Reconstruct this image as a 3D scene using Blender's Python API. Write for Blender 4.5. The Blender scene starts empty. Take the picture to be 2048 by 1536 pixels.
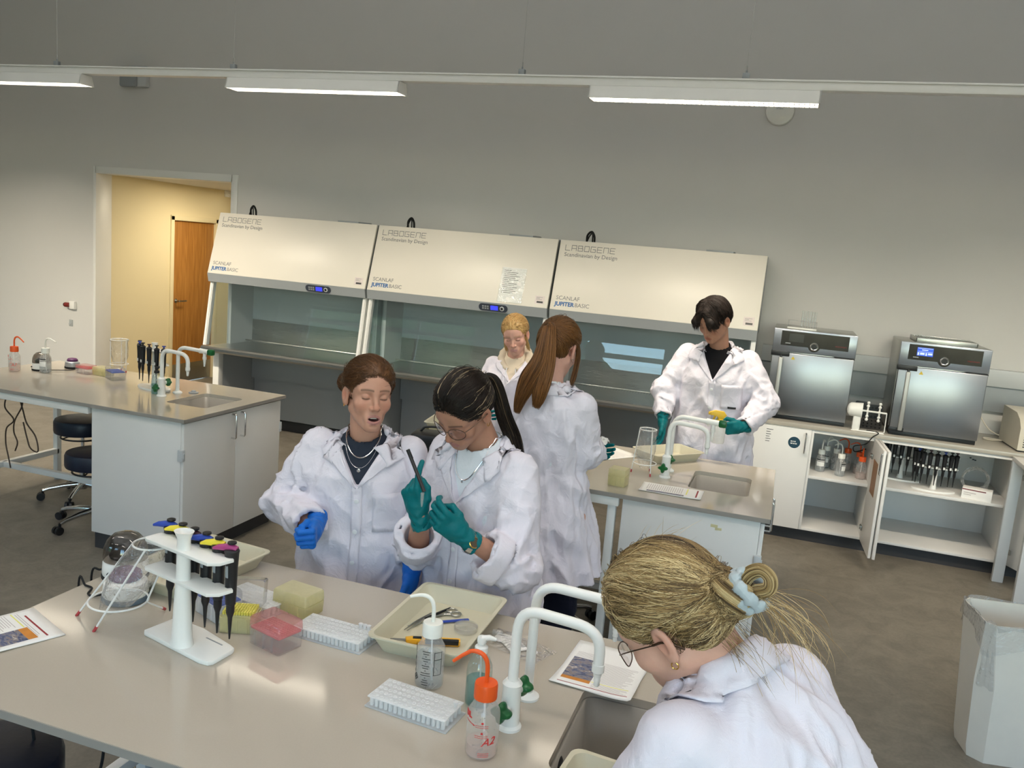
import bpy, bmesh, math, random
import numpy as np
from mathutils import Vector, Matrix, Euler

random.seed(7)
np.random.seed(7)
S = bpy.context.scene
COL = S.collection
PI = math.pi

# ------------------------------------------------------------------ camera, world, exposure
CAM_H = 2.02
F_PX = 1684.5
YAW, PITCH, ROLL = 0.30750798, 0.16089178, -0.083928


def cam_axes():
    cy, sy, cp, sp = math.cos(YAW), math.sin(YAW), math.cos(PITCH), math.sin(PITCH)
    f = Vector((-sy * cp, cy * cp, -sp))
    r0 = Vector((cy, sy, 0))
    d0 = f.cross(r0)
    c, s = math.cos(ROLL), math.sin(ROLL)
    return c * r0 + s * d0, -s * r0 + c * d0, f


_r, _d, _f = cam_axes()
cam = bpy.data.cameras.new('camera')
cam_o = bpy.data.objects.new('camera', cam)
COL.objects.link(cam_o)
cam.sensor_fit = 'HORIZONTAL'
cam.sensor_width = 36.0
cam.lens = F_PX * 36.0 / 2048.0
cam.clip_start = 0.05
cam_o.matrix_world = Matrix(((_r.x, -_d.x, -_f.x, 0), (_r.y, -_d.y, -_f.y, 0), (_r.z, -_d.z, -_f.z, CAM_H), (0, 0, 0, 1)))
S.camera = cam_o
S.cycles.transparent_max_bounces = 32
S.cycles.max_bounces = 10
S.cycles.diffuse_bounces = 5

W = bpy.data.worlds.new('sky')
S.world = W
W.use_nodes = True
nt = W.node_tree
nt.nodes.clear()
sky = nt.nodes.new('ShaderNodeTexSky')
sky.sky_type = 'NISHITA'
sky.sun_disc = False
sky.sun_elevation = math.radians(38)
sky.sun_rotation = math.radians(35)
sky.air_density = 1.5
sky.dust_density = 0.5
sky.ozone_density = 4.0
bg = nt.nodes.new('ShaderNodeBackground')
bg.inputs['Strength'].default_value = 1.75
wo = nt.nodes.new('ShaderNodeOutputWorld')
nt.links.new(sky.outputs[0], bg.inputs['Color'])
nt.links.new(bg.outputs[0], wo.inputs['Surface'])

S.view_settings.view_transform = 'Standard'
S.view_settings.look = 'None'
S.view_settings.gamma = 1.0
S.view_settings.use_curve_mapping = False
S.view_settings.exposure = 0.0
LAMP_WARM = (1.0, 0.88, 0.70)
FILL_UPLIGHT = 26.0  # energy of each added upward fill light
FILL_UP_COL = (0.95, 0.97, 1.0)
LAMP_POWER = 16.0
WASH = 15.5         # each front pendant's asymmetric wall-side output
WASH_TILT = math.radians(30)
LAMP_REAR = 27.0
REAR_COL = (1.0, 0.91, 0.80)     # emission strength of the pendant diffusers
ROOM = dict(x0=-10.5, x1=5.2, y0=-2.6, y1=7.25, h=4.7)


def window_portal(cx, cz, w, h):
    L = bpy.data.lights.new('window_portal', 'AREA')
    L.shape = 'RECTANGLE'
    L.size, L.size_y = w, h
    L.cycles.is_portal = True
    o = bpy.data.objects.new('window_portal', L)
    COL.objects.link(o)
    o.location = (cx, ROOM['y0'] - 0.02, cz)
    o.rotation_euler = (PI / 2, 0, 0)      # -Z of the light points along +Y, into the room
    return o


# ------------------------------------------------------------------ materials
MATS = {}


def _new(name):
    m = bpy.data.materials.new(name)
    m.use_nodes = True
    n = m.node_tree.nodes
    b = n['Principled BSDF']
    return m, n, m.node_tree.links, b


def srgb(r, g, b):
    def f(c):
        c = c / 255.0
        return c / 12.92 if c <= 0.04045 else ((c + 0.055) / 1.055) ** 2.4
    return (f(r), f(g), f(b), 1.0)


def mat(name, col, rough=0.5, metal=0.0, var=0.04, scale=18.0, bump=0.0, bscale=60.0, coat=0.0, spec=0.5, sheen=0.0, sss=0.0,
        stretch=(1, 1, 1), rvar=0.06, emit=None, estr=0.0):
    """principled material whose colour and roughness are modulated by object-space noise"""
    if name in MATS:
        return MATS[name]
    m, n, l, b = _new(name)
    col = tuple(col) + ((1.0,) if len(col) == 3 else ())
    tc = n.new('ShaderNodeTexCoord')
    mp = n.new('ShaderNodeMapping')
    mp.inputs['Scale'].default_value = stretch
    l.new(tc.outputs['Object'], mp.inputs['Vector'])
    nz = n.new('ShaderNodeTexNoise')
    nz.inputs['Scale'].default_value = scale
    nz.inputs['Detail'].default_value = 4
    l.new(mp.outputs[0], nz.inputs['Vector'])
    mx = n.new('ShaderNodeMix')
    mx.data_type = 'RGBA'
    mx.inputs['A'].default_value = tuple(c * (1 - var) for c in col[:3]) + (1,)
    mx.inputs['B'].default_value = tuple(min(1, c * (1 + var)) for c in col[:3]) + (1,)
    l.new(nz.outputs['Fac'], mx.inputs['Factor'])
    l.new(mx.outputs['Result'], b.inputs['Base Color'])
    mr = n.new('ShaderNodeMapRange')
    mr.inputs['To Min'].default_value = max(0.02, rough - rvar)
    mr.inputs['To Max'].default_value = min(1, rough + rvar)
    l.new(nz.outputs['Fac'], mr.inputs['Value'])
    l.new(mr.outputs[0], b.inputs['Roughness'])
    b.inputs['Metallic'].default_value = metal
    b.inputs['Specular IOR Level'].default_value = spec
    b.inputs['Coat Weight'].default_value = coat
    b.inputs['Sheen Weight'].default_value = sheen
    if sss:
        b.inputs['Subsurface Weight'].default_value = sss
        b.inputs['Subsurface Radius'].default_value = (0.01, 0.004, 0.002)
        b.inputs['Subsurface Scale'].default_value = 1.0
    if bump:
        nb = n.new('ShaderNodeTexNoise')
        nb.inputs['Scale'].default_value = bscale
        nb.inputs['Detail'].default_value = 5
        l.new(mp.outputs[0], nb.inputs['Vector'])
        bp = n.new('ShaderNodeBump')
        bp.inputs['Strength'].default_value = bump
        bp.inputs['Distance'].default_value = 0.01
        l.new(nb.outputs['Fac'], bp.inputs['Height'])
        l.new(bp.outputs[0], b.inputs['Normal'])
    if emit:
        b.inputs['Emission Color'].default_value = tuple(emit) + ((1,) if len(emit) == 3 else ())
        b.inputs['Emission Strength'].default_value = estr
    MATS[name] = m
    return m


def clear(name, tint=(0.95, 0.97, 0.97), body=0.06, rough=0.05, gloss=1.0, crinkle=0.0, cscale=40.0, bodycol=(0.9, 0.92, 0.95)):
    """thin clear sheet: see-through, with a grazing-angle sheen and a little milky body"""
    if name in MATS:
        return MATS[name]
    m, n, l, b = _new(name)
    n.remove(b)
    out = n['Material Output']
    tr = n.new('ShaderNodeBsdfTransparent')
    tr.inputs['Color'].default_value = tuple(tint) + (1,)
    gl = n.new('ShaderNodeBsdfGlossy')
    gl.inputs['Roughness'].default_value = rough
    df = n.new('ShaderNodeBsdfDiffuse')
    df.inputs['Color'].default_value = tuple(bodycol) + (1,)
    tl = n.new('ShaderNodeBsdfTranslucent')
    tl.inputs['Color'].default_value = tuple(bodycol) + (1,)
    ad = n.new('ShaderNodeMixShader')
    ad.inputs[0].default_value = 0.5
    l.new(df.outputs[0], ad.inputs[1])
    l.new(tl.outputs[0], ad.inputs[2])
    m1 = n.new('ShaderNodeMixShader')
    l.new(tr.outputs[0], m1.inputs[1])
    l.new(ad.outputs[0], m1.inputs[2])
    tc = n.new('ShaderNodeTexCoord')
    nz = n.new('ShaderNodeTexNoise')
    nz.inputs['Scale'].default_value = cscale
    nz.inputs['Detail'].default_value = 3
    nz.inputs['Distortion'].default_value = 1.5
    l.new(tc.outputs['Object'], nz.inputs['Vector'])
    mr = n.new('ShaderNodeMapRange')
    mr.inputs['To Min'].default_value = max(0, body * 0.9)
    mr.inputs['To Max'].default_value = min(1, body * 1.1)
    l.new(nz.outputs['Fac'], mr.inputs['Value'])
    l.new(mr.outputs[0], m1.inputs[0])
    fr = n.new('ShaderNodeLayerWeight')
    fr.inputs['Blend'].default_value = 0.5
    if crinkle:
        bp = n.new('ShaderNodeBump')
        bp.inputs['Strength'].default_value = crinkle
        bp.inputs['Distance'].default_value = 0.02
        l.new(nz.outputs['Fac'], bp.inputs['Height'])
        l.new(bp.outputs[0], gl.inputs['Normal'])
        l.new(bp.outputs[0], fr.inputs['Normal'])
    pw = n.new('ShaderNodeMath')
    pw.operation = 'POWER'
    pw.inputs[1].default_value = 4.0
    l.new(fr.outputs['Facing'], pw.inputs[0])
    ml = n.new('ShaderNodeMath')
    ml.operation = 'MULTIPLY_ADD'
    ml.inputs[1].default_value = min(.8, .6 * gloss)
    ml.inputs[2].default_value = .04 * gloss
    l.new(pw.outputs[0], ml.inputs[0])
    m2 = n.new('ShaderNodeMixShader')
    l.new(ml.outputs[0], m2.inputs[0])
    l.new(m1.outputs[0], m2.inputs[1])
    l.new(gl.outputs[0], m2.inputs[2])
    l.new(m2.outputs[0], out.inputs['Surface'])
    MATS[name] = m
    return m


def emat(name, col, strength):
    if name in MATS:
        return MATS[name]
    m, n, l, b = _new(name)
    n.remove(b)
    e = n.new('ShaderNodeEmission')
    e.inputs['Color'].default_value = tuple(col) + (1,)
    e.inputs['Strength'].default_value = strength
    l.new(e.outputs[0], n['Material Output'].inputs['Surface'])
    MATS[name] = m
    return m


# ------------------------------------------------------------------ mesh builder
class MB:
    def __init__(self):
        self.v, self.f, self.mi = [], [], []

    def _add(self, vs, fs, m=0, M=None):
        o = len(self.v)
        if M is not None:
            vs = [M @ Vector(p) for p in vs]
        self.v.extend([tuple(p) for p in vs])
        for f in fs:
            self.f.append(tuple(i + o for i in f))
            self.mi.append(m)
        return self

    def bm(self, b, m=0, M=None):
        b.verts.ensure_lookup_table()
        b.verts.index_update()
        self._add([v.co.copy() for v in b.verts], [[v.index for v in f.verts] for f in b.faces], m, M)
        b.free()
        return self

    def box(self, c, s, bev=0.0, seg=2, m=0, M=None, rot=None):
        b = bmesh.new()
        bmesh.ops.create_cube(b, size=1.0)
        for v in b.verts:
            v.co = Vector((v.co.x * s[0], v.co.y * s[1], v.co.z * s[2]))
        if bev:
            bmesh.ops.bevel(b, geom=b.edges[:], offset=bev, segments=seg, affect='EDGES', profile=0.5)
        T = Matrix.Translation(c)
        if rot:
            T = T @ Euler(rot).to_matrix().to_4x4()
        if M is not None:
            T = M @ T
        return self.bm(b, m, T)

    def b2(self, x0, x1, y0, y1, z0, z1, bev=0.0, m=0, M=None, seg=2):
        return self.box(((x0 + x1) / 2, (y0 + y1) / 2, (z0 + z1) / 2), (abs(x1 - x0), abs(y1 - y0), abs(z1 - z0)), bev, seg, m, M)

    def lathe(self, prof, c=(0, 0, 0), seg=24, m=0, M=None, capb=True, capt=True, rx=1.0, ry=1.0):
        """prof: list of (r, z)"""
        vs, fs = [], []
        for r, z in prof:
            for k in range(seg):
                a = 2 * PI * k / seg
                vs.append((c[0] + r * rx * math.cos(a), c[1] + r * ry * math.sin(a), c[2] + z))
        for i in range(len(prof) - 1):
            for k in range(seg):
                a, b = i * seg + k, i * seg + (k + 1) % seg
                fs.append((a, b, b + seg, a + seg))
        if capb:
            fs.append(tuple(reversed(range(seg))))
        if capt:
            fs.append(tuple(range((len(prof) - 1) * seg, len(prof) * seg)))
        return self._add(vs, fs, m, M)

    def cyl(self, p0, p1, r0, r1=None, seg=16, m=0, M=None, cap=True):
        p0, p1 = Vector(p0), Vector(p1)
        r1 = r0 if r1 is None else r1
        d = p1 - p0
        q = d.to_track_quat('Z', 'Y').to_matrix().to_4x4()
        T = Matrix.Translation(p0) @ q
        if M is not None:
            T = M @ T
        return self.lathe([(r0, 0), (r1, d.length)], seg=seg, m=m, M=T, capb=cap, capt=cap)

    def tube(self, pts, r, seg=10, m=0, M=None, closed=False, cap=True):
        pts = [Vector(p) for p in pts]
        n = len(pts)
        rr = r if isinstance(r, (list, tuple)) else [r] * n
        vs, fs = [], []
        up = None
        for i in range(n):
            if closed:
                t = (pts[(i + 1) % n] - pts[i - 1]).normalized()
            else:
                t = (pts[min(i + 1, n - 1)] - pts[max(i - 1, 0)])
                t = t.normalized() if t.length > 1e-9 else Vector((0, 0, 1))
            if up is None:
                up = Vector((0, 0, 1)) if abs(t.z) < 0.9 else Vector((1, 0, 0))
            up = (up - t * up.dot(t))
            up = up.normalized() if up.length > 1e-6 else t.orthogonal().normalized()
            w = t.cross(up)
            for k in range(seg):
                a = 2 * PI * k / seg
                vs.append(pts[i] + (up * math.cos(a) + w * math.sin(a)) * rr[i])
        for i in range(n if closed else n - 1):
            j = (i + 1) % n
            for k in range(seg):
                k2 = (k + 1) % seg
                fs.append((i * seg + k, j * seg + k, j * seg + k2, i * seg + k2))
        if cap and not closed:
            fs.append(tuple(range(seg)))
            fs.append(tuple(reversed(range((n - 1) * seg, n * seg))))
        return self._add(vs, fs, m, M)

    def prism(self, poly, z0, z1, m=0, M=None, bev=0.0):
        """poly: CCW list of (x, y)"""
        b = bmesh.new()
        lo = [b.verts.new((x, y, z0)) for x, y in poly]
        hi = [b.verts.new((x, y, z1)) for x, y in poly]
        n = len(poly)
        b.faces.new(list(reversed(lo)))
        b.faces.new(hi)
        for i in range(n):
            b.faces.new((lo[i], lo[(i + 1) % n], hi[(i + 1) % n], hi[i]))
        if bev:
            es = [e for e in b.edges if abs(e.verts[0].co.z - e.verts[1].co.z) < 1e-6]
            bmesh.ops.bevel(b, geom=es, offset=bev, segments=2, affect='EDGES', profile=0.5)
        return self.bm(b, m, M)

    def grid(self, fn, nu, nv, m=0, M=None, closeu=False):
        vs = [fn(i / (nu if closeu else nu - 1), j / (nv - 1)) for i in range(nu) for j in range(nv)]
        fs = []
        for i in range(nu if closeu else nu - 1):
            i2 = (i + 1) % nu
            for j in range(nv - 1):
                fs.append((i * nv + j, i2 * nv + j, i2 * nv + j + 1, i * nv + j + 1))
        return self._add(vs, fs, m, M)

    def sphere(self, c, r, seg=16, rings=10, m=0, M=None, sc=(1, 1, 1)):
        pr = [(max(1e-5, math.sin(PI * i / rings)), -math.cos(PI * i / rings)) for i in range(rings + 1)]
        T = Matrix.Translation(c) @ Matrix.Diagonal((r * sc[0], r * sc[1], r * sc[2], 1))
        if M is not None:
            T = M @ T
        return self.lathe(pr, seg=seg, m=m, M=T)

    def mesh(self, name):
        me = bpy.data.meshes.new(name)
        me.from_pydata(self.v, [], self.f)
        return me


def part(name, mb, mats, parent=None, label=None, angle=40, flat=False, solid=0.0, recalc=True):
    me = mb.mesh(name)
    if not isinstance(mats, (list, tuple)):
        mats = [mats]
    for mm in mats:
        me.materials.append(mm)
    if len(mats) > 1:
        me.polygons.foreach_set('material_index', mb.mi)
    if recalc:
        b = bmesh.new()
        b.from_mesh(me)
        bmesh.ops.recalc_face_normals(b, faces=b.faces[:])
        b.to_mesh(me)
        b.free()
    if not flat:
        me.polygons.foreach_set('use_smooth', [True] * len(me.polygons))
        me.set_sharp_from_angle(angle=math.radians(angle))
    o = bpy.data.objects.new(name, me)
    COL.objects.link(o)
    if parent is not None:
        o.parent = parent
    if label:
        o['label'] = label
    if solid:
        md = o.modifiers.new('solid', 'SOLIDIFY')
        md.thickness = solid
        md.offset = 0
    return o


def tag(o, label, cat, group=None):
    o['label'] = label
    o['category'] = cat
    if group:
        o['group'] = group
    return o


def thing(name, label, cat, loc=(0, 0, 0), rz=0.0, group=None):
    o = bpy.data.objects.new(name, None)
    o.empty_display_size = 0.05
    COL.objects.link(o)
    o.location = loc
    o.rotation_euler = (0, 0, rz)
    return tag(o, label, cat, group)


def struct(name, mb, m, parent=None, **k):
    o = part(name, mb, m, parent, **k)
    if parent is None:
        o['kind'] = 'structure'
    return o


def dup(root, loc, rz=None, label=None, group=None):
    def cp(o, par):
        c = o.copy()
        COL.objects.link(c)
        if par is not None:
            c.parent = par
        for ch in list(o.children):
            cp(ch, c)
        return c
    r = cp(root, None)
    r.location = loc
    if rz is not None:
        r.rotation_euler = (0, 0, rz)
    if label:
        r['label'] = label
    if group:
        r['group'] = group
    return r


def text_mb(body, size, M=None, align='LEFT', bold=0.0, ext=0.0006):
    """flat lettering as mesh, lying in local XY, baseline on y=0"""
    cu = bpy.data.curves.new('t', 'FONT')
    cu.body = body
    cu.size = size
    cu.align_x = align
    cu.extrude = ext
    cu.offset = bold
    cu.resolution_u = 3
    o = bpy.data.objects.new('t', cu)
    COL.objects.link(o)
    dg = bpy.context.evaluated_depsgraph_get()
    me = bpy.data.meshes.new_from_object(o.evaluated_get(dg))
    mb = MB()
    mb._add([v.co.copy() for v in me.vertices], [tuple(p.vertices) for p in me.polygons], 0, M)
    bpy.data.objects.remove(o)
    bpy.data.curves.remove(cu)
    bpy.data.meshes.remove(me)
    return mb


def frame(o, x, y):
    """4x4 from origin and two in-plane axes"""
    x = Vector(x).normalized()
    y = Vector(y).normalized()
    z = x.cross(y).normalized()
    y = z.cross(x)
    return Matrix(((x.x, y.x, z.x, o[0]), (x.y, y.y, z.y, o[1]), (x.z, y.z, z.z, o[2]), (0, 0, 0, 1)))


def rrect(w, h, r, n=5, cx=0.0, cy=0.0):
    out = []
    for sx, sy, a0 in ((1, 1, 0), (-1, 1, 90), (-1, -1, 180), (1, -1, 270)):
        for k in range(n + 1):
            a = math.radians(a0 + 90 * k / n)
            out.append((cx + sx * (w / 2 - r) + r * math.cos(a), cy + sy * (h / 2 - r) + r * math.sin(a)))
    return out


def bez(p0, p1, p2, p3, n=12):
    p0, p1, p2, p3 = map(Vector, (p0, p1, p2, p3))
    return [p0 * (1 - t) ** 3 + p1 * 3 * t * (1 - t) ** 2 + p2 * 3 * t * t * (1 - t) + p3 * t ** 3 for t in [i / n for i in range(n + 1)]]


def spline(pts, n=8):
    """Catmull-Rom through pts"""
    P = [Vector(p) for p in pts]
    P = [P[0] * 2 - P[1]] + P + [P[-1] * 2 - P[-2]]
    out = []
    for i in range(1, len(P) - 2):
        a, b, c, d = P[i - 1], P[i], P[i + 1], P[i + 2]
        for k in range(n):
            t = k / n
            out.append(0.5 * ((2 * b) + (c - a) * t + (2 * a - 5 * b + 4 * c - d) * t * t + (3 * b - a - 3 * c + d) * t ** 3))
    out.append(P[-2])
    return out
# ------------------------------------------------------------------ shared materials
M_wall = mat('painted_wall', srgb(214, 212, 208), 0.85, var=0.015, scale=6, bump=0.05, bscale=180)
M_corr = mat('cream_wall', srgb(228, 214, 176), 0.85, var=0.015, scale=6)
M_white = mat('white_laminate', srgb(226, 224, 220), 0.42, var=0.012, scale=8)
M_whitemetal = mat('white_powdercoat', srgb(232, 231, 227), 0.38, var=0.012)
M_steelwhite = mat('pale_grey_metal', srgb(196, 199, 200), 0.4, var=0.015)
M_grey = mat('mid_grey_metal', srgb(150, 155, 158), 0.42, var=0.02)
M_plinth = mat('dark_plinth', srgb(52, 52, 54), 0.55, var=0.05)
M_black = mat('black_plastic', srgb(22, 22, 25), 0.4, var=0.08)
M_blackrub = mat('black_rubber', srgb(16, 16, 17), 0.75, var=0.1)
M_steel = mat('brushed_steel', srgb(176, 176, 172), 0.30, metal=1.0, var=0.04, stretch=(1, 60, 60), scale=6, rvar=0.08)
M_steelv = mat('brushed_steel_door', srgb(158, 160, 164), 0.34, metal=1.0, var=0.03, stretch=(60, 60, 1), scale=5, rvar=0.05)
M_chrome = mat('chrome', srgb(225, 225, 225), 0.08, metal=1.0, var=0.01, rvar=0.02)
M_plast = mat('white_plastic', srgb(238, 237, 232), 0.35, var=0.012)
M_top = mat('worktop_stone', srgb(184, 175, 161), 0.10, var=0.035, scale=240, rvar=0.03, spec=0.5)
M_topedge = mat('worktop_edge', srgb(150, 145, 138), 0.4, var=0.03)
M_sink = mat('sink_composite', srgb(150, 144, 135), 0.38, var=0.03, scale=160)
M_green = mat('green_tap_handle', srgb(12, 92, 44), 0.3, var=0.05)
M_navy = mat('navy_vinyl', srgb(18, 26, 46), 0.42, var=0.05, bump=0.05)
M_oak = None


def wood():
    m, n, l, b = _new('oak_veneer')
    tc = n.new('ShaderNodeTexCoord')
    mp = n.new('ShaderNodeMapping')
    mp.inputs['Scale'].default_value = (14, 14, 0.9)
    l.new(tc.outputs['Object'], mp.inputs['Vector'])
    nz = n.new('ShaderNodeTexNoise')
    nz.inputs['Scale'].default_value = 3
    nz.inputs['Detail'].default_value = 6
    nz.inputs['Distortion'].default_value = 0.6
    l.new(mp.outputs[0], nz.inputs['Vector'])
    cr = n.new('ShaderNodeValToRGB')
    cr.color_ramp.elements[0].position = 0.3
    cr.color_ramp.elements[0].color = srgb(150, 98, 42)
    cr.color_ramp.elements[1].position = 0.75
    cr.color_ramp.elements[1].color = srgb(186, 132, 66)
    l.new(nz.outputs['Fac'], cr.inputs[0])
    l.new(cr.outputs[0], b.inputs['Base Color'])
    b.inputs['Roughness'].default_value = 0.4
    return m


M_oak = wood()


def lino():
    m, n, l, b = _new('marbled_lino')
    tc = n.new('ShaderNodeTexCoord')
    a = n.new('ShaderNodeTexNoise')
    a.inputs['Scale'].default_value = 5.5
    a.inputs['Detail'].default_value = 8
    a.inputs['Roughness'].default_value = 0.65
    a.inputs['Distortion'].default_value = 0.8
    l.new(tc.outputs['Object'], a.inputs['Vector'])
    c = n.new('ShaderNodeTexNoise')
    c.inputs['Scale'].default_value = 60
    c.inputs['Detail'].default_value = 4
    l.new(tc.outputs['Object'], c.inputs['Vector'])
    mx = n.new('ShaderNodeMath')
    mx.operation = 'MULTIPLY_ADD'
    mx.inputs[1].default_value = 0.35
    l.new(c.outputs['Fac'], mx.inputs[0])
    l.new(a.outputs['Fac'], mx.inputs[2])
    cr = n.new('ShaderNodeValToRGB')
    cr.color_ramp.elements[0].position = 0.45
    cr.color_ramp.elements[0].color = srgb(104, 98, 88)
    cr.color_ramp.elements[1].position = 0.95
    cr.color_ramp.elements[1].color = srgb(134, 127, 115)
    l.new(mx.outputs[0], cr.inputs[0])
    l.new(cr.outputs[0], b.inputs['Base Color'])
    b.inputs['Roughness'].default_value = 0.48
    b.inputs['Specular IOR Level'].default_value = 0.4
    return m


M_floor = lino()
M_glass = clear('pane_glass', tint=(0.93, 0.96, 0.96), body=0.004, rough=0.0)
M_sash = clear('sash_glass', tint=(0.93, 0.955, 0.955), body=0.012, rough=0.0, gloss=.75, bodycol=(0.5, 0.56, 0.58))

# ------------------------------------------------------------------ room shell
R = ROOM
OX0, OX1, OZ = -7.08, -5.375, 2.432     # doorway opening in the far wall
mb = MB()
mb.b2(R['x0'] - .2, R['x1'] + .2, R['y0'] - .3, 12.2, -0.12, 0.0)
struct('floor', mb, M_floor)
mb = MB()
mb.b2(R['x0'] - .2, OX0, R['y1'], R['y1'] + 0.2, 0, R['h'])
mb.b2(OX1, R['x1'] + .2, R['y1'], R['y1'] + 0.2, 0, R['h'])
mb.b2(OX0, OX1, R['y1'], R['y1'] + 0.2, OZ, R['h'])
struct('wall_back', mb, M_wall)
mb = MB()
mb.b2(R['x0'] - .2, R['x0'], R['y0'], R['y1'], 0, R['h'])
struct('wall_left', mb, M_wall)
mb = MB()
mb.b2(R['x1'], R['x1'] + .2, R['y0'], R['y1'], 0, R['h'])
struct('wall_right', mb, M_wall)
mb = MB()
mb.b2(R['x0'] - .2, R['x1'] + .2, R['y0'] - .3, R['y1'] + .2, R['h'], R['h'] + .15)
struct('ceiling', mb, M_wall)
# window wall behind the photographer
WINS = [(-9.8, -5.9), (-3.75, -2.05), (-0.6, 1.4), (2.2, 4.6)]
WZ0, WZ1 = 0.95, 3.22
SILL = [0.95, 2.60, 0.95, 0.95]
mb = MB()
ya, yb = R['y0'] - 0.25, R['y0']
xs = [R['x0'] - .2] + [v for w in WINS for v in w] + [R['x1'] + .2]
for i in range(0, len(xs), 2):
    mb.b2(xs[i], xs[i + 1], ya, yb, WZ0, WZ1)
mb.b2(R['x0'] - .2, R['x1'] + .2, ya, yb, 0, WZ0)
mb.b2(WINS[1][0], WINS[1][1], ya, yb, WZ0, SILL[1])
mb.b2(R['x0'] - .2, R['x1'] + .2, ya, yb, WZ1, R['h'])
struct('wall_front', mb, M_wall)
for i, (a, c) in enumerate(WINS):
    mb = MB()
    WZ0 = SILL[i]
    yf = R['y0'] - 0.14
    for (u0, u1, z0, z1) in ((a, a + .06, WZ0, WZ1), (c - .06, c, WZ0, WZ1), (a, c, WZ0, WZ0 + .06), (a, c, WZ1 - .06, WZ1), (a, c, 2.87, 2.96)):
        mb.b2(u0, u1, yf - .03, yf + .03, z0, z1, bev=0.004)
    k = max(1, int(round((c - a) / 1.2)))
    for q in range(1, k):
        xq = a + (c - a) * q / k
        mb.b2(xq - .03, xq + .03, yf - .03, yf + .03, WZ0, WZ1)
    w = struct('window_%d' % (i + 1), mb, M_whitemetal)
    mp = MB()
    mp.b2(a, c, yf - .004, yf + .004, WZ0, WZ1)
    part('pane', mp, M_glass, w)
    window_portal((a + c) / 2, (WZ0 + WZ1) / 2, c - a, WZ1 - WZ0)
# grass outside: level lawn and a bank to the left
M_grass = mat('grass', srgb(80, 96, 52), 0.9, var=0.35, scale=2.5, bump=0.6, bscale=9)
mb = MB()


def bank(u, v):
    x = -34 + 60 * u
    y = R['y0'] - 0.6 - 30 * v
    s = min(1, max(0, (-2.0 - x) / 6.0))
    t = min(1, max(0, (-y - 4.0) / 12.0))
    h = -0.15 + 6.8 * (s * s * (3 - 2 * s)) * (t * t * (3 - 2 * t)) + 0.12 * math.sin(x * 1.3 + y) * t
    return (x, y, h)


mb.grid(bank, 40, 30)
o = part('lawn', mb, M_grass)
o['kind'] = 'structure'

# corridor behind the doorway
mb = MB()
cx = OX0
mb.b2(cx - .15, cx, R['y1'] + .2, 8.39, 0, 2.6)
mb.b2(cx - .15, cx, 9.27, 12.0, 0, 2.6)
mb.b2(cx - .15, cx, 8.39, 9.27, 2.05, 2.6)
struct('wall_corridor_left', mb, M_corr)
mb = MB()
mb.b2(-4.9, -4.75, R['y1'] + .2, 12.0, 0, 2.6)
struct('wall_corridor_right', mb, M_corr)
mb = MB()
mb.b2(cx - .15, -4.75, 11.9, 12.05, 0, 2.6)
struct('wall_corridor_end', mb, M_corr)
mb = MB()
mb.b2(cx - .15, -4.75, R['y1'] + .2, 12.05, 2.43, 2.58)
struct('ceiling_corridor', mb, M_wall)
# doorway lining of the opening
mb = MB()
t = 0.012
mb.b2(OX1 - .012, OX1 + .062, R['y1'] - t, R['y1'] + .21, 0, OZ + .062, bev=.003)
mb.b2(OX0 - .025, OX0 + .012, R['y1'] - t, R['y1'] + .21, 0, OZ + .062, bev=.003)
mb.b2(OX0, OX1, R['y1'] - t, R['y1'] + .21, OZ - .01, OZ + .062, bev=.003)
struct('trim_1', mb, M_whitemetal)
# oak door in the corridor's left wall
mb = MB()
for (ya_, yb_, za_, zb_) in ((8.39, 8.445, 0, 2.05), (9.215, 9.27, 0, 2.05), (8.39, 9.27, 2.0, 2.06)):
    mb.b2(cx - .12, cx + .018, ya_, yb_, za_, zb_, bev=.003)
struct('trim_2', mb, M_corr)
mb = MB()
mb.b2(cx - .06, cx - .02, 8.445, 9.215, 0.008, 2.0, bev=.003)
dr = struct('door_1', mb, M_oak)
mb = MB()
mb.b2(cx - .022, cx - .014, 8.46, 9.20, 0.01, 0.24, bev=.002)
part('kick_plate', mb, M_steel, dr)
mb = MB()
mb.cyl((cx - .02, 8.53, 1.03), (cx + .04, 8.53, 1.03), .011)
mb.cyl((cx + .04, 8.525, 1.03), (cx + .04, 8.65, 1.03), .009)
mb.lathe([(.026, 0), (.026, .006)], seg=20, M=Matrix.Translation((cx - .02, 8.53, 1.03)) @ Matrix.Rotation(PI / 2, 4, 'Y'))
part('handle', mb, M_steel, dr)
# corridor downlight and sensor
lt = thing('ceiling_spotlight', 'round flush spotlight glowing in the corridor ceiling beyond the doorway', 'spotlight', (-6.72, 9.25, 2.43))
mb = MB()
mb.lathe([(.095, -.008), (.11, -.004), (.11, 0), (.088, 0)], seg=28, capb=False, capt=False)
part('ring', mb, M_whitemetal, lt)
mb = MB()
mb.lathe([(.088, -.004), (.088, -.002)], seg=28)
part('diffuser', mb, emat('downlight_glow', (1.0, 0.93, 0.72), 9.0), lt)
L = bpy.data.lights.new('corridor_lamp', 'AREA')
L.shape = 'DISK'
L.size = .5
L.energy = 30
L.color = (1.0, .88, .66)
lo = bpy.data.objects.new('corridor_lamp', L)
COL.objects.link(lo)
lo.location = (-6.1, 8.4, 2.41)
sn = thing('motion_sensor', 'small white sensor box high on corridor wall past the doorway', 'sensor', (OX0 + .02, 9.42, 2.39))
mb = MB()
mb.box((0, 0, 0), (.04, .09, .085), .008)
part('housing', mb, M_whitemetal, sn)
mb = MB()
mb.sphere((.02, 0, -.008), .024, sc=(.5, 1, .8))
part('lens', mb, M_plast, sn)

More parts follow.
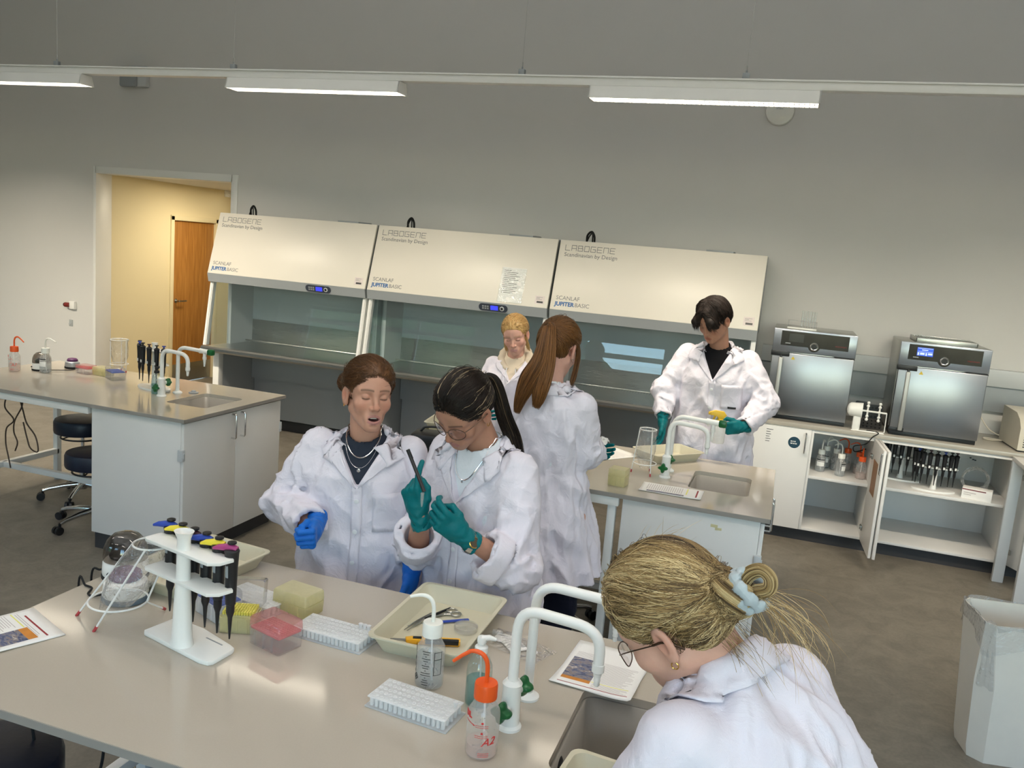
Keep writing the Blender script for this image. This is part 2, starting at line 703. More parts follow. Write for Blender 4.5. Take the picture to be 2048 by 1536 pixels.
# ------------------------------------------------------------------ pendant light track
RY = 4.70
rail = thing('light_rail', 'long white light track hung on thin wires across the room', 'light track', (-2.0, RY, 2.945))
mb = MB()
mb.b2(-7.2, 5.6, -.032, .032, -.022, .028, bev=.003)
mb.b2(-7.2, 5.6, -.042, .042, .018, .028, bev=.002)
part('channel', mb, M_whitemetal, rail)
for x in (-4.925, -3.505, -1.588, -0.362):
    mb = MB()
    mb.b2(x + 2 - .018, x + 2 + .018, -.014, .014, .026, .062, bev=.003)
    mb.cyl((x + 2, 0, .06), (x + 2, 0, .075), .005, seg=8)
    cl = part('clamp', mb, M_grey, rail)
    mb = MB()
    mb.tube([(x + 2, 0, .07), (x + 2, 0, .10)], .0035, seg=6)
    mb.tube([(x + 2, 0, .10), (x + 2, 0, R['h'] - 2.945)], .0011, seg=5)
    part('wire', mb, M_steel, cl)

M_lens = None


def lens_mat(nm, power, colr):
    m, n, l, b = _new(nm)
    n.remove(b)
    tc = n.new('ShaderNodeTexCoord')
    sp = n.new('ShaderNodeSeparateXYZ')
    l.new(tc.outputs['Object'], sp.inputs[0])
    sn_ = n.new('ShaderNodeMath')
    sn_.operation = 'PINGPONG'
    sn_.inputs[1].default_value = 0.0125
    l.new(sp.outputs['X'], sn_.inputs[0])
    mr = n.new('ShaderNodeMapRange')
    mr.inputs['From Max'].default_value = 0.0125
    mr.inputs['To Min'].default_value = 0.75
    mr.inputs['To Max'].default_value = 1.25
    l.new(sn_.outputs[0], mr.inputs['Value'])
    ml = n.new('ShaderNodeMath')
    ml.operation = 'MULTIPLY'
    ml.inputs[1].default_value = power
    l.new(mr.outputs[0], ml.inputs[0])
    e = n.new('ShaderNodeEmission')
    e.inputs['Color'].default_value = colr + (1,)
    l.new(ml.outputs[0], e.inputs['Strength'])
    l.new(e.outputs[0], n['Material Output'].inputs['Surface'])
    return m


M_lens = lens_mat('led_diffuser', LAMP_POWER, LAMP_WARM)
M_lens_rear = lens_mat('led_diffuser_rear', LAMP_REAR, REAR_COL)


def pendant(loc, label, group=None, lens=None):
    """trough luminaire clipped under the track; origin under the channel's middle"""
    t = thing('pendant_light', label, 'lamp', loc, 0, group)
    mb = MB()
    prof = [(-.045, 0), (.045, 0), (.066, -.066), (.058, -.066), (.040, -.012), (-.040, -.012), (-.058, -.066), (-.066, -.066)]
    n = len(prof)
    vs = [(-.6, y, z) for y, z in prof] + [(.6, y, z) for y, z in prof]
    fs = [(i, (i + 1) % n, n + (i + 1) % n, n + i) for i in range(n)]
    mb._add(vs, fs)
    for sx in (-1, 1):
        mb.prism([(-.045, 0), (.045, 0), (.066, -.066), (-.066, -.066)], .592 * sx, .6 * sx,
                 M=Matrix(((0, 0, 1, 0), (1, 0, 0, 0), (0, 1, 0, 0), (0, 0, 0, 1))))
    part('housing', mb, M_whitemetal, t)
    mb = MB()
    for k in range(-23, 24):
        mb.b2(k * .025 - .0015, k * .025 + .0015, -.057, .057, -.070, -.060)
    for y in (-.028, .028):
        mb.b2(-.59, .59, y - .0015, y + .0015, -.070, -.060)
    g = part('louvre', mb, M_chrome, t)
    g['kind'] = 'stuff'
    mb = MB()
    mb.b2(-.59, .59, -.054, .054, -.058, -.052)
    part('diffuser', mb, lens or M_lens, t)
    if lens is None:
        L = bpy.data.lights.new('pendant_output', 'AREA')
        L.shape = 'RECTANGLE'
        L.size, L.size_y = 1.16, .09
        L.energy = WASH * (1.9 if loc[0] < -5 else 1.0)
        L.spread = math.radians(104)
        L.color = LAMP_WARM
        lo_ = bpy.data.objects.new('pendant_output', L)
        COL.objects.link(lo_)
        lo_.location = (loc[0], loc[1] + .02, loc[2] - .118)
        lo_.rotation_euler = (WASH_TILT, 0, 0)
    return t


def fill_uplight(loc):
    """upward fill added above the unseen lamp rows to brighten the upper wall"""
    L = bpy.data.lights.new('fill_uplight', 'AREA')
    L.shape = 'RECTANGLE'
    L.size, L.size_y = 1.15, .09
    L.energy = FILL_UPLIGHT
    L.color = FILL_UP_COL
    o = bpy.data.objects.new('fill_uplight', L)
    COL.objects.link(o)
    o.location = loc
    o.rotation_euler = (PI, 0, 0)


pendant((-5.27, RY, 2.92), 'white linear pendant lamp over the left bench, cut by left photo edge')
pendant((-2.92, RY, 2.92), 'white linear pendant lamp above leftmost safety cabinet, middle of three')
pendant((-0.58, RY, 2.92), 'white linear pendant lamp on the right, in front of the round wall disc')
# same room lighting assumed to continue unseen overhead, with upward fill lights added
for yy in (2.2, -0.3):
    rl = thing('light_rail', 'white light track further back over the photographer', 'light track', (-2.0, yy, 3.145), 0, 'tracks overhead behind the camera')
    mb = MB()
    mb.b2(-7.2, 6.4, -.032, .032, -.022, .028, bev=.003)
    part('channel', mb, M_whitemetal, rl)
    for x in (-5.27, -2.92, -.58, 1.77, 4.1):
        pendant((x, yy, 3.12), 'white linear pendant lamp overhead, outside the photo', 'pendants overhead behind the camera', M_lens_rear)
        fill_uplight((x, yy, 3.20))
pendant((-7.62, RY, 2.92), 'white linear pendant lamp beyond the left photo edge')
pendant((1.77, RY, 2.92), 'white linear pendant lamp beyond the right photo edge')

# ------------------------------------------------------------------ wall fittings
sir = thing('alarm_siren', 'grey alarm box with dark round grille high behind light track', 'alarm', (-6.55, R['y1'], 3.40))
mb = MB()
mb.box((0.04, -.03, 0.0), (.22, .06, .20), .01)
part('back_box', mb, M_steelwhite, sir)
mb = MB()
mb.box((-.05, -.075, -.01), (.20, .05, .20), .02)
part('grille_cover', mb, M_grey, sir)
wf = thing('access_point', 'round off-white wireless disc on the wall under right pendant lamp', 'access point', (-.262, R['y1'], 3.255))
mb = MB()
mb.lathe([(.112, 0), (.112, .02), (.105, .036), (.07, .044), (.02, .046)], seg=36, M=Matrix.Rotation(PI / 2, 4, 'X'))
part('disc', mb, mat('ap_plastic', srgb(222, 221, 212), .22, coat=.6), wf)
for q in range(5):
    mb = MB()
mb = text_mb('aruba', .024, Matrix.Translation((-.031, -.0475, .01)) @ Matrix.Rotation(PI / 2, 4, 'X'))
part('lettering', mb, M_grey, wf)
sk = thing('gas_outlet', 'small white wall outlet with red and black cap left of doorway', 'outlet', (-7.40, R['y1'], 1.0))
mb = MB()
mb.box((.03, -.02, 0), (.075, .04, .085), .008)
part('back_plate', mb, M_plast, sk)
mb = MB()
mb.cyl((-.0, -.035, 0), (-.052, -.04, 0), .026)
part('cap', mb, mat('dark_red', srgb(122, 40, 36), .4), sk)
mb = MB()
mb.cyl((-.05, -.04, 0), (-.066, -.04, 0), .02)
part('plug', mb, M_black, sk)
hk = thing('adhesive_hook', 'tiny clear adhesive hook on white wall near doorway', 'hook', (-7.41, R['y1'], .80))
mb = MB()
mb.box((0, -.004, 0), (.05, .008, .075), .003)
mb.tube([(0, -.008, -.005), (0, -.03, -.02), (0, -.034, .0)], .004, seg=6)
part('plate', mb, clear('hook_plastic', body=.3, gloss=2), hk)

# skirting along the far wall
mb = MB()
mb.b2(OX1 + .062, R['x1'], R['y1'] - .018, R['y1'], 0, .10, bev=.002)
mb.b2(R['x0'], OX0 - .025, R['y1'] - .018, R['y1'], 0, .10, bev=.002)
struct('baseboard_back', mb, M_plinth)
mb = MB()
mb.b2(OX0, OX0 + .014, R['y1'] + .21, 8.39, 0, .09)
mb.b2(OX0, OX0 + .014, 9.27, 11.9, 0, .09)
struct('baseboard_corridor', mb, M_grey)

# wall trunking above the counter
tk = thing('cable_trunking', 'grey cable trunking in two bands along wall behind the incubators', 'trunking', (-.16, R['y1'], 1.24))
mb = MB()
mb.b2(0, 5.3, -.062, 0, .035, .165, bev=.004)
part('upper_channel', mb, M_steelwhite, tk)
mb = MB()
mb.b2(0, 5.3, -.04, 0, -.16, .035, bev=.003)  # band in a darker grey than the channel above
part('lower_band', mb, M_grey, tk)
mb = MB()
mb.box((1.60, -.07, .09), (.075, .022, .10), .005)
so = part('socket', mb, M_plast, tk)
# ------------------------------------------------------------------ island benches
BH = 0.90        # worktop height
BT = 0.022       # slab thickness


def rect_with_hole(x0, x1, y0, y1, hx0, hx1, hy0, hy1, r, z0, z1):
    """slab with a rounded-corner cut-out"""
    b = bmesh.new()
    hole = rrect(hx1 - hx0, hy1 - hy0, r, 5, (hx0 + hx1) / 2, (hy0 + hy1) / 2)
    outer = [(x1, y1), (x0, y1), (x0, y0), (x1, y0)]
    n = len(hole)
    q = n // 4
    rings = {}
    for z in (z0, z1):
        ho = [b.verts.new((x, y, z)) for x, y in hole]
        ou = [b.verts.new((x, y, z)) for x, y in outer]
        rings[z] = (ho, ou)
        for s in range(4):
            seg = [ho[s * q + k] for k in range(q)]
            b.faces.new([ou[s]] + list(reversed(seg)))
            nxt = ho[((s + 1) * q) % n]
            b.faces.new([ou[s], seg[-1], nxt, ou[(s + 1) % 4]])
    for idx in (0, 1):
        a, c = rings[z0][idx], rings[z1][idx]
        for i in range(len(a)):
            j = (i + 1) % len(a)
            b.faces.new((a[i], a[j], c[j], c[i]))
    bmesh.ops.recalc_face_normals(b, faces=b.faces[:])
    return b


def island(xr, y0, label, cabinet_label, inner_leg=True, inset=.03):
    """island bench; xr = right end, y0 = near edge.  Length 1.965, depth 1.015.  Local origin: right near corner on floor"""
    Lh, D = 1.965, 1.015
    t = thing('lab_bench', label, 'bench', (xr, y0, 0))
    sx0, sx1, sy0, sy1 = -.415, -.115, .322, .712
    mb = MB()
    mb.bm(rect_with_hole(-Lh, 0, 0, D, sx0, sx1, sy0, sy1, .035, BH - BT, BH))
    part('worktop', mb, M_top, t, angle=30)
    mb = MB()
    e = .0012
    mb.b2(-Lh - e, e, -e, 0.0003, BH - BT, BH - .0015)
    mb.b2(-e, e, -e, D + e, BH - BT, BH - .0015)
    mb.b2(-Lh - e, -Lh + .0003, -e, D + e, BH - BT, BH - .0015)
    part('worktop_edge', mb, M_topedge, t)
    # sink bowl
    mb = MB()
    ringz = [(BH - BT, 0, .035), (BH - .16, .004, .035), (BH - .185, .012, .04), (BH - .195, .035, .03)]
    vs, fs = [], []
    for z, ins, r in ringz:
        vs += [(x, y, z) for x, y in rrect(sx1 - sx0 - 2 * ins, sy1 - sy0 - 2 * ins, r, 5, (sx0 + sx1) / 2, (sy0 + sy1) / 2)]
    n = 24
    for i in range(len(ringz) - 1):
        for k in range(n):
            fs.append((i * n + k, i * n + (k + 1) % n, (i + 1) * n + (k + 1) % n, (i + 1) * n + k))
    fs.append(tuple(range((len(ringz) - 1) * n, len(ringz) * n)))
    mb._add(vs, fs)
    sink = part('sink_bowl', mb, M_sink, t, recalc=False)
    md = sink.modifiers.new('s', 'SOLIDIFY')
    md.thickness = .008
    md.offset = 1
    mb = MB()
    Mx = Matrix.Translation((sx0 + .004, (sy0 + sy1) / 2 - .085, BH - .062)) @ Matrix.Rotation(PI / 2, 4, 'Y')
    mb.lathe([(.028, 0), (.028, .004), (.020, .009)], seg=24, M=Mx)
    mb.lathe([(.016, .009), (.016, .013), (.006, .013)], seg=16, M=Mx)
    ov = part('overflow_cap', mb, M_black, sink)
    mb = MB()
    mb.lathe([(.006, .013), (.006, .024), (.003, .026)], seg=12, M=Mx)
    part('overflow_knob', mb, M_plast, sink)
    mb = MB()
    mb.lathe([(.04, BH - .196), (.04, BH - .192), (.03, BH - .193)], c=((sx0 + sx1) / 2, (sy0 + sy1) / 2, 0), seg=24)
    part('drain', mb, M_steel, sink)
    # steel underframe
    zt = BH - BT
    fx0, fx1 = -Lh + .03, -.70
    mb = MB()
    for y in (inset, D - inset):
        mb.b2(fx0, fx1, y - .02, y + .02, zt - .045, zt, bev=.003)
    mb.b2(fx0 - .02, fx0 + .02, inset, D - inset, zt - .045, zt, bev=.003)
    part('apron_rail', mb, M_whitemetal, t)
    for (x, y) in ((fx0, inset + .02), (fx0, D - inset - .02), (fx1 - .035, inset + .02), (fx1 - .035, D - inset - .02))[:4 if inner_leg else 2]:
        mb = MB()
        mb.b2(x - .02, x + .02, y - .02, y + .02, .03, zt - .045, bev=.003)
        lg = part('leg', mb, M_whitemetal, t)
        mb = MB()
        mb.cyl((x, y, .008), (x, y, .03), .006, seg=8)
        mb.lathe([(.024, 0), (.024, .006), (.012, .012)], c=(x, y, 0), seg=16)
        part('levelling_foot', mb, M_grey, lg)
    mb = MB()
    mb.b2(fx0 - .02, fx0 + .02, inset + .02, D - inset - .02, .20, .24, bev=.003)
    mb.b2(fx0, fx1, D / 2 - .02, D / 2 + .02, .20, .24, bev=.003)
    part('stretcher', mb, M_whitemetal, t)
    # sink cabinet with two doors at the end
    c = thing('sink_cabinet', cabinet_label, 'cabinet', (xr, y0, 0))
    x0, x1 = -.682, -.022
    mb = MB()
    p = .018
    mb.b2(x0, x1 - .02, .022, .022 + p, .105, zt - .002, bev=.001)
    mb.b2(x0, x1 - .02, D - .022 - p, D - .022, .105, zt - .002, bev=.001)
    mb.b2(x0, x0 + p, .04, D - .04, .105, zt - .002)
    mb.b2(x0, x1 - .02, .04, D - .04, .105, .125)
    part('carcass', mb, M_white, c)
    mb = MB()
    mb.b2(x0 + .01, x1 - .05, .04, D - .04, 0, .105)
    part('plinth', mb, M_plinth, c)
    for i, (ya, yb, hy) in enumerate(((.025, D / 2 - .002, D / 2 - .045), (D / 2 + .002, D - .025, D / 2 + .045))):
        mb = MB()
        mb.b2(x1 - .019, x1, ya, yb, .108, zt - .012, bev=.002)
        d = part('door', mb, M_white, c)
        mb = MB()
        z0, z1 = zt - .175, zt - .025
        mb.tube([(x1, hy, z0), (x1 + .028, hy, z0), (x1 + .033, hy, z0 + .006), (x1 + .033, hy, z1 - .006), (x1 + .028, hy, z1), (x1, hy, z1)], .006, seg=10)
        part('handle', mb, M_chrome, d)
        yh = ya - .004 if i == 0 else yb + .004
        for zz in (.68, .2):
            mb = MB()
            mb.b2(x1 - .03, x1 + .004, yh - .014, yh + .014, zz - .035, zz + .035, bev=.004)
            mb.b2(x1 - .005, x1 + .009, yh - .007, yh + .007, zz - .016, zz + .016, bev=.002)
            part('hinge', mb, M_steelwhite, d)
    return t, c


island(-3.158, 3.885, 'lab bench by the corridor doorway with stools tucked under it', 'white sink cabinet with chrome handles under bench by doorway', inner_leg=False)
islR, cabR = island(.048, 3.885, 'lab bench in the middle of the room, young man behind it', 'white sink cabinet with tape scraps under the middle bench')
islF, cabF = island(.040, 1.330, 'nearest lab bench full of racks, bottles and trays', 'white sink cabinet under nearest bench, below blonde bun woman', inset=.16)
mb = MB()
for (dx, dz, w, h, a) in ((-.245, .818, .032, .014, .03), (-.225, .806, .03, .012, -.05)):
    mb.box((dx, .0215, dz), (w, .0012, h), 0, rot=(0, a, 0))
part('tape_scrap', mb, mat('old_tape', srgb(214, 205, 160), .6), cabR)


def tap_a(loc, label):
    """mixer column with swan neck reaching over the sink (towards +x)"""
    t = thing('water_tap', label, 'tap', loc)
    mb = MB()
    mb.lathe([(.030, 0), (.030, .006), (.024, .012), (.022, .10), (.024, .112), (.016, .122)], seg=20)
    part('base', mb, M_plast, t)
    mb = MB()
    pts = [(0, 0, .115), (0, 0, .23)] + bez((0, 0, .235), (0, 0, .285), (.02, 0, .298), (.055, 0, .297), 8)
    pts += bez((.13, 0, .292), (.175, 0, .290), (.196, 0, .272), (.197, 0, .235), 8) + [(.197, 0, .205)]
    mb.tube(pts, .0125, seg=14)
    part('spout', mb, M_plast, t)
    mb = MB()
    mb.lathe([(.0145, -.0), (.0145, -.018), (.010, -.022), (.009, -.03), (.0075, -.031), (.0085, -.04), (.0065, -.041), (.0075, -.05), (.005, -.054)],
             c=(.197, 0, .208), seg=14)
    part('nozzle', mb, M_plast, t)
    for sgn, zz, ang in ((-1, .055, -100), (1, .085, 70)):
        a = math.radians(ang)
        dv = Vector((math.cos(a), math.sin(a), .05))
        mb = MB()
        mb.cyl(Vector((0, 0, zz)), Vector((0, 0, zz)) + dv * .034, .011, seg=12)
        hs = part('valve_stem', mb, M_plast, t)
        mb = MB()
        Mx = Matrix.Translation(Vector((0, 0, zz)) + dv * .030) @ dv.to_track_quat('Z', 'Y').to_matrix().to_4x4()
        star = []
        for k in range(36):
            th = 2 * PI * k / 36
            rr = .0205 + .0055 * math.cos(4 * th)
            star.append((rr * math.cos(th), rr * math.sin(th)))
        vs, fs = [], []
        for sc_, z in ((.7, 0), (.9, .004), (1, .012), (1.0, .022), (.8, .028)):
            vs += [(x * sc_, y * sc_, z) for x, y in star]
        for i in range(4):
            for k in range(36):
                fs.append((i * 36 + k, i * 36 + (k + 1) % 36, (i + 1) * 36 + (k + 1) % 36, (i + 1) * 36 + k))
        fs.append(tuple(reversed(range(36))))
        fs.append(tuple(range(144, 180)))
        mb._add(vs, fs, 0, Mx)
        part('tap_handle', mb, M_green, t, 'green star-shaped valve handle')
    return t


def tap_b(loc, label):
    """service tap with valve at the far end of the arm"""
    t = thing('service_tap', label, 'tap', loc)
    mb = MB()
    mb.lathe([(.030, 0), (.030, .006), (.022, .012), (.014, .016)], seg=20)
    part('base', mb, M_plast, t)
    mb = MB()
    pts = [(0, 0, .012), (0, 0, .235)] + bez((0, 0, .24), (0, 0, .285), (.022, 0, .304), (.06, 0, .303), 8) + [(.178, 0, .298)]
    mb.tube(pts, .0125, seg=14)
    part('arm', mb, M_plast, t)
    mb = MB()
    mb.cyl((.168, 0, .2985), (.182, 0, .298), .017, seg=16)
    mb.cyl((.18, 0, .298), (.232, 0, .296), .0155, seg=16)
    mb.lathe([(.011, .29), (.011, .262), (.013, .26), (.013, .245), (.008, .243), (.009, .232), (.0065, .231), (.008, .222), (.0055, .221), (.007, .212), (.0045, .21), (.0055, .20)],
             c=(.205, 0, 0), seg=14)
    part('valve', mb, M_plast, t)
    mb = MB()
    mb.box((.252, 0, .295), (.04, .038, .038), .009)
    part('tap_handle', mb, M_green, t, 'green square valve handle')
    return t


for xr, y0, w in ((-3.158, 3.885, 'bench by the doorway'), (.048, 3.885, 'middle bench'), (.048, 1.322, 'nearest bench')):
    tap_a((xr - .548, y0 + .452, BH), 'white swan-neck water tap with green star handles on the ' + w)
    tap_b((xr - .548, y0 + .600, BH), 'white service tap with green end valve on the ' + w)

# ------------------------------------------------------------------ wall counter with cabinets
CY, CYB = 6.535, R['y1']
ct = thing('counter', 'long grey worktop along the wall carrying the two incubators', 'counter', (-.165, CY, 0))
mb = MB()
mb.b2(0, 4.2, 0, CYB - CY - .001, BH - .03, BH, bev=.002)
part('slab', mb, mat('counter_stone', srgb(176, 170, 158), .25, var=.04, scale=200), ct)


def cabinet(x0, x1, label, shelf=True):
    c = thing('base_cabinet', label, 'cabinet', (x0, CY + .012, 0))
    w, d, p = x1 - x0, CYB - CY - .03, .019
    mb = MB()
    mb.b2(0, p, 0, d, .095, BH - .03, bev=.001)
    mb.b2(w - p, w, 0, d, .095, BH - .03, bev=.001)
    mb.b2(p, w - p, 0, d, .095, .095 + p, bev=.001)
    mb.b2(p, w - p, d - .008, d, .095, BH - .03)
    mb.b2(p, w - p, 0, .02, BH - .055, BH - .03)
    part('carcass', mb, M_white, c)
    mb = MB()
    mb.b2(0, w, .045, .09, 0, .095)
    part('plinth', mb, M_plinth, c)
    if shelf:
        mb = MB()
        mb.b2(p, w - p, .004, d - .01, .497, .497 + .022, bev=.001)
        part('shelf', mb, M_white, c)
    return c


def cab_door(c, hx, ang, w, side, extra=None):
    """door hinged at local x = hx, front plane; side +1 opens with its body towards +x when shut.  ang = opening angle"""
    T = Matrix.Translation((hx, -.001, 0)) @ Matrix.Rotation(math.radians(-ang * side), 4, 'Z')
    mb = MB()
    mb.b2(0 if side > 0 else -w, w if side > 0 else 0, -.019, 0, .10, BH - .036, bev=.002, M=T)
    d = part('door', mb, M_white, c)
    hxx = (w - .035) * side
    mb = MB()
    z0, z1 = BH - .21, BH - .06
    mb.tube([(hxx, -.019, z0), (hxx, -.046, z0), (hxx, -.052, z0 + .006), (hxx, -.052, z1 - .006), (hxx, -.046, z1), (hxx, -.019, z1)], .006, seg=10, M=T)
    part('handle', mb, M_chrome, d)
    for zz in (.2, .74):
        mb = MB()
        mb.b2((.0) * side, .06 * side, 0.0, .012, zz - .018, zz + .018, bev=.003, M=T)
        mb.cyl((.022 * side, .004, zz), (.022 * side, .016, zz), .016, seg=14, M=T)
        part('hinge', mb, M_steel, d)
    return d, T


cab0 = cabinet(-.165, .283, 'closed white base cabinet with round dark sticker next to safety cabinets')
d0, T0 = cab_door(cab0, .012, 0, .434, 1)
mb = MB()
mb.lathe([(.043, 0), (.043, .0012)], seg=36, M=T0 @ Matrix.Translation((.322, -.019, .757)) @ Matrix.Rotation(PI / 2, 4, 'X'))
st = part('round_sticker', mb, mat('sticker_blue', srgb(22, 62, 80), .5), d0, 'round dark teal sticker')
mb = MB()
for dz, ws in ((.008, (.012, .006, .01)), (-.008, (.016, .01, .012))):
    x = .296
    for w_ in ws:
        mb.b2(x, x + w_, -.0212, -.0204, .757 + dz - .004, .757 + dz + .004, M=T0)
        x += w_ + .004
part('print', mb, M_plast, st)
mb = MB()
for k, w_ in enumerate((.08, .05, .06, .045, .06, .05)):
    mb.b2(.115, .115 + w_ * .6, -.0196, -.0190, .83 - k * .018, .834 - k * .018, M=T0)
part('printed_list', mb, M_black, d0)

cab1 = cabinet(.283, .738, 'open white base cabinet holding wash bottles on its shelf')
d1, T1 = cab_door(cab1, .455 - .022, 93, .43, -1)
mb = MB()
mb.b2(-.30, -.12, .0005, .0025, .50, .74, M=T1)
pst = part('poster', mb, mat('poster_wood', srgb(150, 108, 74), .5, var=.25, scale=14), d1, 'brown picture stuck inside the door')
cab2 = cabinet(.738, 1.675, 'wide open base cabinet holding pipette stands and a carton')
d2, T2 = cab_door(cab2, .024, 87, .445, 1)
mb = MB()
mb.lathe([(.043, 0), (.043, .0012)], seg=30, M=T2 @ Matrix.Translation((.2, -.0195, .74)) @ Matrix.Rotation(PI / 2, 4, 'X'))
part('round_sticker', mb, mat('sticker_blue', srgb(22, 62, 80), .5), d2)
d3, T3 = cab_door(cab2, .937 - .01, 117, .445, -1)
cab3 = cabinet(1.675, 2.6, 'white base cabinet beyond the open doors at the right', False)
mb = MB()
mb.b2(.002, .46, -.02, -.001, .10, BH - .036, bev=.002)
mb.b2(.464, .923, -.02, -.001, .10, BH - .036, bev=.002)
part('door', mb, M_white, cab3)
# leg of a table standing off to the right
tb = thing('side_table', 'table at the right edge, only one pale metal leg in view', 'table', (1.60, 5.85, 0))
mb = MB()
mb.b2(-.01, 1.4, -.02, .62, .86, .89, bev=.003)
part('table_top', mb, M_white, tb)
for (x, y) in ((.02, .02), (1.36, .02), (.02, .58), (1.36, .58)):
    mb = MB()
    mb.b2(x - .035, x + .035, y - .02, y + .02, 0, .86, bev=.004)
    part('leg', mb, M_steelwhite, tb)
# ------------------------------------------------------------------ safety cabinets
M_lafw = mat('cabinet_enamel', srgb(232, 226, 214), .36, var=.01, scale=5)
M_lafg = mat('cabinet_grey', srgb(158, 163, 166), .4, var=.015)
M_inner = mat('cabinet_inner', srgb(190, 199, 202), .38, var=.015)
M_screen = emat('blue_display', (0.05, 0.06, 1.0), 1.6)
M_inkg = mat('print_grey', srgb(128, 128, 128), .5)
M_inkb = mat('print_blue', srgb(28, 98, 160), .5)
M_paper = mat('paper', srgb(240, 238, 234), .75, var=.01)
M_ink = mat('print_dark', srgb(70, 70, 72), .7)


def logo(size):
    """spaced square-cut capitals, drawn as strokes; cell height = size"""
    w, s, t = size * .95, size * 1.32, size * .10
    G = {'L': [((0, 1), (0, 0)), ((0, 0), (1, 0))],
         'A': [((0, 0), (0, 1)), ((0, 1), (1, 1)), ((1, 1), (1, 0)), ((0, .42), (1, .42))],
         'B': [((0, 0), (0, 1)), ((0, 1), (.9, 1)), ((.9, 1), (.9, .5)), ((0, .5), (1, .5)), ((1, .5), (1, 0)), ((0, 0), (1, 0))],
         'O': [((0, 0), (0, 1)), ((0, 1), (1, 1)), ((1, 1), (1, 0)), ((0, 0), (1, 0))],
         'G': [((1, 1), (0, 1)), ((0, 1), (0, 0)), ((0, 0), (1, 0)), ((1, 0), (1, .5)), ((.45, .5), (1, .5))],
         'E': [((1, 1), (0, 1)), ((0, 1), (0, 0)), ((0, 0), (1, 0)), ((0, .5), (.9, .5))],
         'N': [((0, 0), (0, 1)), ((0, 1), (1, 1)), ((1, 1), (1, 0))]}
    mb = MB()
    x = 0
    for ch in 'LABOGENE':
        for (a, c) in G[ch]:
            x0, x1 = sorted((a[0] * w, c[0] * w))
            y0, y1 = sorted((a[1] * size, c[1] * size))
            mb.b2(x + x0 - t / 2, x + x1 + t / 2, y0 - t / 2, y1 + t / 2, -.0005, .0005)
        x += s
    return mb, x - s + w


def xf(mb, M):
    mb.v = [tuple(M @ Vector(p)) for p in mb.v]
    return mb


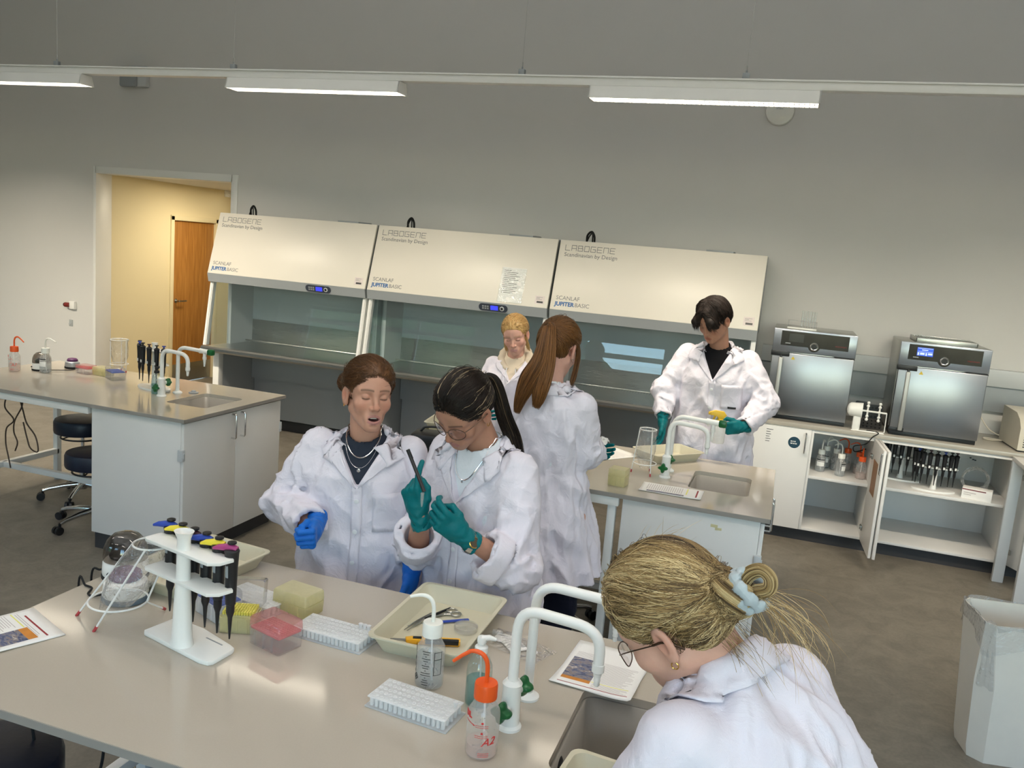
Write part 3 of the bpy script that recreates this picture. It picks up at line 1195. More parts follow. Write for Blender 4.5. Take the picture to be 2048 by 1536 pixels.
def safety_cabinet(x0, label, panel_on=True, notice=False):
    wd = 1.628
    t = thing('safety_cabinet', label, 'safety cabinet', (x0, R['y1'], 0), 0, 'safety cabinets along the wall')
    yf_t, yf_b = 6.70 - R['y1'], 6.535 - R['y1']       # front panel: top / bottom edge
    zt, zb = 2.112, 1.555
    yb = -.06
    # hood: side profile extruded across
    prof = [(yb, zb), (yf_b + .03, zb), (yf_b + .03, zb), (yf_t + .03, zt), (yb, zt)]
    prof = [(yb, 1.50), (yf_b + .05, 1.50), (yf_b + .028, zb), (yf_t + .028, zt - .004), (yb, zt - .004)]
    RX = Matrix(((0, 0, 1, 0), (1, 0, 0, 0), (0, 1, 0, 0), (0, 0, 0, 1)))      # prism axis along X
    mb = MB()
    mb.prism(prof, .012, wd - .012, M=RX)
    part('hood', mb, M_lafg, t)
    up = Vector((0, yf_t - yf_b, zt - zb))
    sl = up.length
    F = frame((0, yf_b, zb), (1, 0, 0), up)     # local x right, y up the slope, z out of the room side (towards viewer)
    if F.col[2].y > 0:
        pass
    mb = MB()
    mb.b2(.004, wd - .004, 0, sl, -.026, 0, bev=.005, M=F)
    fp = part('front_panel', mb, M_lafw, t)
    # bevelled grey strip under the panel
    up2 = Vector((0, .055, .075))
    G = frame((0, yf_b + .052 - .055, zb - .078), (1, 0, 0), (0, -.012 + .012, 1))
    mb = MB()
    mb.prism([(yf_b, zb), (yf_b + .02, zb - .078), (yf_b + .10, zb - .078), (yf_b + .06, zb)], .004, wd - .004, M=RX)
    strip = part('lower_fascia', mb, M_lafg, t)
    # lettering
    lg, lw = logo(.043)
    k = .405 / lw
    L1 = F @ Matrix.Translation((.055, sl - .085, .0008)) @ Matrix.Diagonal((k, 1, 1, 1))
    part('lettering', xf(lg, L1), M_inkg, fp)
    part('lettering', text_mb('Scandinavian by Design', .046, F @ Matrix.Translation((.052, sl - .135, .0008)) @ Matrix.Diagonal((1.02, 1, 1, 1))), M_inkg, fp)
    part('lettering', text_mb('SCANLAF', .046, F @ Matrix.Translation((.045, .085, .0008))), M_inkg, fp)
    part('lettering', text_mb('JUPITER', .046, F @ Matrix.Translation((.042, .035, .0008)), bold=.0016), M_inkb, fp, 'bold blue lettering')
    part('lettering', text_mb('BASIC', .046, F @ Matrix.Translation((.205, .035, .0008))), M_inkg, fp)
    # rating label
    mb = MB()
    mb.b2(1.512, 1.592, .030, .098, 0, .0008, M=F)
    lb = part('rating_label', mb, mat('label_pink', srgb(222, 210, 206), .5), fp)
    mb = MB()
    mb.b2(1.530, 1.582, .038, .054, .0008, .0014, M=F)
    part('label_bar', mb, M_black, lb)
    mb = MB()
    for q, w_ in enumerate((.05, .03, .055)):
        mb.b2(1.522, 1.522 + w_, .066 + q * .009, .069 + q * .009, .0008, .0012, M=F)
    part('label_text', mb, M_inkg, lb)
    if panel_on:
        n_ = Vector((0, -.078, -.02)).normalized()
        K = frame((1.165, yf_b + .0095, zb - .040), (1, 0, 0), (0, -.02, .078))
        mb = MB()
        mb.prism(rrect(.25, .060, .028, 5), -.002, .006, M=K)
        cp = part('control_panel', mb, mat('panel_dark', srgb(58, 64, 76), .35), strip)
        mb = MB()
        mb.b2(-.022, .042, -.018, .018, .006, .0068, M=K)
        part('display', mb, M_screen, cp)
        mb = MB()
        mb.lathe([(.019, .006), (.019, .009), (.013, .010)], c=(.078, 0, 0), seg=20, M=K)
        part('dial', mb, M_steelwhite, cp)
        mb = MB()
        mb.lathe([(.011, .0095), (.011, .0115)], c=(.078, 0, 0), seg=16, M=K)
        part('dial_centre', mb, M_black, cp)
        mb = MB()
        for a in range(3):
            for b_ in range(2):
                mb.b2(-.095 + a * .021, -.080 + a * .021, -.016 + b_ * .018, -.003 + b_ * .018, .006, .0068, M=K)
        part('keys', mb, M_grey, cp)
    if notice:
        mb = MB()
        A = F @ Matrix.Translation((1.195, .02, .0012)) @ Matrix.Rotation(math.radians(-.5), 4, 'Z')
        mb.b2(0, .205, 0, .29, 0, .0008, M=A)
        nt_ = part('notice', mb, M_paper, fp, 'printed notice in plastic sleeve')
        mb = MB()
        for q in range(13):
            w_ = .06 if q in (0, 6) else .10 + .06 * random.random()
            mb.b2(.018, .018 + w_, .262 - q * .0155, .2655 - q * .0155, .0008, .0013, M=A)
        part('notice_text', mb, M_ink, nt_)
        mb = MB()
        mb.grid(lambda u, v: tuple(A @ Vector((-.006 + .217 * u, -.006 + .29 * v, .003 + .0035 * math.sin(9 * u + 7 * v) * math.sin(14 * v)))), 14, 18)
        part('sleeve', mb, clear('sleeve_film', body=.03, gloss=2.2, crinkle=1.0, cscale=14), nt_)
    # work chamber: sides, back, floor
    for (xa, xb) in ((.018, .058), (wd - .058, wd - .018)):
        mb = MB()
        mb.prism([(yb, .86), (-.42, .86), (-.42, 1.50), (yb, 1.50)], xa, xb, M=RX)
        part('side_wall', mb, M_steelwhite, t)
    mb = MB()
    mb.b2(.058, wd - .058, yb - .012, yb, 1.10, 1.50)
    part('back_panel', mb, M_inner, t)
    mb = MB()
    mb.b2(.058, wd - .058, yb - .014, yb - .002, .87, 1.10)
    part('back_splash', mb, M_steel, t)
    # steel deck with rolled front
    ydf = 6.465 - R['y1']
    mb = MB()
    mb.prism([(yb, .84), (ydf + .03, .84), (ydf + .006, .835), (ydf - .008, .85), (ydf - .008, .872), (ydf + .006, .886), (ydf + .03, .886), (ydf + .10, .878), (yb, .878)],
             .01, wd - .01, M=RX)
    dk = part('deck', mb, M_steel, t)
    mb = MB()
    for q in range(2):
        xa = .10 + q * .73
        mb.b2(xa, xa + .66, ydf + .055, ydf + .062, .8795, .8835)
    part('slot_line', mb, M_black, dk)
    mb = MB()
    for q in range(60):
        xa = .09 + q * (wd - .18) / 60
        mb.b2(xa, xa + .012, yb - .09, yb - .03, .8785, .8800)
    g = part('grille', mb, M_grey, dk)
    g['kind'] = 'stuff'
    mb = MB()
    mb.tube([(.06, yb - .12, .90), (wd - .06, yb - .12, .90)], .006, seg=8)
    part('rail', mb, M_steel, dk)
    # slanted sash posts, side panes and sash
    zs0, zs1 = .892, 1.485
    y0_, y1_ = ydf + .03, yf_b + .045
    for xa in (.006, wd - .040):
        mb = MB()
        mb.prism([(y0_, zs0), (y0_ + .045, zs0), (y1_ + .05, zs1), (y1_ + .005, zs1)], xa, xa + .034, M=RX)
        mb.prism([(y0_ - .006, zs0), (y0_ + .006, zs0), (y1_ + .010, zs1), (y1_ - .002, zs1)], xa + .008, xa + .026, M=RX)
        part('sash_post', mb, M_whitemetal, t)
    for xa in (.026, wd - .032):
        mb = MB()
        mb.prism([(y0_ + .045, zs0), (-.42, .88), (-.42, 1.49), (y1_ + .05, zs1)], xa, xa + .005, M=RX)
        part('side_pane', mb, M_glass, t)
    mb = MB()
    mb.prism([(y0_ + .016, zs0 + .0), (y0_ + .022, zs0), (y1_ + .026, zs1), (y1_ + .02, zs1)], .045, wd - .045, M=RX)
    part('sash_pane', mb, M_sash, t)
    # stand
    for xa in (.035, wd - .10):
        mb = MB()
        mb.b2(xa, xa + .065, -.64, -.575, 0, .835, bev=.003)
        part('leg', mb, M_whitemetal, t)
        mb = MB()
        mb.b2(xa + .006, xa + .058, -.575, -.05, .06, .835)
        part('side_cheek', mb, M_lafg, t)
    mb = MB()
    mb.b2(.10, wd - .10, -.12, -.10, .52, .835)
    mb.b2(.10, wd - .10, -.07, -.05, .12, .54)
    part('modesty_panel', mb, M_lafg, t)
    mb = MB()
    for xx in (.45, .78, 1.1):
        mb.cyl((xx, -.1205, .76), (xx, -.1225, .76), .006, seg=8)
    part('screw', mb, M_plinth, t)
    # cables and duct collar on the roof
    mb = MB()
    bx = wd - .10 if True else .1
    mb.tube(spline([(.16, -.30, zt), (.165, -.31, zt + .055), (.20, -.32, zt + .085), (.225, -.32, zt + .05), (.23, -.32, zt)], 6), .009, seg=8)
    mb.tube(spline([(.17, -.34, zt), (.19, -.34, zt + .05), (.215, -.35, zt + .07), (.22, -.35, zt)], 6), .006, seg=6)
    part('cable', mb, M_blackrub, t)
    mb = MB()
    mb.b2(1.15, 1.36, -.40, -.15, zt - .006, zt + .014, bev=.002)
    part('filter_cover', mb, M_lafg, t)
    return t


safety_cabinet(-5.100, 'white safety cabinet beside the corridor doorway, leftmost of three')
safety_cabinet(-3.460, 'white safety cabinet with printed notice on front, middle of three', notice=True)
safety_cabinet(-1.820, 'white safety cabinet behind the young man, rightmost of three', panel_on=False)
# ------------------------------------------------------------------ laboratory equipment
M_pp = clear('translucent_pp', tint=(0.93, 0.93, 0.92), body=.24, rough=.2, gloss=1.0, bodycol=(1, 1, 1))
M_ppw = clear('milky_pp', tint=(0.95, 0.95, 0.95), body=.78, rough=.3, gloss=.8, bodycol=(1, 1, 1))
M_clearbox = clear('clear_box', tint=(0.96, 0.96, 0.96), body=.10, rough=.08, gloss=1.4)
M_film = clear('bag_film', tint=(0.97, 0.97, 0.97), body=.07, rough=.05, gloss=3.2, crinkle=1.0, cscale=26)
M_liquid = clear('soap_liquid', tint=(0.62, 0.82, 0.82), body=.10, rough=.05, gloss=1.0, bodycol=(.3, .5, .5))
M_water = clear('clear_liquid', tint=(0.90, 0.93, 0.95), body=.12, rough=.05, gloss=1.0)
M_pinkl = clear('pinkish_liquid', tint=(0.97, 0.86, 0.82), body=.42, rough=.1, gloss=1.0, bodycol=(.95, .84, .80))
M_bottleglass = clear('soap_bottle_wall', tint=(0.84, 0.90, 0.89), body=.05, rough=.03, gloss=1.6)
M_orange = mat('orange_cap', srgb(238, 92, 28), .38, var=.02)
M_capw = mat('white_cap', srgb(240, 239, 230), .42, var=.01)
M_redtip = mat('red_tip', srgb(176, 62, 66), .5)
M_purple = mat('purple_rubber', srgb(92, 40, 92), .5, var=.05)
M_pink = clear('pink_rack', tint=(0.95, 0.55, 0.56), body=.6, rough=.25, bodycol=(.92, .42, .44))
M_pinklid = clear('pink_lid', tint=(0.98, 0.80, 0.80), body=.24, rough=.08, gloss=1.8, bodycol=(.95, .6, .6))
M_yellowpp = clear('yellow_pp', tint=(0.95, 0.93, 0.72), body=.6, rough=.3, gloss=1.0, bodycol=(.90, .86, .60))
M_yellowtip = mat('yellow_tips', srgb(226, 214, 96), .4)
M_bluerack = mat('blue_rack', srgb(74, 96, 176), .4, var=.03)
M_tray = mat('cream_tray', srgb(202, 196, 172), .4, var=.015)
M_inkb2 = mat('black_print', srgb(24, 24, 26), .5)
M_inkred = mat('red_print', srgb(196, 40, 40), .5)
M_smoke = clear('smoked_dome', tint=(0.50, 0.46, 0.42), body=.05, rough=.02, gloss=2.2, bodycol=(.2, .18, .16))
M_silver = mat('silver_plastic', srgb(168, 172, 178), .35, metal=.3)


def wrap(mb, prof_r, M=None):
    """bend flat print (x = arc length, y = height) on to a cylinder of radius prof_r"""
    mb.v = [((prof_r + z) * math.sin(x / prof_r), -(prof_r + z) * math.cos(x / prof_r), y) for x, y, z in mb.v]
    return mb


def wash_bottle(loc, capm, label, ang, group=None, liquid=None, lh=.05, prints=None, tipdrop=.02, name='wash_bottle', reach=.075, small=False):
    t = thing(name, label, 'bottle', loc, 0, group)
    r = .0365
    sg = 16 if small else 30
    body = [(r - .006, .001), (r - .001, .004), (r, .010), (r, .098), (r - .002, .108), (r - .008, .118), (.0245, .126), (.0225, .130), (.0225, .138)]
    mb = MB()
    mb.lathe(body, seg=sg, capt=False)
    part('body', mb, M_pp, t)
    if liquid:
        mb = MB()
        mb.lathe([(r - .007, .003), (r - .0025, .006), (r - .0025, lh)], seg=sg)
        part('liquid', mb, liquid, t)
    mb = MB()
    seg = 16 if small else 48
    vs, fs = [], []
    prof = [(.0262, .135), (.0262, .166), (.0245, .1705), (.008, .1715)]
    for i, (rr, z) in enumerate(prof):
        for k in range(seg):
            a = 2 * PI * k / seg
            q = rr - (.0008 if k % 2 and i < 2 else 0)
            vs.append((q * math.cos(a), q * math.sin(a), z))
    for i in range(3):
        for k in range(seg):
            fs.append((i * seg + k, i * seg + (k + 1) % seg, (i + 1) * seg + (k + 1) % seg, (i + 1) * seg + k))
    fs.append(tuple(range(3 * seg, 4 * seg)))
    fs.append(tuple(reversed(range(seg))))
    mb._add(vs, fs)
    part('cap', mb, capm, t)
    c, s = math.cos(ang), math.sin(ang)
    mb = MB()
    pts = [(0, 0, .170), (0, 0, .195)] + bez((0, 0, .198), (0, 0, .235), (.02 * c, .02 * s, .242), (.04 * c, .04 * s, .238), 8) + \
          [((.04 + (reach - .04) * .5) * c, (.04 + (reach - .04) * .5) * s, .238 - tipdrop * .45), (reach * c, reach * s, .238 - tipdrop)]
    n = len(pts)
    mb.tube(pts, [.0052 - .0018 * max(0, (i - n + 5) / 5) for i in range(n)], seg=8 if small else 12)
    part('spout', mb, capm, t)
    mb = MB()
    mb.tube([(0, 0, .13), (.002, 0, .08), (.006, .002, .012)], .0025, seg=6)
    part('dip_tube', mb, M_ppw, t)
    if prints:
        prints(t, r)
    return t


def prints_solvent(t, r):
    """label of the clear foreground bottle: bordered boxes, text columns and a hazard diamond"""
    mb = MB()

    def bar(x0, x1, y0, y1):
        k = max(1, int((x1 - x0) / .006))
        for q in range(k):
            mb.b2(x0 + (x1 - x0) * q / k, x0 + (x1 - x0) * (q + 1) / k, y0, y1, .0003, .0006)
    for (x0, x1, y0, y1) in ((-.052, -.031, .076, .094), (-.052, -.031, .058, .074), (-.052, -.031, .042, .056), (.023, .045, .042, .104)):
        for (a, b_, c, d) in ((x0, x1, y0, y0 + .0012), (x0, x1, y1 - .0012, y1), (x0, x0 + .0014, y0, y1), (x1 - .0014, x1, y0, y1)):
            bar(a, b_, c, d)
    for q in range(4):
        bar(-.052, -.031, .098 + q * .004, .0993 + q * .004)
    bar(.023, .045, .083, .0845)
    for q, w in enumerate((.020, .016, .004, .022, .012, .003, .020, .016, .004, .024, .026, .004, .014, .018, .016)):
        y = .104 - q * .0063
        bar(.0 - w / 2 + .002, .002 + w / 2, y, y + .0016)
    part('print', wrap(mb, r), M_inkb2, t)
    mb = MB()
    D = Matrix.Translation((-.027, .031, 0)) @ Matrix.Rotation(PI / 4, 4, 'Z')
    for (a, b_, c, d) in ((-.007, .007, -.007, -.0052), (-.007, .007, .0052, .007), (-.007, -.0052, -.007, .007), (.0052, .007, -.007, .007), (-.001, .001, -.007, .007), (-.007, .007, -.001, .001)):
        mb.b2(a, b_, c, d, .0003, .0007, M=D)
    part('hazard_diamond', wrap(mb, r), M_inkb2, t)
    mb = MB()
    for (x0, x1, y0, y1) in ((-.050, -.033, .078, .092), (-.050, -.033, .060, .072), (-.050, -.033, .044, .054)):
        mb.b2(x0, x1, y0, y1, .0001, .0003)
    part('label_patch', wrap(mb, r), M_paper, t)


def prints_red(t, r):
    mb = text_mb('DL', .018, Matrix.Translation((-.040, .098, .0004)), bold=.0009)
    part('print', wrap(mb, r), M_inkred, t, 'red capital letters')
    mb = MB()
    for k in range(8):
        mb.b2(-.036 + k * .003, -.033 + k * .003, .0885 - k * .0006, .0905 - k * .0006, .0003, .0006)
    mb._add([(-.012, .0865, .0004), (-.012, .0815, .0004), (-.006, .084, .0004)], [(0, 1, 2)])
    for cx_, cy_ in ((.010, .092), (.010, .068)):
        mb._add([(cx_ + .0028 * math.cos(a * PI / 6), cy_ + .0028 * math.sin(a * PI / 6), .0004) for a in range(12)], [tuple(range(12))])
        for q in range(2):
            for k in range(6):
                mb.b2(-.006 + k * .005, -.0015 + k * .005, cy_ - .007 - q * .0042, cy_ - .006 - q * .0042, .0003, .0006)
    part('print', wrap(mb, r), M_inkred, t, 'small red icons and text lines')
    mb = text_mb('A2', .026, Matrix.Translation((.010, .038, .0004)) @ Matrix(((1, .35, 0, 0), (.12, 1, 0, 0), (0, 0, 1, 0), (0, 0, 0, 1))))
    part('handwriting', wrap(mb, r), M_inkred, t)
    mb = MB()
    for q in range(3):
        for k in range(5):
            mb.b2(.004 + k * .005, .0085 + k * .005, .020 - q * .004, .021 - q * .004, .0003, .0006)
    part('print', wrap(mb, r), M_inkred, t)


def prints_label(t, r):
    mb = MB()
    for k in range(10):
        mb.b2(-.030 + k * .006, -.024 + k * .006, .045, .088, .0003, .0006)
    part('paper_label', wrap(mb, r), M_paper, t)
    mb = MB()
    for k in range(10):
        mb.b2(-.033 + k * .0066, -.0264 + k * .0066, .092, .098, .0003, .0007)
        mb.b2(-.033 + k * .0066, -.0264 + k * .0066, .080, .084, .0006, .0009)
    part('label_stripe', wrap(mb, r), M_inkb2, t)


PIv = PI
wash_bottle((-.748, 1.866, BH), M_capw, 'white-capped wash bottle with black print and hazard diamond, before the tool tray', math.radians(196), liquid=M_water, lh=.085, prints=prints_solvent, reach=.062, tipdrop=.006)
wash_bottle((-.524, 1.648, BH), M_orange, 'orange-capped wash bottle with red print at the nearest sink', math.radians(190), liquid=M_pinkl, lh=.030, prints=prints_red, reach=.078, tipdrop=.030)
wash_bottle((-4.966, 4.375, BH), M_orange, 'orange-capped wash bottle on left bench beside mini centrifuge', math.radians(0), liquid=M_pinkl, lh=.05, prints=prints_red, reach=.085, tipdrop=.03)
wash_bottle((-4.795, 4.47, BH), M_capw, 'white-capped wash bottle with paper label on left bench', math.radians(5), liquid=M_water, lh=.07, prints=prints_label, reach=.085, tipdrop=.02)
SZ = .519
g1 = 'white capped wash bottles in the open cabinet'
k = wash_bottle((.385, 6.76, SZ), M_capw, 'labelled white-capped wash bottle at left front of open cabinet shelf', math.radians(75), g1, M_water, .05, prints_label, small=True)
dup(k, (.43, 6.93, SZ), math.radians(-20), 'white-capped wash bottle behind the left labelled one on cabinet shelf')
dup(k, (.50, 6.87, SZ), math.radians(120), 'white-capped wash bottle turned label away, mid shelf of open cabinet')
dup(k, (.525, 6.70, SZ), math.radians(60), 'labelled white-capped wash bottle nearest the front of cabinet shelf')
g2 = 'orange capped wash bottles in the open cabinet'
k = wash_bottle((.585, 6.95, SZ), M_orange, 'orange-capped wash bottle at the back of open cabinet shelf', math.radians(160), g2, M_pinkl, .05, None, small=True)
dup(k, (.665, 6.86, SZ), math.radians(10), 'orange-capped wash bottle second from the front on cabinet shelf')
dup(k, (.672, 6.70, SZ), math.radians(100), 'orange-capped wash bottle nearest the open door on cabinet shelf')

# ------------------------------------------------------------------ soap bottles


def soap(loc, label, pump, glassy, ang=0.0):
    t = thing('soap_bottle', label, 'bottle', loc, ang)
    mb = MB()
    mb.lathe([(.026, .001), (.031, .004), (.032, .012), (.032, .088), (.030, .104), (.022, .122), (.014, .132), (.013, .142)], seg=28, capt=False)
    part('body', mb, M_bottleglass, t)
    mb = MB()
    mb.lathe([(.027, .003), (.0305, .008), (.0305, .066)], seg=28)
    part('liquid', mb, M_liquid, t)
    mb = MB()
    mb.lathe([(.0165, .136), (.0165, .150), (.0125, .154), (.0065, .155), (.0065, .162)], seg=20)
    mb.lathe([(.011, .160), (.012, .164), (.012, .172), (.010, .176)], seg=16)
    mb.tube([(0, 0, .170), (.018, 0, .174), (.034, 0, .170)], [.009, .007, .0045], seg=10)
    part('pump', mb, pump, t)
    mb = MB()
    mb.tube([(0, 0, .14), (.003, 0, .07), (.012, 0, .01)], .002, seg=6)
    part('dip_tube', mb, M_ppw, t)
    return t


soap((-.605, 1.838, BH), 'clear soap bottle with white pump behind orange wash bottle', M_plast, True, math.radians(20))
soap((-3.775, 4.372, BH), 'clear greenish bottle with black pump beside left bench tap', M_black, True, math.radians(60))

# ------------------------------------------------------------------ pipette stands


def pipette_part(parent, x, y, zt, fm, yaw, L=.235, lean=0.0, M0=None):
    """one pipette with hook over the shelf; zt: shelf top"""
    M = (M0 or Matrix.Identity(4)) @ Matrix.Translation((x, y, zt)) @ Matrix.Rotation(yaw, 4, 'Z') @ Matrix.Rotation(lean, 4, 'X')
    mb = MB()
    mb.lathe([(.006, -.112), (.0115, -.108), (.0135, -.09), (.0145, -.04), (.0165, .0), (.0178, .010), (.016, .016), (.008, .018)], seg=14, M=M, ry=.9)
    body = part('handle', mb, M_black, parent)
    mb = MB()
    mb.lathe([(.0042, -L + .0), (.0055, -L + .045), (.0075, -.150), (.0095, -.14), (.0095, -.108)], seg=10, M=M)
    part('shaft', mb, M_black, body)
    mb = MB()
    mb.lathe([(.005, .016), (.005, .026), (.0105, .027), (.0105, .0315), (.008, .033)], seg=14, M=M)
    part('plunger', mb, M_black, body)
    mb = MB()
    mb.tube([M @ Vector(p) for p in ((0, .012, .014), (0, -.004, .018), (0, -.018, .0145), (0, -.030, .011), (0, -.040, .004))], [.0075, .0085, .0078, .0062, .0035], seg=8)
    part('finger_hook', mb, fm, body)
    mb = MB()
    mb.box((0, .0125, -.045), (.010, .004, .034), .001, M=M)
    part('window', mb, M_grey, body)
    return body


M_hookb = mat('hook_blue', srgb(44, 72, 168), .4)
M_hooky = mat('hook_yellow', srgb(236, 216, 60), .4)
M_hookp = mat('hook_magenta', srgb(170, 60, 120), .4)
M_hookd = mat('hook_maroon', srgb(66, 26, 40), .4)
M_hookk = mat('hook_dark', srgb(36, 36, 34), .5)


def scalloped(Lx, Wy, r, n=40):
    return rrect(Lx, Wy, r, 6)


def stand_bench(loc, rz, label):
    t = thing('pipette_stand', label, 'pipette stand', loc, rz)
    mb = MB()
    base = [(-.138, -.046), (-.13, -.052), (.102, -.055), (.128, -.048), (.134, -.036), (.124, .034), (.118, .044), (.10, .047), (-.03, .062), (-.125, .058), (-.142, .045)]
    mb.prism(base, 0, .013, bev=.003)
    part('base', mb, M_plast, t)
    mb = MB()
    mb.b2(.02, .085, .030, .034, .0128, .0136)
    part('lettering', mb, M_grey, t)
    px, py = .0, -.03
    mb = MB()
    mb.lathe([(.034, .012), (.029, .03), (.025, .12), (.0205, .20), (.0185, .29), (.019, .305), (.026, .322), (.028, .325), (.022, .324), (.014, .31)], c=(px, py, 0), seg=28, rx=1.0, ry=.85)
    part('post', mb, M_plast, t)
    for z, l in ((.195, .142), (.277, .142)):
        mb = MB()
        edge = [(-l, -.045), (-l + .012, -.052), (l - .022, -.052), (l, -.030), (l + .004, .010)]
        # notched far edge
        n = 6
        for k in range(n):
            xc = l - .018 - k * (2 * l - .036) / (n - 1)
            edge += [(xc + .010, .016), (xc + .007, .004), (xc - .007, .004), (xc - .010, .016)]
        edge += [(-l, .010)]
        mb.prism(edge, z - .009, z, bev=.0015)
        part('shelf', mb, M_plast, t)
    hooks = [M_hookb, M_hooky, M_hookd, M_hookb, M_hooky, M_hookp]
    for k in range(6):
        x = -.124 + k * .0495
        pipette(t, loc, rz, x, .022, .283, hooks[k], -1.15, k, .235)
    return t


HOOKN = {0: ('blue', 'at the far left end'), 1: ('yellow', 'second from the far left end'), 2: ('maroon', 'third from the far left, by the post'), 3: ('blue', 'fourth from the left, right of the post'), 4: ('yellow', 'next to the magenta one'), 5: ('magenta', 'at the right end')}


def pipette(stand, loc, rz, x, y, z, hm, yaw, k, L, lab=None, group='pipettes on the nearest stand'):
    M = Matrix.Translation(loc) @ Matrix.Rotation(rz, 4, 'Z')
    p = M @ Vector((x, y, z))
    lab = lab or 'black pipette, %s hook, on nearest stand, %s' % HOOKN[k]
    t = thing('pipette', lab, 'pipette', p, rz, group)
    mb = MB()
    mb.lathe([(.008, -.142), (.0135, -.137), (.0150, -.11), (.0165, -.04), (.0190, .0), (.0205, .008), (.018, .012), (.010, .014)], seg=18, ry=.95)
    part('handle', mb, M_black, t)
    mb = MB()
    mb.lathe([(.0020, -L), (.0036, -L + .02), (.0062, -.175), (.0110, -.160), (.0110, -.138)], seg=12)
    part('shaft', mb, M_black, t)
    mb = MB()
    mb.lathe([(.005, .016), (.005, .026), (.0115, .027), (.0115, .0315), (.008, .033)], seg=14)
    part('plunger', mb, M_black, t)
    mb = MB()
    R_ = Matrix.Rotation(yaw, 4, 'Z')
    mb.tube([R_ @ Vector(p_) for p_ in ((0, .014, .012), (0, -.002, .0165), (0, -.018, .015), (0, -.036, .013), (0, -.052, .008))], [.0085, .0105, .0095, .0075, .0035], seg=10)
    part('finger_hook', mb, hm, t)
    mb = MB()
    mb.box((0, -.0145, -.045), (.010, .003, .034), .001)
    part('window', mb, M_grey, t)
    return t


stand_bench((-1.400, 1.768, BH), math.radians(-14), 'white two-shelf pipette stand in front on the nearest bench')


def stand_round(loc, rz, label, n, zt, grp, wlab, group, L=.22, arc=(-1.9, 1.9), rad=.075):
    """stand with oval foot, column and curved shelf; pipettes hang round it"""
    t = thing('pipette_stand', label, 'pipette stand', loc, rz)
    mb = MB()
    mb.prism([(.15 * math.cos(a * PI / 16), .075 * math.sin(a * PI / 16)) for a in range(32)], 0, .012, bev=.003)
    part('base', mb, M_plast, t)
    mb = MB()
    mb.lathe([(.024, .01), (.017, .05), (.015, zt + .03), (.022, zt + .045)], seg=16)
    part('post', mb, M_plast, t)
    for z in (zt - .085, zt):
        mb = MB()
        ed = []
        m = 48
        for k in range(m):
            a = 2 * PI * k / m
            ed.append(((.145 + .004 * math.cos(24 * a)) * math.cos(a), (.05 + .004 * math.cos(24 * a)) * math.sin(a)))
        mb.prism(ed, z - .007, z)
        part('shelf', mb, M_plast, t)
    hooks = [M_hookk, M_hookb, M_hookk, M_hookd]
    M = Matrix.Translation(loc) @ Matrix.Rotation(rz, 4, 'Z')
    first = None
    for k in range(n):
        a = PI + .35 + (PI - .7) * k / max(1, n - 1) if not isinstance(arc, list) else arc[k]
        p = M @ Vector((.150 * math.cos(a), .062 * math.sin(a), zt + .008))
        lab = wlab(k, n)
        q = thing('pipette', lab, 'pipette', p, rz, group)
        mb = MB()
        mb.lathe([(.006, -.112), (.0120, -.108), (.0140, -.09), (.0150, -.04), (.0170, .0), (.0185, .010), (.008, .018)], seg=10)
        part('handle', mb, M_black, q)
        mb = MB()
        mb.lathe([(.0025, -L), (.0045, -L + .05), (.0070, -.150), (.0098, -.14), (.0098, -.108)], seg=8)
        part('shaft', mb, M_black, q)
        mb = MB()
        mb.lathe([(.005, .016), (.005, .028), (.0125, .030), (.0125, .035)], seg=10)
        part('plunger', mb, hooks[k % 4], q)
        mb = MB()
        mb.box((0, -.0142, -.085), (.013, .003, .018), .001)
        part('name_label', mb, M_plast, q)
    return t


ordn = ['leftmost', 'second from left', 'third from left', 'fourth from left', 'fifth from left', 'rightmost']
stand_round((-3.905, 4.50, BH), math.radians(-18), 'white pipette stand with oval base beside the left bench tap', 6, .262, None,
            lambda k, n: 'black pipette with white label on left bench stand, ' + ordn[k], 'pipettes on the left bench stand')
ol = ['leftmost', 'second from the left', 'third from the left', 'fourth from the left', 'fifth from the left', 'sixth from the left', 'seventh from the left', 'rightmost']
stand_round((1.17, 6.68, SZ), math.radians(4), 'front white pipette stand on shelf inside the open cabinet', 8, .262, None,
            lambda k, n: 'black pipette on front stand inside the cabinet, ' + ol[k], 'pipettes on the front cabinet stand', arc=[PI + .15 + k * .33 for k in range(8)])
stand_round((.97, 6.90, SZ), math.radians(-6), 'rear white pipette stand on shelf inside the open cabinet', 8, .262, None,
            lambda k, n: 'black pipette on rear stand inside the cabinet, ' + ol[k], 'pipettes on the rear cabinet stand', arc=[PI + .15 + k * .33 for k in range(8)])

# ------------------------------------------------------------------ boxes of tips


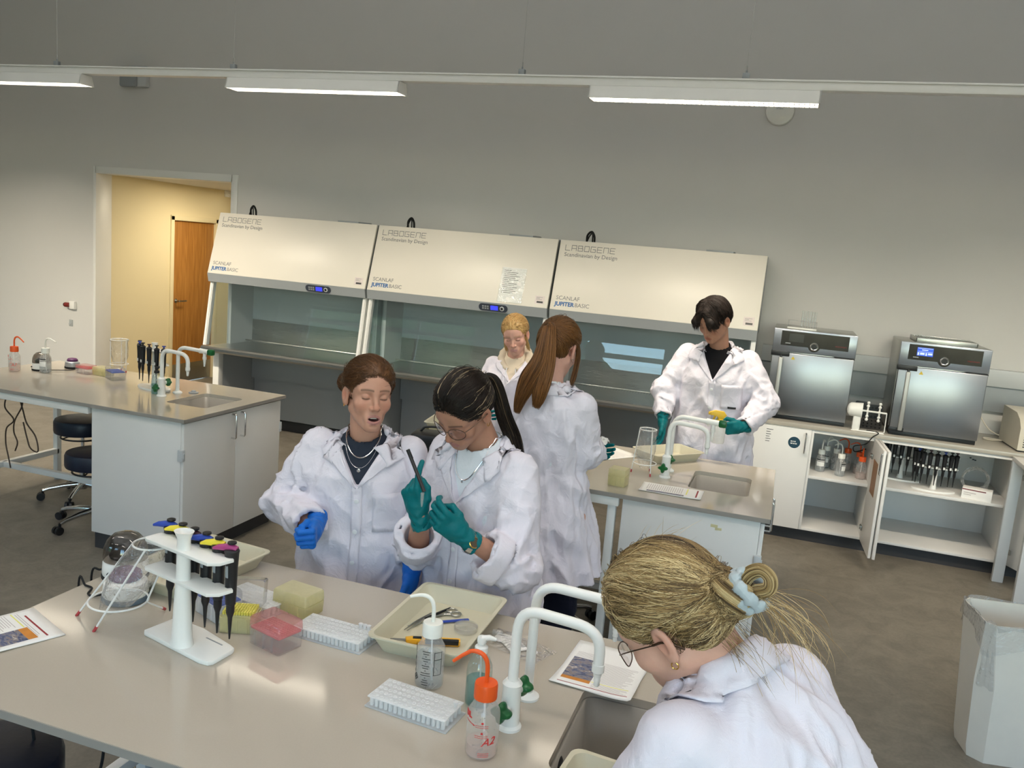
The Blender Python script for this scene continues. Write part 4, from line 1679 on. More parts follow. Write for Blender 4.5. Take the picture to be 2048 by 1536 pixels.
def tip_box(loc, rz, label, basem, rackm, lidm, w=.122, d=.086, h=.047, lid=.030, open_lid=False, tips=None, group=None):
    t = thing('tip_box', label, 'tip box', loc, rz, group)
    mb = MB()
    o, i = rrect(w, d, .006, 3), rrect(w - .005, d - .005, .005, 3)
    n = len(o)
    vs = [(x * .97, y * .96, .001) for x, y in o] + [(x, y, h) for x, y in o] + [(x, y, h) for x, y in i] + [(x * .97, y * .96, .004) for x, y in i]
    fs = []
    for r_ in range(3):
        for k in range(n):
            fs.append((r_ * n + k, r_ * n + (k + 1) % n, (r_ + 1) * n + (k + 1) % n, (r_ + 1) * n + k))
    fs.append(tuple(reversed(range(n))))
    fs.append(tuple(range(3 * n, 4 * n)))
    for x in (-w * .28, 0, w * .28):
        mb.b2(x - .0015, x + .0015, -d / 2 - .002, -d / 2 + .003, .004, h - .004)
    mb._add(vs, fs)
    part('base', mb, basem, t, recalc=False)
    mb = MB()
    mb.b2(-w / 2 + .004, w / 2 - .004, -d / 2 + .004, d / 2 - .004, h - .004, h + .004, bev=.002)
    for ix in range(12):
        for iy in range(8):
            mb.lathe([(.0035, h + .004), (.0035, h + .0055)], c=(-w / 2 + .010 + ix * (w - .02) / 11, -d / 2 + .010 + iy * (d - .02) / 7, 0), seg=6)
    rk = part('rack', mb, rackm, t)
    if tips:
        mb = MB()
        for ix in range(12):
            for iy in range(8):
                mb.lathe([(.0012, h - .034), (.0034, h + .010), (.0036, h + .014)], c=(-w / 2 + .010 + ix * (w - .02) / 11, -d / 2 + .010 + iy * (d - .02) / 7, 0), seg=6)
        g = part('tips', mb, tips, t)
        g['kind'] = 'stuff'
    # lid
    T = Matrix.Translation((0, 0, h + .003))
    if open_lid:
        T = Matrix.Translation((0, d / 2 + .002, h)) @ Matrix.Rotation(math.radians(-100), 4, 'X') @ Matrix.Translation((0, -d / 2, 0))
    mb = MB()
    vs = [(x, y, 0) for x, y in o] + [(x * .985, y * .98, lid - .005) for x, y in o] + [(x * .93, y * .90, lid) for x, y in o]
    fs = []
    for r_ in range(2):
        for k in range(n):
            fs.append((r_ * n + k, r_ * n + (k + 1) % n, (r_ + 1) * n + (k + 1) % n, (r_ + 1) * n + k))
    fs.append(tuple(range(2 * n, 3 * n)))
    mb._add(vs, fs, 0, T)
    part('lid', mb, lidm, t, recalc=False)
    return t


tip_box((-1.205, 1.868, BH), math.radians(-16), 'pink tip box with shiny lid on the nearest bench', M_clearbox, M_pink, M_pinklid)
tip_box((-1.268, 2.078, BH), math.radians(-8), 'closed yellow tip box at the back of nearest bench', M_yellowpp, M_yellowpp, M_yellowpp, w=.126, d=.088, h=.036, lid=.030)
tip_box((-1.345, 1.905, BH), math.radians(20), 'open yellow tip box with lid up behind the pipette stand', M_yellowpp, M_yellowpp, M_clearbox, w=.10, d=.075, open_lid=True, lid=.052, tips=M_yellowtip)
tip_box((-1.455, 1.952, BH), math.radians(-22), 'blue and clear tip box partly behind the pipette stand post', M_ppw, M_bluerack, M_clearbox, w=.12, d=.085, h=.05)
tip_box((-4.60, 4.63, BH), math.radians(-6), 'pink tip box on left bench next to yellow one', M_clearbox, M_pink, M_pinklid, h=.04, lid=.018)
tip_box((-4.475, 4.655, BH), math.radians(-6), 'yellow tip box between pink and blue ones on left bench', M_yellowpp, M_yellowpp, M_yellowpp, h=.035, lid=.02)
tip_box((-4.315, 4.595, BH), math.radians(-28), 'blue-rack clear tip box on left bench', M_clearbox, M_bluerack, M_clearbox, w=.135, d=.095, h=.055, lid=.026)
tip_box((-.690, 4.045, BH), math.radians(-6), 'pale yellow tip box at the front edge of middle bench', M_yellowpp, M_yellowpp, M_yellowpp, w=.088, d=.085, h=.052, lid=.03)
# ------------------------------------------------------------------ tube racks


def tube_rack(loc, rz, label, w=.212, d=.098, h=.030, nx=16, ny=5, tubes=()):
    t = thing('tube_rack', label, 'tube rack', loc, rz)
    mb = MB()
    mb.b2(-w / 2, w / 2, -d / 2, d / 2, h - .004, h, bev=.001)
    part('top_plate', mb, M_ppw, t)
    mb = MB()
    for ix in range(nx):
        for iy in range(ny):
            x, y = -w / 2 + .008 + ix * (w - .016) / (nx - 1), -d / 2 + .010 + iy * (d - .02) / (ny - 1)
            mb.lathe([(.0052, .002), (.0056, h + .0012), (.0040, h + .0012), (.0040, h - .010)], c=(x, y, 0), seg=8, capt=True)
    g = part('wells', mb, M_ppw, t)
    g['kind'] = 'stuff'
    mb = MB()
    mb.b2(-w / 2 - .006, w / 2 + .006, -d / 2 - .002, d / 2 + .002, 0, .004, bev=.001)
    part('base_plate', mb, M_ppw, t)
    M = Matrix.Translation(loc) @ Matrix.Rotation(rz, 4, 'Z')
    for (ix, iy, lab) in tubes:
        x, y = -w / 2 + .008 + ix * (w - .016) / (nx - 1), -d / 2 + .010 + iy * (d - .02) / (ny - 1)
        p = M @ Vector((x, y, h))
        q = thing('sample_tube', lab, 'tube', p, rz, 'microtubes standing in the racks')
        mb = MB()
        mb.lathe([(.0025, -.020), (.0036, -.012), (.0038, .006), (.0050, .0065), (.0050, .009)], seg=10)
        part('body', mb, M_ppw, q)
        mb = MB()
        mb.lathe([(.0062, .009), (.0062, .0125), (.004, .013)], seg=12)
        part('cap', mb, M_ppw, q)
        mb = MB()
        mb.b2(-.002, .002, .004, .012, .007, .0086)
        part('hinge', mb, M_ppw, q)
    return t


tube_rack((-.728, 1.740, BH), math.radians(-6), 'white tube rack with one tube, left of orange wash bottle', tubes=((15, 3, 'single capped microtube in the rack nearest orange wash bottle'),))
tube_rack((-1.085, 1.975, BH), math.radians(-3), 'white tube rack with three tubes, right of pink tip box', tubes=((12, 4, 'left microtube of three standing in the rack beside pink box'), (13, 4, 'middle microtube of three standing in the rack beside pink box'), (14, 4, 'right microtube of three standing in the rack beside pink box')))
tube_rack((-1.395, 2.055, BH), math.radians(-12), 'white tube rack behind open yellow tip box', w=.19)

# ------------------------------------------------------------------ trays


def tray(loc, rz, label, w, d, h=.05, name='plastic_tray'):
    t = thing(name, label, 'tray', loc, rz)
    mb = MB()
    pro = [(0.0, .0, -.022, .018), (h, 0, .0, .024), (h + .002, 0, .007, .028), (h - .003, 0, .008, .028), (h - .004, 0, .002, .024), (.004, 0, -.024, .018)]
    vs = []
    n = None
    for z, _, off, r in pro:
        rr = rrect(w + 2 * off, d + 2 * off, max(.006, r + off * .3), 5)
        n = len(rr)
        vs += [(x, y, z) for x, y in rr]
    fs = []
    # order: outside bottom -> outside top -> rim -> inside top -> inside bottom
    order = [0, 4, 3, 2, 1, 5]
    seqs = [vs[i * n:(i + 1) * n] for i in range(len(pro))]
    out = [seqs[0]]
    wall = .003
    prof = [(0.0, -.022), (h - .004, -.001), (h - .003, .007), (h + .001, .007), (h + .001, -.001 - wall), (.003, -.022 - wall)]
    vs = []
    for z, off in prof:
        vs += [(x, y, z) for x, y in rrect(w + 2 * off, d + 2 * off, .026, 5)]
    for r_ in range(len(prof) - 1):
        for k in range(n):
            fs.append((r_ * n + k, r_ * n + (k + 1) % n, (r_ + 1) * n + (k + 1) % n, (r_ + 1) * n + k))
    fs.append(tuple(reversed(range(n))))
    fs.append(tuple(range(5 * n, 6 * n)))
    mb._add(vs, fs)
    part('shell', mb, M_tray, t, angle=35)
    return t


tray((-.837, 2.150, BH), math.radians(1), 'cream tray holding dissection tools on the nearest bench', .265, .405)
tray((-1.688, 2.150, BH), math.radians(-6), 'empty cream tray behind pipette stand on nearest bench', .265, .385)
tray((-.205, 1.485, BH), math.radians(-6), 'cream tray at the nearest sink, cut off by photo bottom', .26, .36)
tray((-.545, 4.775, BH), math.radians(49.6), 'cream tray behind the middle bench taps', .35, .22)
tray((-1.085, 4.315, BH), math.radians(30), 'cream tray hidden behind ponytailed woman on middle bench', .36, .25)
tray((-1.735, 4.46, BH), math.radians(12), 'cream tray under another on far left of middle bench', .33, .40)
tray((-1.745, 4.50, BH + .052), math.radians(8), 'topmost cream tray stacked on far left of middle bench', .30, .34)

# black case seen between the two nearest women
bk = thing('black_case', 'black case with pale studs on middle bench between two women', 'case', (-1.70, 4.07, BH), math.radians(10))
mb = MB()
mb.box((0, 0, .055), (.24, .16, .11), .02)
part('body', mb, M_black, bk)
mb = MB()
for (x, z) in ((.02, .085), (.06, .085), (.02, .05), (.06, .05)):
    mb.sphere((x, -.081, z), .006, 8, 6)
part('studs', mb, M_grey, bk)
mb = MB()
mb.tube(spline([(-.08, 0, .108), (-.05, 0, .135), (.03, 0, .138), (.07, 0, .108)], 5), .006, seg=8)
part('handle', mb, M_black, bk)

# ------------------------------------------------------------------ dissection tools in the tray (tray floor z = BH+.003)
TZ = BH + .005


def tweezers(a, b, spread, label):
    t = thing('tweezers', label, 'tweezers', (a[0], a[1], TZ))
    d = Vector((b[0] - a[0], b[1] - a[1], 0))
    n = Vector((-d.y, d.x, 0)).normalized()
    for s in (-1, 1):
        mb = MB()
        pts = [Vector((0, 0, .003)), d * .25 + n * s * spread * .5 + Vector((0, 0, .003)), d * .6 + n * s * spread + Vector((0, 0, .003)), d + n * s * spread * .8 + Vector((0, 0, .002))]
        mb.tube(spline(pts, 5), [.0026] * 4 + [.0030] * 8 + [.0022, .0016, .0012, .0009][:4], seg=6)
        part('arm', mb, M_steel, t)
    return t


tweezers((-.905, 2.235), (-.925, 2.10), .006, 'pointed steel tweezers lying at the left side of the tool tray')
nd = thing('dissecting_needle', 'dark thin dissecting needle beside the tweezers in tool tray', 'needle', (-.885, 2.245, TZ))
mb = MB()
mb.tube([(-.045, -.12, .003), (-.02, -.05, .003)], .0012, seg=6)
part('needle', mb, M_steel, nd)
mb = MB()
mb.tube([(-.022, -.055, .004), (.0, 0, .004), (.018, .05, .004)], [.0025, .0042, .0035], seg=8)
part('handle', mb, M_black, nd)
sc = thing('scissors', 'small steel scissors with ring handles in the tool tray', 'scissors', (-.868, 2.245, TZ), math.radians(-38))
for s in (-1, 1):
    mb = MB()
    mb.prism([(0.002 * s - .003, 0), (.002 * s + .003, 0), (.0005 + .001 * s, -.085), (-.0005 + .001 * s, -.085)], .001 + .002 * (s > 0), .003 + .002 * (s > 0))
    bl = part('blade', mb, M_steel, sc)
    mb = MB()
    mb.tube([(0, 0, .003), (.010 * s, .022, .003)], .003, seg=6)
    mb.tube([(.013 * s + .0135 * math.cos(a * PI / 9), .036 + .0155 * math.sin(a * PI / 9), .0035) for a in range(18)], .003, seg=6, closed=True)
    part('ring_handle', mb, M_steel, sc)
sp = thing('scalpel', 'blue-handled scalpel lying beside scissors in the tool tray', 'scalpel', (-.832, 2.212, TZ), math.radians(-52))
mb = MB()
mb.box((0, 0, .004), (.011, .115, .005), .002)
part('handle', mb, M_hookb, sp)
mb = MB()
mb.prism([(-.004, -.056), (.004, -.056), (.003, -.085), (-.001, -.092)], .003, .0042)
part('blade', mb, M_steel, sp)
pe = thing('petri_dish', 'clear glass petri dish in the tool tray', 'dish', (-.772, 2.185, TZ))
mb = MB()
mb.lathe([(.033, .0), (.034, .001), (.034, .013), (.0325, .013), (.0325, .002)], seg=36, capt=False)
part('dish', mb, M_clearbox, pe)
mb = MB()
mb.lathe([(.0355, .006), (.0355, .0155), (.034, .0165)], seg=36, capb=False)
part('lid', mb, M_clearbox, pe)
cu = thing('box_cutter', 'yellow and black box cutter lying in the tool tray', 'cutter', (-.835, 2.060, TZ), math.radians(22))
mb = MB()
mb.prism([(-.062, -.010), (.085, -.014), (.088, -.008), (.088, .012), (-.05, .014), (-.066, .008)], 0, .014, bev=.002)
part('body', mb, mat('cutter_yellow', srgb(238, 178, 40), .4), cu)
mb = MB()
mb.b2(-.01, .084, -.0145, .000, .003, .0165, bev=.002)
mb.b2(-.045, -.02, -.004, .008, .0135, .0165, bev=.001)
part('grip', mb, M_black, cu)
mb = MB()
mb.prism([(-.066, -.007), (-.064, .007), (-.108, .0055), (-.102, -.002)], .006, .008)
part('blade', mb, M_steel, cu)

# ------------------------------------------------------------------ centrifuges and vortex mixers


def centrifuge(loc, rz, label, s=1.0):
    t = thing('mini_centrifuge', label, 'centrifuge', loc, rz)
    mb = MB()
    mb.lathe([(.066 * s, .001), (.07 * s, .004), (.07 * s, .012 * s), (.066 * s, .014 * s)], seg=32)
    part('foot', mb, M_blackrub, t)
    mb = MB()
    mb.lathe([(.066 * s, .012 * s), (.068 * s, .02 * s), (.066 * s, .052 * s), (.060 * s, .060 * s)], seg=32)
    part('body', mb, M_plast, t)
    mb = MB()
    mb.lathe([(.0645 * s, .060 * s), (.0655 * s, .075 * s), (.063 * s, .098 * s), (.054 * s, .122 * s), (.038 * s, .138 * s), (.018 * s, .145 * s), (.001, .146 * s)], seg=32, capb=False)
    part('dome', mb, M_smoke, t)
    mb = MB()
    mb.lathe([(.045 * s, .066 * s), (.048 * s, .074 * s), (.025 * s, .092 * s), (.010 * s, .104 * s), (.008 * s, .112 * s)], seg=20)
    part('rotor', mb, M_black, t)
    mb = MB()
    mb.cyl((-.02 * s, -.0655 * s, .03 * s), (-.02 * s, -.0705 * s, .03 * s), .006 * s, seg=12)
    part('switch', mb, M_black, t)
    return t


def vortex(loc, rz, label, s=1.0, bodym=None):
    t = thing('vortex_mixer', label, 'mixer', loc, rz)
    mb = MB()
    mb.lathe([(.060 * s, .001), (.066 * s, .004), (.066 * s, .016 * s), (.060 * s, .018 * s)], seg=32)
    part('foot', mb, M_blackrub if bodym else mat('slate_rubber', srgb(86, 100, 112), .6), t)
    mb = MB()
    mb.lathe([(.060 * s, .016 * s), (.064 * s, .022 * s), (.060 * s, .058 * s), (.050 * s, .066 * s)], seg=32)
    part('body', mb, bodym or M_plast, t)
    mb = MB()
    mb.lathe([(.040 * s, .064 * s), (.046 * s, .070 * s), (.044 * s, .084 * s), (.034 * s, .092 * s), (.015 * s, .090 * s), (.001, .087 * s)], seg=28, capb=False)
    part('cup_head', mb, M_purple, t)
    return t


centrifuge((-1.865, 2.035, BH), .3, 'mini centrifuge with smoked dome at the back corner of nearest bench')
vortex((-1.745, 1.905, BH), .2, 'white vortex mixer with purple head behind the wire stand')
centrifuge((-4.885, 4.52, BH), -.2, 'mini centrifuge with smoked dome on left bench', .88)
vortex((-4.815, 4.72, BH), 0, 'silver vortex mixer with purple head on left bench', .78, M_silver)


def cable(pts, r, label, name='power_cable', m=None, group=None):
    p0 = Vector(pts[0])
    t = thing(name, label, 'cable', p0, 0, group)
    mb = MB()
    mb.tube([p - p0 for p in spline(pts, 7)], r, seg=8)
    part('cord', mb, m or M_blackrub, t)
    return t


cable([(-1.93, 2.07, BH + .02), (-1.955, 2.03, BH + .006), (-1.93, 1.99, BH + .005), (-1.90, 2.01, BH + .005)][:2] + [(-1.985, 2.02, BH - .02), (-1.99, 2.03, .6)], .0035, 'black cord hanging off the back corner from centrifuge on nearest bench')
cable([(-1.80, 1.885, BH + .012), (-1.83, 1.87, BH + .005), (-1.855, 1.875, BH + .005), (-1.875, 1.91, BH + .005), (-1.905, 1.915, BH + .006), (-1.94, 1.925, BH + .004), (-1.95, 1.93, .6)], .0032, 'black wavy cord of the vortex mixer on nearest bench')
cable([(-4.83, 4.50, BH + .01), (-4.76, 4.60, BH + .006), (-4.74, 4.66, BH + .006), (-4.76, 4.70, BH + .01)], .003, 'dark cord between centrifuge and vortex on left bench')
M_cordbrown = mat('brown_cord', srgb(70, 58, 48), .6)
cable([(-4.66, 4.05, BH - .07), (-4.67, 4.04, .74), (-4.62, 4.06, .66), (-4.67, 4.05, .60), (-4.69, 4.06, .5), (-4.66, 4.05, .42), (-4.64, 4.05, .34)], .0045, 'thin brown cable hanging under left bench, furthest left', m=M_cordbrown)
cable([(-4.54, 4.05, BH - .07), (-4.55, 4.06, .76), (-4.60, 4.05, .66), (-4.62, 4.06, .58), (-4.58, 4.05, .52), (-4.60, 4.05, .46)], .0045, 'brown cable hanging straight down under left bench', m=M_cordbrown)
cable([(-4.54, 4.03, BH - .07), (-4.52, 4.04, .74), (-4.49, 4.04, .66), (-4.43, 4.05, .58), (-4.40, 4.04, .49), (-4.46, 4.04, .50), (-4.50, 4.05, .56), (-4.53, 4.05, .66)], .0045, 'brown cable hanging in a loop under left bench', m=M_cordbrown)
cable([(-1.55, 1.62, BH - .07), (-1.56, 1.63, .62), (-1.60, 1.64, .5), (-1.66, 1.66, .36), (-1.70, 1.70, .25)], .004, 'dark cord hanging under nearest bench beside the stool')
cable([(-1.80, 1.60, BH - .09), (-1.79, 1.61, .7), (-1.77, 1.62, .5)], .004, 'short dark cord under nearest bench at the photo edge')

# ------------------------------------------------------------------ wire stands with waste bags


def wire_stand(label, T, foot, ring_z=.055, top_z=.235, r0=.075, r1=.045, legs=(20, 140, 260), bent=None, baglabel=None, loc=(0, 0, 0)):
    """T maps the stand's upright frame to world"""
    M = Matrix.Translation(-Vector(loc)) @ T
    t = thing('wire_bag_stand', label, 'stand', loc)
    rr = lambda z: r0 + (r1 - r0) * z / top_z
    for z, tk in ((ring_z, .0028), (top_z, .0028)):
        mb = MB()
        mb.tube([M @ Vector((rr(z) * math.cos(a * PI / 18), rr(z) * math.sin(a * PI / 18), z)) for a in range(36)], tk, seg=8, closed=True)
        part('ring', mb, M_whitemetal, t)
    for i, a in enumerate(legs):
        c, s = math.cos(math.radians(a)), math.sin(math.radians(a))
        top = Vector((rr(top_z) * c, rr(top_z) * s, top_z))
        bot = Vector((rr(0) * c, rr(0) * s, 0))
        mb = MB()
        if bent and i == bent[0]:
            mid = Vector((rr(ring_z) * c, rr(ring_z) * s, ring_z))
            tip = T.inverted() @ Vector(bent[1])
            pts = [top, mid, tip]
            d = (tip - mid).normalized()
        else:
            pts = [top, bot]
            tip, d = bot, (bot - top).normalized()
        mb.tube([M @ p for p in pts], .0028, seg=8)
        lg = part('leg', mb, M_whitemetal, t)
        mb = MB()
        mb.tube([M @ (tip - d * .012), M @ (tip + d * .003)], .0042, seg=10)
        part('rubber_tip', mb, M_redtip, lg)
    # bag hanging in the frame
    b = thing('waste_bag', baglabel, 'bag', loc)
    mb = MB()

    def bagf(u, v):
        a = 2 * PI * u
        z = top_z + .006 - v * (top_z - .02)
        w = (.93 - .55 * max(0, v - .55) / .45) + .05 * math.sin(5 * a + 7 * v) + .035 * math.sin(11 * a - 9 * v)
        q = rr(z) * w * (1.02 if v > .05 else 1.10)
        return tuple(M @ Vector((q * math.cos(a), q * math.sin(a), z + .004 * math.sin(7 * a))))
    mb.grid(bagf, 44, 22, closeu=True)
    part('film', mb, M_film, b, angle=70)
    return t


# leaning stand on the nearest bench: its feet and head give the axis
TL = Matrix(((1, 0, .100 / .18, -1.697), (0, 1, .016 / .18, 1.788), (0, 0, 1, BH + .003), (0, 0, 0, 1)))
wire_stand('white wire stand leaning over at the front of nearest bench', TL, None, legs=(200, 290, 20), bent=(2, (-1.596, 1.895, BH + .006)),
           baglabel='crumpled clear waste bag in the leaning wire stand', r0=.086, r1=.051, top_z=.235, loc=(-1.69, 1.775, BH))
TR = Matrix.Translation((-.612, 4.345, BH + .004))
wire_stand('white wire stand upright on the middle bench beside the taps', TR, None, legs=(-50, 190, 70), baglabel='clear waste bag in upright wire stand on middle bench', r0=.066, r1=.043, loc=(-.612, 4.345, BH))
# bag on the left bench
TLb = Matrix.Translation((-4.50, 4.83, BH + .004))
wire_stand('white wire stand half hidden by its bag on left bench', TLb, None, legs=(0, 120, 240), baglabel='large crumpled clear bag in wire stand on left bench', r0=.060, r1=.060, top_z=.23, loc=(-4.50, 4.83, BH))

# sink plug on the left bench
pl = thing('sink_plug', 'small grey rubber plug by the left bench sink', 'plug', (-3.63, 4.548, BH))
mb = MB()
mb.lathe([(.030, 0), (.032, .006), (.016, .010), (.012, .018), (.004, .020)], seg=20)
part('stopper', mb, M_grey, pl)

# ------------------------------------------------------------------ printed sheets


def photo_mat():
    m, n, l, b = _new('printed_photo')
    tc = n.new('ShaderNodeTexCoord')
    mp = n.new('ShaderNodeMapping')
    mp.inputs['Scale'].default_value = (1.0, 2.2, 1)
    l.new(tc.outputs['Object'], mp.inputs['Vector'])
    nz = n.new('ShaderNodeTexNoise')
    nz.inputs['Scale'].default_value = 34
    nz.inputs['Detail'].default_value = 3
    nz.inputs['Distortion'].default_value = 1.2
    l.new(mp.outputs[0], nz.inputs['Vector'])
    cr = n.new('ShaderNodeValToRGB')
    e = cr.color_ramp.elements
    e[0].position, e[0].color = .34, srgb(44, 54, 92)
    e[1].position, e[1].color = .72, srgb(214, 208, 204)
    for p_, c_ in ((.44, srgb(92, 100, 132)), (.52, srgb(138, 132, 136)), (.60, srgb(122, 108, 108))):
        q = e.new(p_)
        q.color = c_
    l.new(nz.outputs['Fac'], cr.inputs[0])
    l.new(cr.outputs[0], b.inputs['Base Color'])
    b.inputs['Roughness'].default_value = .45
    return m


M_photo = photo_mat()
M_orangep = mat('print_orange', srgb(206, 132, 48), .5, var=.3, scale=40)
M_linegrey = mat('print_lightgrey', srgb(196, 188, 186), .7)
M_redline = mat('print_red', srgb(150, 40, 46), .6)
M_yelline = mat('highlighter', srgb(232, 228, 120), .6)


def sheets(loc, rz, label, w, d, layout, n=2, curl=.004, name='paper_sheet', cat='paper'):
    t = thing(name, label, cat, loc, rz)

    def z_(u, v):
        return .0012 + curl * (max(0, u - .7) ** 2 * 6 * (1 - v) + .6 * max(0, .25 - v) ** 2 * 9)
    for k in range(n):
        mb = MB()
        a = (k - n / 2) * .012
        mb.grid(lambda u, v: (w * (u - .5) * math.cos(a) - d * (v - .5) * math.sin(a), w * (u - .5) * math.sin(a) + d * (v - .5) * math.cos(a), z_(u, v) + .0006 * k), 14, 12)
        sh = part('sheet', mb, M_paper, t, solid=.0004)
    top = .0006 * (n - 1) + .0004
    a = (n - 1 - n / 2) * .012

    def flat(x0, x1, y0, y1, m, nm):
        mb = MB()
        nu = max(2, int(14 * (x1 - x0)) + 2)
        nv = max(2, int(12 * (y1 - y0)) + 2)

        def f(u, v):
            uu, vv = x0 + (x1 - x0) * u, y0 + (y1 - y0) * v
            return (w * (uu - .5) * math.cos(a) - d * (vv - .5) * math.sin(a), w * (uu - .5) * math.sin(a) + d * (vv - .5) * math.cos(a), z_(uu, vv) + top)
        mb.grid(f, nu, nv)
        return mb
    groups = {}
    for (x0, x1, y0, y1, kind) in layout:
        groups.setdefault(kind, MB())
        q = flat(x0, x1, y0, y1, None, kind)
        groups[kind]._add(q.v, q.f)
    mm = {'photo': M_photo, 'orange': M_orangep, 'text': M_linegrey, 'dark': M_ink, 'red': M_redline, 'yellow': M_yelline}
    nm = {'photo': 'printed_photo', 'orange': 'printed_photo', 'text': 'text_lines', 'dark': 'text_lines', 'red': 'red_rule', 'yellow': 'highlight'}
    for kk, q in groups.items():
        part(nm[kk], q, mm[kk], t)
    return t


def lines(x0, x1, ys, h=.007, jag=.25):
    return [(x0, x1 - (x1 - x0) * jag * random.random(), y, y + h, 'text') for y in ys]


lay = [(.06, .94, .055, .068, 'red'), (.07, .44, .20, .62, 'photo'), (.07, .44, .14, .20, 'orange'), (.45, .92, .185, .197, 'yellow')]
lay += lines(.47, .93, [.08 + .020 * i for i in range(5)]) + lines(.47, .93, [.215 + .022 * i for i in range(19)]) + lines(.08, .40, [.64 + .024 * i for i in range(5)])
lay += [(.455, .49, .50, .53, 'dark'), (.455, .49, .55, .58, 'dark')]
sheets((-.352, 2.148, BH), math.radians(-4), 'stapled printed handout by the nearest sink, read by bun woman', .215, .275, lay, n=5, curl=.010)
lay2 = [(.18, .90, .865, .882, 'red'), (.52, .88, .30, .72, 'photo'), (.52, .88, .72, .80, 'orange'), (.05, .50, .775, .787, 'yellow')]
lay2 += lines(.08, .9, [.825, .805]) + lines(.05, .48, [.30 + .022 * i for i in range(20)]) + lines(.05, .9, [.08 + .022 * i for i in range(9)])
sheets((-1.870, 1.565, BH), math.radians(-22), 'printed handout at left edge of nearest bench with photo block', .215, .29, lay2, n=2, curl=.012)
lay3 = [(.90, .925, .12, .9, 'red'), (.12, .72, .05, .22, 'photo'), (.74, .76, .3, .9, 'yellow')] + [(.10 + .035 * i, .112 + .035 * i, .30, .88, 'text') for i in range(17)]
sheets((-.430, 4.088, BH), math.radians(0), 'printed handout at front edge of middle bench beside sink', .30, .175, lay3, n=4, curl=.006)
sheets((-.86, 4.655, BH), math.radians(-35), 'white paper under ponytailed woman\'s gloved hand on middle bench', .21, .297, lines(.1, .9, [.1 + .04 * i for i in range(18)]), n=1, curl=.004)

# ------------------------------------------------------------------ plastic pouch with sachets
pb = thing('plastic_pouch', 'crumpled clear pouch with sachets behind the nearest taps', 'bag', (-.615, 2.165, BH), math.radians(-18))
mb = MB()
mb.grid(lambda u, v: (-.10 + .21 * u, -.055 + .11 * v, .006 + .010 * math.sin(PI * u) * math.sin(PI * v) + .004 * math.sin(13 * u + 5 * v) * math.sin(9 * v)), 26, 16)
part('film', mb, M_film, pb, angle=70)
mb = MB()
for (x, y, w_, h_, a) in ((-.045, .012, .055, .05, .3), (.0, .0, .07, .055, -.5)):
    mb.box((x, y, .004 + abs(x) * .02), (w_, h_, .003), .001, rot=(0, 0, a))
part('sachets', mb, M_paper, pb)
mb = MB()
for q in range(4):
    mb.box((-.005 + q * .009, .002, .0062), (.0012, .034, .0006), 0, rot=(0, 0, -.5))
part('print', mb, M_ink, pb)
mb = MB()
mb.cyl((-.088, .012, .009), (-.062, .026, .009), .009, seg=12)
part('vial', mb, M_pp, pb)
mb = MB()
mb.tube([(.068 + .011 * math.cos(a * PI / 8), -.005 + .011 * math.sin(a * PI / 8), .010) for a in range(16)], .0025, seg=6, closed=True)
part('ring', mb, M_ppw, pb)

# ------------------------------------------------------------------ swivel stools


def stool(loc, rz, label, seat_z, rs=.185, rb=.25):
    t = thing('swivel_stool', label, 'stool', loc, rz, 'swivel stools')
    mb = MB()
    mb.lathe([(rs - .02, seat_z - .105), (rs - .004, seat_z - .098), (rs, seat_z - .085), (rs, seat_z - .022), (rs - .008, seat_z - .006), (rs - .03, seat_z), (.001, seat_z + .006)], seg=40)
    part('seat', mb, M_navy, t)
    mb = MB()
    mb.tube([((rs - .045) * math.cos(a * PI / 16), (rs - .045) * math.sin(a * PI / 16), seat_z - .135) for a in range(32)], .006, seg=8, closed=True)
    for a in (0, 2.1, 4.2):
        mb.tube([((rs - .045) * math.cos(a), (rs - .045) * math.sin(a), seat_z - .135), (.04 * math.cos(a), .04 * math.sin(a), seat_z - .112)], .005, seg=6)
    mb.lathe([(.05, seat_z - .125), (.07, seat_z - .105)], seg=20)
    part('release_ring', mb, M_black, t)
    mb = MB()
    mb.lathe([(.022, .11), (.022, seat_z - .22)], seg=18)
    mb.lathe([(.013, seat_z - .24), (.013, seat_z - .11)], seg=14)
    part('gas_column', mb, M_chrome, t)
    mb = MB()
    mb.lathe([(.030, .07), (.034, .085), (.034, .12), (.026, .135)], seg=18)
    part('hub', mb, M_chrome, t)
    for k in range(5):
        a = 2 * PI * k / 5
        c, s = math.cos(a), math.sin(a)
        mb = MB()
        mb.tube([(.02 * c, .02 * s, .105), (.12 * c, .12 * s, .098), (rb * .85 * c, rb * .85 * s, .082), (rb * c, rb * s, .068)], [.020, .018, .014, .014], seg=10)
        ft = part('foot', mb, M_chrome, t)
        mb = MB()
        mb.cyl((rb * c, rb * s, .05), (rb * c, rb * s, .07), .008, seg=8)
        for d in (-1, 1):
            ax = Vector((-s, c, 0))
            cc = Vector((rb * c + .012 * c, rb * s + .012 * s, .0275))
            mb.cyl(cc + ax * d * .006, cc + ax * d * .024, .0265, seg=16)
        mb.box((rb * c + .006 * c, rb * s + .006 * s, .045), (.03, .012, .022), .004, rot=(0, 0, a))
        part('castor', mb, M_black, ft)
    return t


stool((-4.115, 4.225, 0), .75, 'navy swivel stool nearer the cabinet under left bench', .50)
stool((-4.60, 4.60, 0), .15, 'navy swivel stool further back under left bench', .585)
stool((-1.835, 1.515, 0), .4, 'dark swivel stool under nearest bench at bottom left', .60)
stool((-.99, 4.22, 0), .9, 'dark swivel stool under middle bench beside ponytailed woman', .56)

